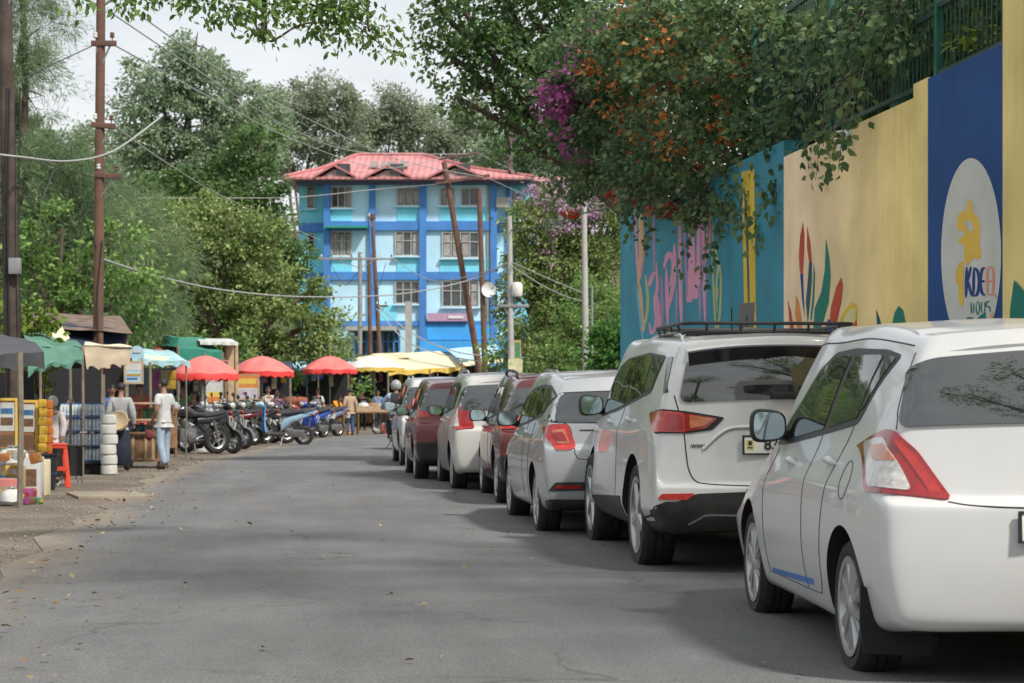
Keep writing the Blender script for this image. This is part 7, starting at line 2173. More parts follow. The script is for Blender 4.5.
def parasol(label, px, py, D, rad, m, mv, h_drop=.46, group='red parasols over the motorbikes', panels=8, pole=True, tilt=0):
    base = gd(px, D); H = hz(py, D)
    root = thing('parasol', label, 'parasol', base, RD.uniform(0, 1), group)
    b = MB(); n = panels * 6; rings = 7; vs = [(0, 0, H)]
    for i in range(1, rings + 1):
        t = i / rings
        for k in range(n):
            g = 2 * PI * k / n; e = abs(math.sin(g * panels / 2))
            r_ = rad * t * (1 - .035 * e * t); z = H - h_drop * (t ** 1.7) - .035 * e * t * (1 - .2 * t)
            vs.append((r_ * math.cos(g), r_ * math.sin(g), z))
    for k in range(n):
        g = 2 * PI * k / n; e = abs(math.sin(g * panels / 2)); r_ = rad * (1 - .035 * e)
        vs.append((r_ * math.cos(g) * 1.0, r_ * math.sin(g) * 1.0, H - h_drop - .035 * e - .17 + .05 * abs(math.sin(g * panels * 1.5))))
    fs = [(0, 1 + (k + 1) % n, 1 + k) for k in range(n)]; ms = [0] * n
    for i in range(rings):
        for k in range(n):
            fs.append((1 + i * n + k, 1 + i * n + (k + 1) % n, 1 + (i + 1) * n + (k + 1) % n, 1 + (i + 1) * n + k)); ms.append(1 if i == rings - 1 else 0)
    b.v = vs; b.f = fs; b.m = ms
    mesh_obj('canopy', b.mesh('canopy'), [m, mv], root, angle=50)
    b = MB(); b.tube([(0, 0, -.1), (0, 0, H + .06)], .02, 8); b.build('pole', M_gal, root)
    for k in range(panels):
        g = 2 * PI * k / panels
        r = MB(); r.tube([(0, 0, H - .05), (rad * .5 * math.cos(g), rad * .5 * math.sin(g), H - h_drop * .33), (rad * .96 * math.cos(g), rad * .96 * math.sin(g), H - h_drop * .98)], .008, 5)
        r.tube([(0, 0, H - .75), (rad * .5 * math.cos(g), rad * .5 * math.sin(g), H - h_drop * .33 - .01)], .007, 5); r.build('rib', M_gal, root)
    b = MB(); b.lathe([(.0001, .12), (.05, .12), (.06, .08), (.2, .05), (.22, 0), (.0001, 0)], 16); b.build('foot', M_conc, root)
    return root


def hung_packs(label, px, py, D, n, m, w=.16, h=.2, group=None):
    p = at(px, py, D)
    root = thing('snack_string', label, 'snacks', p, -TH, group)
    b = MB(); b.tube([(0, 0, .15), (0, .005, -h * n)], .005, 5); b.build('string', M_black, root)
    for k in range(n):
        b = MB(); b.box((RD.uniform(-.01, .01), 0, -h * (k + .5)), (w * .92, .03, h * .94), ry=RD.uniform(-.08, .08)); b.build('packet', m, root, bevel=.013)
    return root


# --- nearest stall: grey tarpaulin at the left edge
stall('nearest stall with a drooping dark grey tarpaulin at the left edge', 10, 24, [
    ([(-70, 318, 27), (26, 338, 26.5), (44, 352, 24), (-75, 350, 22.8)], .10, T_grey, .22, .3, .04)],
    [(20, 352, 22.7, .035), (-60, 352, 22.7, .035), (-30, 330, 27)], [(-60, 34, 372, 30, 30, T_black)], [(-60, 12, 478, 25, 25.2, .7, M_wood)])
for i, (px, w_, lb) in enumerate([(6, 20, 'yellow framed notice board at the left edge under the grey tarpaulin'), (27, 18, 'yellow framed notice board just right of the nearest pole foot')]):
    board(lb, px - w_ / 2, px + w_ / 2 + 2, 398 + 2 * i, 455, 27 + i * .3, mat('board_wood', (.26, .12, .05), rough=.7, var=.4), T_yel, [(.15, .85, .42, .92, T_white), (.22, .78, .72, .82, gm(2)), (.22, .78, .52, .66, gm(7)), (.15, .85, .06, .36, gm(7))], 'notice_board')
hung_packs('string of yellow snack packets hanging beside the notice boards', 43, 399, 27.2, 6, mat('packaging_mustard', (.50, .31, .03), rough=.4, var=.6, scale=9), .12, .12)
hung_packs('string of yellow and red snack packets nearest the child', 49, 400, 27.4, 6, mat('packaging_gold', (.52, .26, .03), rough=.4, var=.6, scale=9, col2=(.45, .05, .03)), .11, .12)
sack('bulging off-white sack on top of the boxes by the nearest post', (at(14, 462, 24.6).x, at(14, 462, 24.6).y, hz(468, 24.6)), .2, .26, T_white)
for i, (px, D, sz, lb, m_) in enumerate([
    (4, 23.4, (.34, .3, .3), 'patterned red carton at the left edge near the nearest post', T_pinkred), (30, 24.6, (.30, .3, .52), 'white carton standing behind the nearest post', T_white), (38, 25.6, (.26, .28, .46), 'cream carton leaning next to the black tub', T_cream),
    (14, 24.6, (.42, .4, .42), 'brown carton under the bulging sack', M_plank), (2, 25.3, (.34, .34, .62), 'red and white carton stacked at the left edge', gm(0)), (24, 23.6, (.2, .2, .18), 'small pink carton beside the foot of the nearest post', gm(6))]):
    p = gd(px, D); carton(lb, p, sz, m_, -TH + RD.uniform(-.3, .3))
p = gd(12, 23.2); sack('small white plastic bag of goods on the ground by the nearest post', p, .13, .2, T_white)
p = gd(32, 25.2); sack('pale blue plastic bag among the cartons', p, .12, .5, mat('pale_bag', (.45, .52, .58), rough=.4))

for k in range(26):
    px = RD.uniform(-2, 40); D = RD.uniform(23.3, 26.2); z = RD.choice([0, 0, .3, .48, .5]) if px < 22 else RD.choice([0, .46, .0])
    p = gd(px, D); p.z = z
    o = thing('goods_packet', 'small packet of mixed goods heaped around the cartons of the nearest stall', 'goods', p, RD.uniform(0, 3), 'mixed goods at the nearest stall'); s_ = RD.uniform(.6, 1.2)
    b = MB(); b.box((0, 0, .06 * s_), (.15 * s_, .12, .12 * s_), rx=RD.uniform(-.3, .3)); b.build('packet', gm(RD.randrange(9)), o, bevel=.012)
    b = MB(); b.box((0, -.066, .06 * s_), (.08 * s_, .006, .06 * s_)); b.build('label', gm(RD.choice([4, 1, 0])), o)
# --- green tarpaulin stall
stall('stall under a sagging green tarpaulin', 58, 29, [
    ([(22, 329, 31.5), (68, 339, 32), (85, 347, 29.4), (27, 345, 28.6)], .05, T_green, 0, 0, .05),
    ([(27, 345, 28.6), (84, 347, 29.4), (82, 361, 29.0), (28, 371, 28.2)], -.05, T_green, .08, .6, .05),
    ([(40, 325, 33), (62, 326, 33), (70, 340, 31.8), (44, 338, 31.6)], .02, T_cream)],
    [(82.5, 346, 29.3, .022), (40, 350, 28.4, .02), (44, 338, 32.5, .025), (70, 340, 32.5, .025)], [(22, 100, 368, 34.5, 35, T_black)], [(40, 64, 452, 31, 31.3, .7, M_wood)])
p = gd(43, 27.2)
tb = thing('tub', 'tall black plastic tub beside the red stool', 'tub', p); b = MB(); b.lathe([(.16, 0), (.21, .46), (.225, .47), (.225, .49), (.20, .49), (.19, .44), (.15, .03), (.0001, .03)], 20); b.build('shell', mat('black_plastic', (.02, .022, .028), rough=.4), tb); b = MB(); b.lathe([(.17, .20), (.19, .21), (.19, .23), (.175, .24)], 20); b.build('hoop', mat('navy_plastic', (.03, .05, .1), rough=.4), tb)
M_rplast = mat('red_plastic', (.62, .07, .035), rough=.4, var=.1)
stl = thing('plastic_stool', 'bright red plastic stool in front of the green tarpaulin stall', 'stool', gd(57, 28.0), .2)
b = MB(); b.box((0, 0, .60), (.27, .27, .03)); b.box((0, 0, .57), (.25, .25, .05)); b.build('seat', M_rplast, stl, bevel=.012)
for sx in (-1, 1):
    for sy in (-1, 1): b = MB(); b.bar((sx * .10, sy * .10, .57), (sx * .15, sy * .15, 0), .055, .03); b.build('leg', M_rplast, stl)
for sx in (-1, 1): b = MB(); b.bar((sx * .135, -.12, .2), (sx * .135, .12, .2), .03, .05); b.build('stretcher', M_rplast, stl); b = MB(); b.bar((-.12, sx * .135, .26), (.12, sx * .135, .26), .03, .05); b.build('stretcher', M_rplast, stl)
tbl = thing('folding_table', 'low black cloth covered folding table right of the red stool', 'table', gd(71, 28.6), -TH)
b = MB(); b.box((0, 0, .56), (.40, .36, .03)); b.build('top', T_black, tbl, bevel=.008)
b = MB(); b.grid(lambda u, v: ((u - .5) * .42, -.185 - .02 * math.sin(u * 14), .56 - .42 * v), 16, 3); b.build('cloth', T_black, tbl)
for s_ in (-1, 1): b = MB(); b.tube([(s_ * .16, -.15, 0), (-s_ * .12, .15, .54)], .012, 6); b.build('leg', M_steel, tbl)

# bottle packs in shrink wrap, four tiers on a low stand
M_wrap = mat('bottled_water', (.60, .66, .68), rough=.2, var=.3, scale=22, coat=.5); M_cap = mat('blue_caps', (.03, .14, .45), rough=.4); M_lab = mat('blue_tray', (.05, .17, .42), rough=.5, var=.3, scale=20); M_lab2 = mat('pale_label', (.46, .56, .66), rough=.5, var=.3, scale=20)
st = thing('display_stand', 'low black stand under the packs of bottled water', 'stand', gd(82, 33), -TH)
b = MB(); b.box((0, 0, .19), (.74, .42, .04)); b.build('top', T_black, st)
b = MB(); b.box((0, .02, .085), (.66, .34, .16)); b.build('plinth', T_black, st)
proto = None; o82 = gd(82, 33); dr = Vector((cT, -sT, 0))
for tier in range(4):
    for c_ in range(4):
        loc = o82 + dr * (-.27 + .18 * c_) + Vector((0, 0, .212 + tier * .245))
        lb = 'shrink-wrapped pack of bottled water in the four tier stack by the second pole'
        if proto is None:
            proto = thing('bottle_pack', lb, 'bottled water', loc, -TH, 'packs of bottled water')
            b = MB(); cp = MB(); lb_ = MB()
            for ix in (-1, 0, 1):
                for iy in (-1, 0, 1):
                    M = Matrix.Translation((ix * .056, iy * .056, 0)); b.lathe([(.026, 0), (.027, .02), (.026, .15), (.012, .19), (.012, .205), (.0001, .205)], 10, M)
                    b.lathe([(.014, .203), (.014, .222), (.0001, .222)], 8, M, mi=1); lb_.lathe([(.0275, .06), (.0275, .11)], 10, M)
            b.build('bottles', [M_wrap, M_cap], proto); lb_.build('labels', M_lab2, proto)
            b = MB(); b.box((0, 0, .012), (.178, .178, .022)); b.build('tray', M_lab, proto)
        else: dup(proto, loc, -TH + RD.uniform(-.05, .05), label=lb)
# stack of white rolls
for k in range(6):
    o = thing('white_tub', 'round white wrapped tub in the stack beside the bottled water', 'tub', gd(109, 32.6) + Vector((RD.uniform(-.01, .01), RD.uniform(-.01, .01), .165 * k)), RD.random(), 'stacked white tubs') if k == 0 else dup(o, gd(109, 32.6) + Vector((RD.uniform(-.015, .015), RD.uniform(-.015, .015), .165 * k)), RD.random())
    if k == 0:
        b = MB(); b.lathe([(.11, 0), (.13, .02), (.135, .08), (.13, .14), (.12, .15), (.0001, .15)], 20); b.build('tub', mat('white_wrap', (.55, .54, .50), rough=.5, var=.2), o); b = MB(); b.lathe([(.122, .148), (.122, .162), (.0001, .163)], 20); b.build('lid', T_white, o)

# tin-roofed shack with the tan awning
stall('tin roofed shack with a hanging tan awning between the two poles', 95, 36, [
    ([(18, 312, 40), (120, 316, 41), (133, 334, 38), (24, 326, 36)], .0, T_rust, 0, 0, .02),
    ([(62, 324, 37.5), (126, 330, 38.5), (124, 349, 38), (66, 344, 36.5)], .05, T_navy),
    ([(85, 343, 31.5), (132, 346, 33.5), (131, 348, 32.6), (84, 346, 30.4)], .02, T_cream)],
    [(126, 332, 38.5, .04), (64, 326, 37, .04)], [(60, 128, 345, 40, 41, T_black)], [])
org = gd(108, 31); aw = thing('hanging_awning', 'tan cloth awning hanging below the tin roofed shack', 'awning', org)
sheet('cloth', [at(84, 346, 30.4), at(131, 348, 32.6), at(130, 364, 32.2), at(86, 366, 30.1)], .0, T_tan, aw, org, wr=.04, drop=.05, scal=.8)
b = MB(); b.tube([at(83, 346, 30.4) - org, at(132, 348, 32.6) - org], .02, 6); b.build('rail', M_bamboo, aw)

# glass-shelved counter the man stands at
ct = thing('display_counter', 'wooden counter with two glazed shelves of snacks beside the standing man', 'counter', gd(145, 36.4), -TH)
w_ = 32 * 36.4 / FPX
for s_ in (-1, 1):
    for t_ in (-1, 1): b = MB(); b.box((s_ * w_ / 2, t_ * .22, .58), (.05, .05, 1.16)); b.build('post', M_wood, ct)
for z in (.12, .62, .86, 1.16): b = MB(); b.box((0, 0, z), (w_ + .12, .56, .035)); b.build('shelf', M_wood if z < 1 and z != .86 else M_plank, ct, bevel=.006)
for z in (.36,): b = MB(); b.box((0, -.2, z), (w_ - .06, .02, .40)); b.build('front_board', M_wood, ct)
for s_ in (-.3, .1, .32): b = MB(); b.box((s_ * w_, -.215, .36), (.05, .02, .42)); b.build('cleat', M_plank, ct)
for k in range(5):
    p = ct.location + Vector((cT, -sT, 0)) * (-.24 + .12 * k) + Vector((0, 0, .88)); o = thing('snack_jar', 'jar of snacks on the upper shelf of the wooden counter', 'jar', p, RD.random(), 'snack jars on the counter')
    b = MB(); b.lathe([(.045, 0), (.05, .02), (.05, .15), (.035, .18), (.0001, .18)], 12); b.build('jar', gm([2, 5, 3, 3, 1][k]), o); b = MB(); b.lathe([(.04, .18), (.04, .21), (.0001, .21)], 12); b.build('lid', gm([0, 4, 0, 4, 2][k]), o)
for k in range(4):
    p = ct.location + Vector((cT, -sT, 0)) * (-.2 + .14 * k) + Vector((0, 0, .64)); o = thing('snack_packet', 'bright packet lying on the lower shelf of the wooden counter', 'snacks', p, RD.random(), 'packets on the counter')
    b = MB(); b.ball((0, 0, .07), (.06, .05, .07), 10); b.build('packet', gm([2, 2, 3, 8][k]), o); b = MB(); b.box((0, 0, .15), (.10, .006, .03)); b.build('seal', gm(4), o)
b_ = board('pale blue sign board hanging over the counter', 124, 143.5, 361, 384, 36.5, T_sky, M_plank, [(.1, .9, .6, .92, T_white), (.15, .85, .35, .45, gm(1)), (.15, .7, .2, .28, gm(2))], hang=True)
ar = thing('arched_sign', 'small arched pale blue sign above the hanging board', 'sign', at(137, 358, 36), -TH)
b = MB(); pts = [(-.12, 0)] + [(-.12 * math.cos(a), .12 + .1 * math.sin(a)) for a in np.linspace(0, PI, 9)] + [(.12, 0)]; b.prism(pts, Matrix.Rotation(PI / 2, 4, 'X'), .02); b.build('panel', T_sky, ar); b = MB(); b.box((0, -.03, .12), (.13, .01, .05)); b.build('lettering_band', T_white, ar)

# second line of stalls behind the counter
stall('stall with a teal and white awning behind the wooden counter', 158, 40, [
    ([(128, 348, 43), (168, 350, 44), (190, 362, 41), (132, 358, 38.4)], .05, T_blue, .14, .5, .03), ([(146, 355, 41), (178, 360, 42), (172, 366, 40), (140, 362, 39)], 0, T_cream)],
    [(150, 362, 39, .03), (186, 364, 41, .016)], [(120, 174, 368, 45, 45.6, T_black)], [(128, 178, 412, 42, 43, .6, M_wood)])
org = gd(190, 53); rs = thing('sloping_sign', 'long faded red sloping sign above the teal awning', 'sign', org)
sheet('panel', [at(146, 345, 55), at(200, 347, 56.5), at(232, 362, 54), at(160, 352, 52)], 0, T_pinkred, rs, org, wr=.01)
for k in range(6):
    b = MB(); a0 = at(168 + 5.5 * k, 352.2 + .8 * k, 53.2) - org; b.box(a0 + Vector((0, -.03, .02)), (.07, .02, .12)); b.build('letter', T_white, rs)
b = MB(); b.tube([gd(200, 56) - org, at(200, 347, 56) - org], .04, 6); b.build('post', M_bamboo, rs)
b = MB(); b.tube([gd(160, 54) - org, at(160, 350, 54) - org], .04, 6); b.build('post', M_bamboo, rs)
gn = stall('green shade net shelter behind the faded red sign', 190, 52, [
    ([(160, 335, 56), (205, 338, 57), (222, 352, 53), (176, 347, 51)], .05, T_net, .5, .1, .03), ([(160, 335, 56), (180, 337, 52), (176, 347, 51), (158, 345, 55)], 0, T_net)],
    [(178, 345, 51, .04), (222, 352, 53, .04), (160, 336, 56, .04)], [])
stall('small plank stall with a flat pale roof beside the green net', 215, 54, [
    ([(194, 338, 58), (232, 339, 58.5), (238, 342.5, 54), (200, 341.5, 53.4)], .0, T_white, .08, 0, .01)],
    [(236, 342, 54.5, .06, M_plank), (226, 342, 54.8, .05, M_plank), (202, 341, 54, .04)], [(228, 238, 344, 55, 55.2, M_plank)])

# sheds behind the motorbikes
for i, (p0, p1, D, lb, mr_, mb_) in enumerate([
    (168, 232, 56, 'dark shed behind the first red parasol', T_navy, T_black), (226, 292, 63, 'dark shed behind the second red parasol', T_navy, T_black), (286, 350, 74, 'low shed with a pale blue roof behind the third red parasol', T_sky, T_black), (338, 412, 92, 'long dark shed behind the cream umbrella', T_cream, T_black), (405, 470, 100, 'dark shed at the bend of the road behind the long awning', T_cream, T_black)]):
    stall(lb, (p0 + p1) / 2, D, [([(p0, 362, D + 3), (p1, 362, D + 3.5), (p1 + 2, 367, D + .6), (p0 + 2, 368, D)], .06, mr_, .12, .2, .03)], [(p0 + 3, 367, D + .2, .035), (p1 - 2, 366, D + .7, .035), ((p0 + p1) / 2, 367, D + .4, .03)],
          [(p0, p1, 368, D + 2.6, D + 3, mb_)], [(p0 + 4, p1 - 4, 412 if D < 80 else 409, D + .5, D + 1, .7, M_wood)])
# mixed goods standing on those counters and hanging in the shade
NG = 0
for (p0, p1, D) in ((130, 176, 42.2), (174, 228, 56.6), (232, 288, 63.6), (292, 344, 74.6), (346, 406, 92.7), (410, 464, 100.6)):
    n = 9
    for k in range(n):
        px = p0 + (p1 - p0) * (k + .5) / n; py = 412 if D < 80 else 409
        s_ = RD.uniform(.7, 1.25); NG += 1
        p = at(px, py, D + .25)
        kind = RD.randrange(3)
        o = thing('goods_bundle', 'bundle of packaged goods on a counter in the shaded row of sheds', 'goods', p, RD.random(), 'goods on the shed counters')
        b = MB()
        if kind == 0: b.box((0, 0, .12 * s_), (.24 * s_, .2, .24 * s_)); b.build('packet', gm(NG), o, bevel=.015)
        elif kind == 1: b.lathe([(.09, 0), (.11, .1 * s_), (.10, .26 * s_), (.05, .30 * s_), (.0001, .31 * s_)], 10); b.build('jar', gm(NG + 2), o)
        else: b.ball((0, 0, .12 * s_), (.16, .12, .13 * s_), 10); b.build('pouch', gm(NG + 4), o)
        b = MB(); b.box((0, -.105 if kind == 0 else -.10, .1 * s_), (.1, .02, .08)); b.build('label', gm(NG + 5), o)
    for k in range(6):
        px = p0 + (p1 - p0) * (k + .5) / 6
        if RD.random() < .75: hung_packs('string of packets hanging inside the shaded row of sheds', px, 370.5 if D < 80 else 373, D + .4, RD.choice([2, 3]), gm(NG + k * 2), .18, .2, 'strings of packets in the sheds')

parasol('leftmost red parasol, over the black motorcycle', 205, 355.5, 47.5, .80, T_red, tarpm('red_edge', (.68, .045, .04), None, .1), .42)
parasol('middle red parasol, above the orange poster', 262, 356, 58, .94, T_red, tarpm('red_edge', (.68, .045, .04), None, .1), .44)
parasol('rightmost red parasol, next to the cream umbrella', 330, 356, 70, .97, T_red, tarpm('red_edge', (.68, .045, .04), None, .1), .46)
parasol('blue and pale blue parasol tucked between two red ones', 307, 366, 76, .62, T_sky, T_royal, .32, 'other parasols')
parasol('pale umbrella with a yellow fringe over the handcart', 374, 356, 80, 1.22, T_white, T_yel, .46, 'other parasols')
board('white poster with orange and blue print standing before the first shed', 206, 222.5, 380, 422, 50.5, T_white, T_white, [(.05, .95, .55, .72, T_yel), (.1, .9, .42, .6, tarpm('orange', (.62, .22, .06))), (.05, .95, .04, .42, T_sky), (.2, .8, .1, .2, T_white)], 'poster_stand')
board('orange and yellow poster with a pale lower half under the middle parasol', 231, 259, 374, 400, 56, T_cream, M_plank, [(.04, .96, .48, .96, tarpm('orange', (.62, .22, .06))), (.1, .9, .62, .82, T_yel), (.05, .95, .05, .44, mat('pale_lilac_print', (.50, .46, .50), rough=.6, var=.25, scale=6)), (.42, .55, .2, .3, gm(6))], 'poster_stand')
# white chest beside the light blue scooter
fz = thing('chest_freezer', 'scuffed white chest behind the light blue scooter', 'freezer', gd(270, 60), -TH + .2)
b = MB(); b.box((0, 0, .42), (.62, .5, .72)); b.build('cabinet', mat('scuffed_white', (.55, .56, .55), rough=.5, var=.3, scale=5), fz, bevel=.03); b = MB(); b.box((0, 0, .82), (.64, .52, .07)); b.build('lid', T_white, fz, bevel=.02); b = MB(); b.box((.1, -.262, .84), (.16, .02, .03)); b.build('handle', M_steel, fz)
for s_ in (-1, 1): b = MB(); b.box((s_ * .25, 0, .03), (.06, .42, .06)); b.build('foot', M_black, fz)

# cream awnings at the bend
stall('long cream awning with a yellow fringe at the bend of the road', 420, 88, [
    ([(372, 354, 93), (440, 351.5, 97), (466, 366, 92), (388, 370, 86)], .12, [T_cream, T_yel], .26, .35, .03), ([(360, 356, 96), (400, 352, 99), (410, 358, 93), (352, 360, 90)], .1, T_cream)],
    [(388, 370, 86, .04), (466, 367, 92, .04), (430, 369, 89, .03)], [], [(398, 452, 412, 90, 92, .7, M_wood)])
stall('stall under a blue and white striped tarpaulin right of the long awning', 472, 93, [
    ([(446, 349, 97), (498, 344.5, 99), (497, 357, 94), (460, 360, 91)], .06, T_sky, .06, .4, .03), ([(468, 360, 92), (502, 357, 94), (504, 362, 92), (470, 365, 90)], 0, T_cream)],
    [(478, 358, 92, .16, M_wood), (497, 358, 93, .05), (462, 361, 91, .05)], [(462, 500, 366, 95, 95.5, T_black)], [(466, 500, 410, 93, 93.5, .6, T_yel)])
stall('small stall with a pinkish roof beyond the concrete pole', 535, 96, [
    ([(518, 349, 99), (552, 350, 99.5), (560, 356, 95), (516, 354, 94)], .04, tarpm('pinkish', (.52, .40, .34)), .1, .4, .02)],
    [(520, 354, 95, .05), (556, 356, 96, .05)], [(518, 556, 358, 98, 98.5, T_navy)], [(520, 556, 408, 96, 96.5, .6, M_wood)])
board('narrow upright banner in green and yellow beside the concrete pole', 514, 521, 340, 385, 72, T_yel, M_plank, [(.1, .9, .6, .95, gm(3)), (.1, .9, .1, .5, T_white)], 'banner')

# handcart with goods
hc = thing('handcart', 'wooden handcart heaped with bags in front of the pale umbrella', 'cart', gd(372, 71), -TH + .15)
b = MB(); b.box((0, 0, .78), (1.25, .7, .06)); b.build('deck', M_wood, hc, bevel=.01)
for s_ in (-1, 1):
    b = MB(); b.box((0, s_ * .34, .9), (1.25, .03, .2)); b.build('side_board', M_plank if s_ < 0 else M_wood, hc)
    t = MB(); t.lathe([(.24, -.025), (.28, -.03), (.28, .03), (.24, .025)], 24, Matrix.Translation((.25, s_ * .42, .28)) @ Matrix.Rotation(PI / 2, 4, 'X'), closed=True); w = t.build('wheel', M_tyre, hc)
    t = MB()
    for k in range(8): g = k * PI / 4; t.bar((.25, s_ * .42, .28), (.25 + .245 * math.cos(g), s_ * .42, .28 + .245 * math.sin(g)), .012, .012, up=(0, 1, 0))
    t.build('spokes', M_steel, w)
    b = MB(); b.tube([(-.6, s_ * .3, .78), (-1.05, s_ * .28, .86)], .025, 7); b.build('shaft', M_wood, hc); b = MB(); b.bar((-.5, s_ * .3, .76), (-.5, s_ * .3, 0), .05); b.build('leg', M_wood, hc)
for k, (dx, dy, r_, m_, lb) in enumerate([(-.3, 0, .22, T_white, 'white sack at the left of the handcart'), (.05, .05, .24, mat('brown_sack', (.28, .16, .10), rough=.9), 'brown sack in the middle of the handcart'), (.42, -.05, .24, T_white, 'white sack at the right end of the handcart')]):
    p = hc.matrix_basis @ Vector((dx, dy, .812)); sack(lb, p, r_, .34, m_)
for i, (px, D, lb, m_) in enumerate([(340, 69, 'brown slatted crate left of the handcart', M_wood), (347, 70.5, 'pale slatted crate behind the woman in orange', M_plank), (388, 72, 'red crate right of the handcart', mat('red_crate', (.5, .06, .04), rough=.5)), (334, 72, 'dark crate under the table at the yellow fringe', M_rust)]):
    crate(lb, gd(px, D), (.5, .4, .36), m_, -TH + .1 * i)

# motorbikes and scooters
def park(f, px, D, deg, col, lb, **k):
    o = f(lb, gd(px, D), R(deg), col, **k); o.scale = (1.12, 1.12, 1.12); return o


park(motorcycle, 187, 45, 118, (.02, .02, .022), 'black motorcycle nearest the standing man, tail toward the road')
park(scooter, 209, 46, -128, (.03, .03, .035), 'black scooter facing the road with its front wheel turned out')
park(motorcycle, 229, 54.5, 106, (.18, .02, .03), 'dark red motorcycle in the middle of the row, tail toward the road')
park(motorcycle, 241, 55.5, 112, (.02, .022, .03), 'black motorcycle beside the dark red one')
park(scooter, 252, 57, -120, (.30, .30, .31), 'silver scooter facing the road beside the light blue one')
park(scooter, 279, 54, 84, (.32, .48, .62), 'light blue scooter side-on with a black seat', col2=(.10, .30, .62))
park(scooter, 310, 64, 140, (.02, .06, .30), 'deep blue scooter leaning at the end of the row', col2=(.02, .06, .30))
park(scooter, 322, 66.5, 128, (.16, .20, .32), 'grey-blue scooter behind the deep blue one')
park(scooter, 196, 50, -110, (.45, .45, .45), 'white scooter in the second row behind the black motorcycle')
park(motorcycle, 216, 53, -112, (.05, .05, .055), 'grey motorcycle in the second row behind the black scooter')
park(scooter, 238, 59, -118, (.40, .38, .36), 'pale scooter in the second row by the orange poster')
park(motorcycle, 266, 60.5, -105, (.03, .03, .03), 'black motorcycle in front of the white chest')
park(motorcycle, 200, 48.5, 112, (.035, .035, .04), 'charcoal motorcycle wedged between the black motorcycle and the black scooter')
park(scooter, 221, 50, -125, (.10, .10, .11), 'dark grey scooter just right of the black scooter')
park(motorcycle, 262, 56, 110, (.03, .03, .035), 'black motorcycle half hidden by the light blue scooter')
park(scooter, 182, 49, -105, (.34, .34, .36), 'pale grey scooter behind the standing man')
park(motorcycle, 297, 66, 96, (.20, .05, .03), 'brown motorcycle loaded with a rolled cover')
rl = thing('rolled_cover', 'rust brown rolled cover on the loaded motorcycle', 'cover', at(293, 402, 66), -TH)
b = MB(); b.lathe([(.0001, -.5), (.16, -.48), (.19, -.2), (.18, .2), (.15, .46), (.0001, .5)], 16, Matrix.Rotation(PI / 2, 4, 'Y') @ Matrix.Rotation(.2, 4, 'X')); b.build('roll', mat('rust_cloth', (.30, .085, .05), rough=.8, var=.3), rl)
for x in (-.25, .25): b = MB(); b.lathe([(.195, -.02), (.2, 0), (.195, .02)], 16, Matrix.Translation((x, 0, 0)) @ Matrix.Rotation(PI / 2, 4, 'Y'), closed=True); b.build('strap', M_black, rl)
for px, py, D, m_, lb in [(222, 404, 54, M_chrome, 'silver helmet resting on a scooter behind the white poster'), (248, 402, 57.5, T_white, 'white helmet resting on the silver scooter')]:
    o = thing('helmet', lb, 'helmet', at(px, py, D)); b = MB(); b.lathe([(.10, -.05), (.13, .0), (.125, .07), (.08, .14), (.0001, .16)], 16); b.build('shell', m_, o); b = MB(); b.ball((0, -.07, .03), (.09, .07, .04), 10); b.build('visor', M_gloss, o)

# people
person('man in pale grey short-sleeved shirt and light blue jeans standing at the counter', gd(164, 35.4), R(52), 1.58, cloth('pale_grey', (.50, .50, .49)), cloth('pale_jeans', (.30, .38, .46)), fingers=True, sleeves=.62,
       pose=dict(lwr=(-.20, .12, .90), lha=(-.18, .18, .84), lan=(-.11, -.10, .09), lto=(-.13, .04, .035), lkn=(-.11, .0, .49), rkn=(.11, .05, .49), ran=(.13, .06, .09), rto=(.15, .20, .035), jaw=(0, .04, 1.53), head=(0, .03, 1.595)))
bg = thing('hand_bag', 'dark red bag in the hand of the man in the pale grey shirt', 'bag', gd(164, 35.4) + Matrix.Rotation(R(52), 3, 'Z') @ Vector((-.17, .20, .60)), R(52)); b = MB(); b.ball((0, 0, 0), (.06, .09, .10), 10); b.build('bag', cloth('wine', (.16, .03, .04)), bg); b = MB(); b.tube([(0, -.05, .08), (0, 0, .16), (0, .05, .08)], .007, 5); b.build('strap', M_black, bg)
person('woman in grey top and long dark navy skirt seen from behind at the counter', gd(121, 34.6), R(-8), 1.5, cloth('mid_grey', (.34, .34, .34)), cloth('navy', (.018, .022, .04)), skirt=True, sleeves=1.0)
bk = thing('basket', 'round straw basket held behind the woman in the navy skirt', 'basket', at(118, 421, 34.35), -TH); b = MB(); b.lathe([(.0001, -.04), (.12, -.03), (.17, .02), (.165, .03), (.11, -.01), (.0001, -.02)], 20, Matrix.Rotation(1.25, 4, 'X')); b.build('bowl', mat('straw', (.42, .32, .19), rough=.9, var=.3, scale=30), bk); b = MB(); b.tube([(.17 * math.cos(a), .17 * math.sin(a) * .32, .165 * math.sin(a)) for a in np.linspace(0, 2 * PI, 17)], .012, 5); b.build('rim', mat('straw', (.42, .32, .19)), bk)
person('child in a white knitted hat and pale top beside the snack packets', gd(53.5, 29.6), R(150), 1.26, cloth('pale_pink', (.50, .44, .43)), cloth('charcoal', (.04, .04, .045)), sleeves=1.0, hat=scarf(cloth('white_knit', (.58, .56, .50))), hair=None)
person('stallholder in dark blue seated in the shade behind the bottled water', gd(70, 33.6), R(170), 1.55, cloth('dark_blue', (.03, .05, .11)), cloth('black', (.02, .02, .02)), pose=lift(SIT, .12), sleeves=1.0)
person('stallholder in a white collar sitting beside the one in dark blue', gd(80, 34.2), R(190), 1.5, cloth('off_white', (.50, .48, .44)), cloth('black', (.02, .02, .02)), pose=lift(SIT, .02), sleeves=.6)
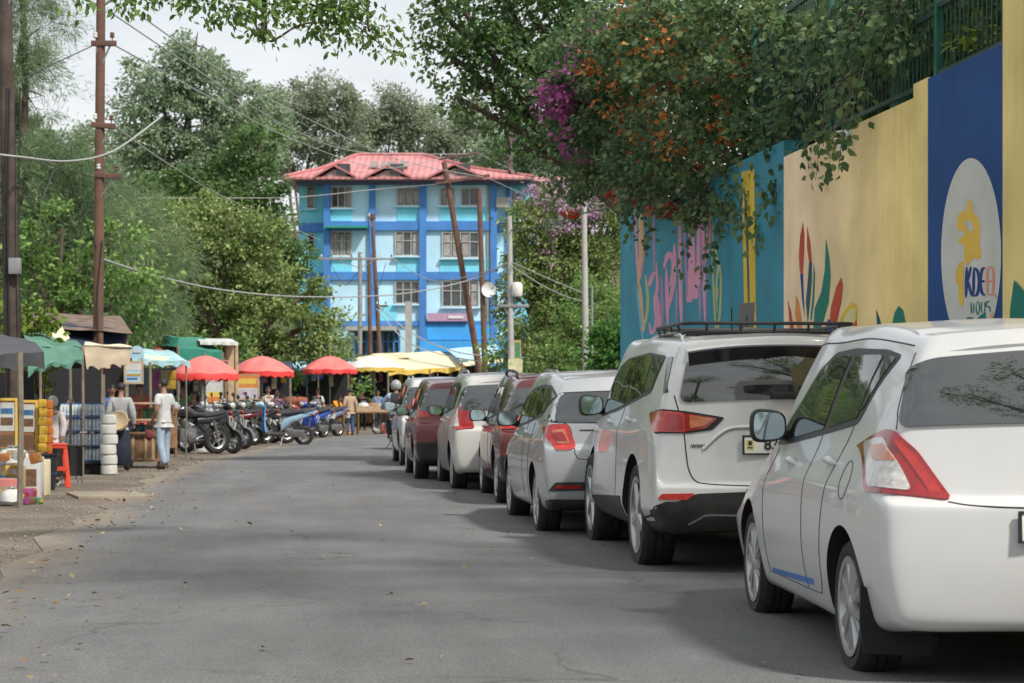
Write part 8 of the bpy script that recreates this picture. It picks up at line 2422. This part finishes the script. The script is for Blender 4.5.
person('person in red behind the counter under the hanging sign', gd(140, 40.5), R(175), 1.55, cloth('dull_red', (.38, .07, .07)), cloth('black', (.02, .02, .02)), sleeves=.6)
person('person in a bright blue jacket behind the water packs', gd(112, 38.6), R(195), 1.5, cloth('bright_blue', (.03, .10, .36)), cloth('black', (.02, .02, .02)), sleeves=1.0)
person('person in a green shirt in the shade of the first shed', gd(183, 54.5), R(170), 1.6, cloth('leaf_green', (.10, .30, .10)), cloth('black', (.02, .02, .02)), sleeves=.6)
person('person in maroon shawl sitting behind the second row of bikes', gd(194, 53.5), R(180), 1.6, cloth('maroon', (.22, .03, .06)), cloth('black', (.02, .02, .02)), pose=lift(SIT, .25), sleeves=1.0)
person('vendor in a cream shirt under the middle parasol', gd(268, 62), R(200), 1.62, cloth('cream', (.52, .47, .38)), cloth('black', (.02, .02, .02)), sleeves=.6)
person('vendor in a purple shawl beside the white chest', gd(277, 61.6), R(175), 1.5, cloth('purple', (.16, .07, .16)), cloth('black', (.02, .02, .02)), sleeves=1.0)
person('woman with long dark hair in a white blouse near the rightmost red parasol', gd(318, 72), R(140), 1.62, cloth('white_blouse', (.52, .50, .49)), cloth('black', (.02, .02, .02)), sleeves=.7)
person('woman with an orange top bending over a crate', gd(331, 70), R(-120), 1.55, cloth('orange', (.66, .30, .03)), cloth('black', (.02, .02, .02)), sleeves=.7, pose=dict(spine=(0, .08, 1.06), chest=(0, .20, 1.18), neckb=(0, .28, 1.26), neck=(0, .33, 1.29), jaw=(0, .39, 1.32), head=(0, .40, 1.38), crown=(0, .39, 1.43), lsh=(-.17, .25, 1.23), rsh=(.17, .25, 1.23), lel=(-.2, .40, 1.0), rel=(.2, .40, 1.0), lwr=(-.15, .55, .82), rwr=(.15, .55, .82), lha=(-.14, .60, .76), rha=(.14, .60, .76)))
person('person in jeans and a tan jacket standing left of the handcart', gd(350, 69), R(20), 1.6, cloth('tan', (.42, .30, .21)), cloth('dark_jeans', (.04, .07, .16)), sleeves=1.0)
person('vendor in black under the pale umbrella', gd(362, 82), R(180), 1.6, cloth('black', (.02, .02, .02)), cloth('black', (.02, .02, .02)), sleeves=1.0)
person('vendor in blue behind the sacks under the pale umbrella', gd(378, 84), R(180), 1.6, cloth('sky', (.14, .26, .50)), cloth('black', (.02, .02, .02)), sleeves=.6)
person('vendor in red under the long cream awning', gd(414, 93), R(180), 1.65, cloth('pink', (.50, .10, .20)), cloth('black', (.02, .02, .02)), sleeves=.6)
person('vendor in yellow under the long cream awning', gd(401, 93), R(180), 1.6, cloth('yellow', (.60, .40, .04)), cloth('black', (.02, .02, .02)), sleeves=.6)
rs_ = gd(395.5, 48.5)
scooter('dark green scooter ridden away past the head of the parked cars', rs_, R(-3), (.02, .07, .06), group='scooters on the road', lean=0)
person('rider in a pale blue shirt and grey helmet on the dark green scooter', rs_ + Vector((0, -.22, 0)), R(-3), 1.72, cloth('pale_blue', (.36, .44, .56)), cloth('charcoal', (.04, .04, .045)), pose={**lift(SIT, .36), 'lan': (-.16, .36, .36), 'ran': (.16, .36, .36), 'lto': (-.16, .5, .31), 'rto': (.16, .5, .31), 'lkn': (-.17, .42, .74), 'rkn': (.17, .42, .74), 'lel': (-.30, .2, 1.08), 'rel': (.30, .2, 1.08), 'lwr': (-.32, .48, 1.0), 'rwr': (.32, .48, 1.0), 'lha': (-.32, .56, 1.0), 'rha': (.32, .56, 1.0)}, hat=helmet(mat('grey_helmet', (.3, .3, .31), rough=.25)), hair=None, sleeves=1.0)
bp_ = thing('backpack', 'dark backpack worn by the scooter rider', 'bag', rs_ + Vector((0, -.40, 1.18)), 0); b = MB(); b.box((0, 0, 0), (.30, .15, .42)); b.build('bag', cloth('charcoal', (.04, .04, .045)), bp_, bevel=.05); b = MB(); b.box((0, -.08, -.06), (.22, .04, .2)); b.build('pocket', T_black, bp_, bevel=.015)
# slab of concrete over the gutter and loose stones at the verge
sl = MB(); c_ = gp(108, 496); sl.box((c_.x, c_.y, .008), (.9, 1.3, .05), rz=.2); o = sl.build('gutter_slab', mat('dusty_slab', (.26, .22, .17), rough=.95, var=.3, bump=.3), None, bevel=.015); tag(o, 'flat concrete slab lying on the dirt verge in front of the water packs', 'slab')
vs = MB()
for k in range(700):
    y = RD.uniform(13, 42); x = -1.75 + (0 if y < 30 else (y - 30) * .035) - abs(RD.gauss(0, .5)) + RD.gauss(0, .08); r_ = RD.uniform(.004, .016)
    vs.box((x, y, r_ * .4), (r_ * 2, r_ * 1.6, r_ * 1.2), rz=RD.random() * 3, rx=RD.uniform(-.3, .3), taper=.7)
o = vs.build('gravel', mat('verge_stone', (.24, .20, .16), rough=.95, var=.4, scale=9), None, smooth=False); tag(o, 'scatter of small stones along the dirt verge', 'gravel', kind='stuff')
# odds and ends: plate in the roof basket, dry leaves and scraps on the road
q = at(746, 327.5, 14.55)
pl = thing('metal_plate', 'small dark grey plate standing upright in the roof basket of the white SUV', 'plate', q, -.1)
b = MB(); b.prism([(-.062, 0), (.056, 0), (.068, .185), (-.046, .175)], Matrix.Rotation(PI / 2 - .08, 4, 'X'), .006); b.build('sheet', mat('dull_grey_plate', (.11, .11, .12), rough=.6), pl)
b = MB(); b.tube([(0, -.02, .0), (0, -.05, .09)], .005, 5); b.build('prop', M_black, pl)
rng = np.random.default_rng(8); n = 900
yy = rng.uniform(6, 45, n); side = rng.random(n); xx = np.where(side < .45, -1.6 + np.abs(rng.normal(0, .5, n)), np.where(side < .8, 5.0 - np.abs(rng.normal(0, .8, n)), rng.uniform(-1.6, 4.5, n)))
P = np.stack([xx, yy, np.full(n, .05)], 1); dd = rng.normal(size=(n, 3)); dd[:, 2] *= .12
o = mesh_obj('fallen_leaves', leaf_mesh('fallen_leaves', P, dd, rng.uniform(.03, .075, n), .5, 4.0, rng), leaf_mat('dry_leaves', (.12, .075, .035), (.24, .16, .07), (.36, .30, .16), tl=.1), None, smooth=False); tag(o, 'dry leaves scattered over the asphalt', 'leaves', kind='stuff')
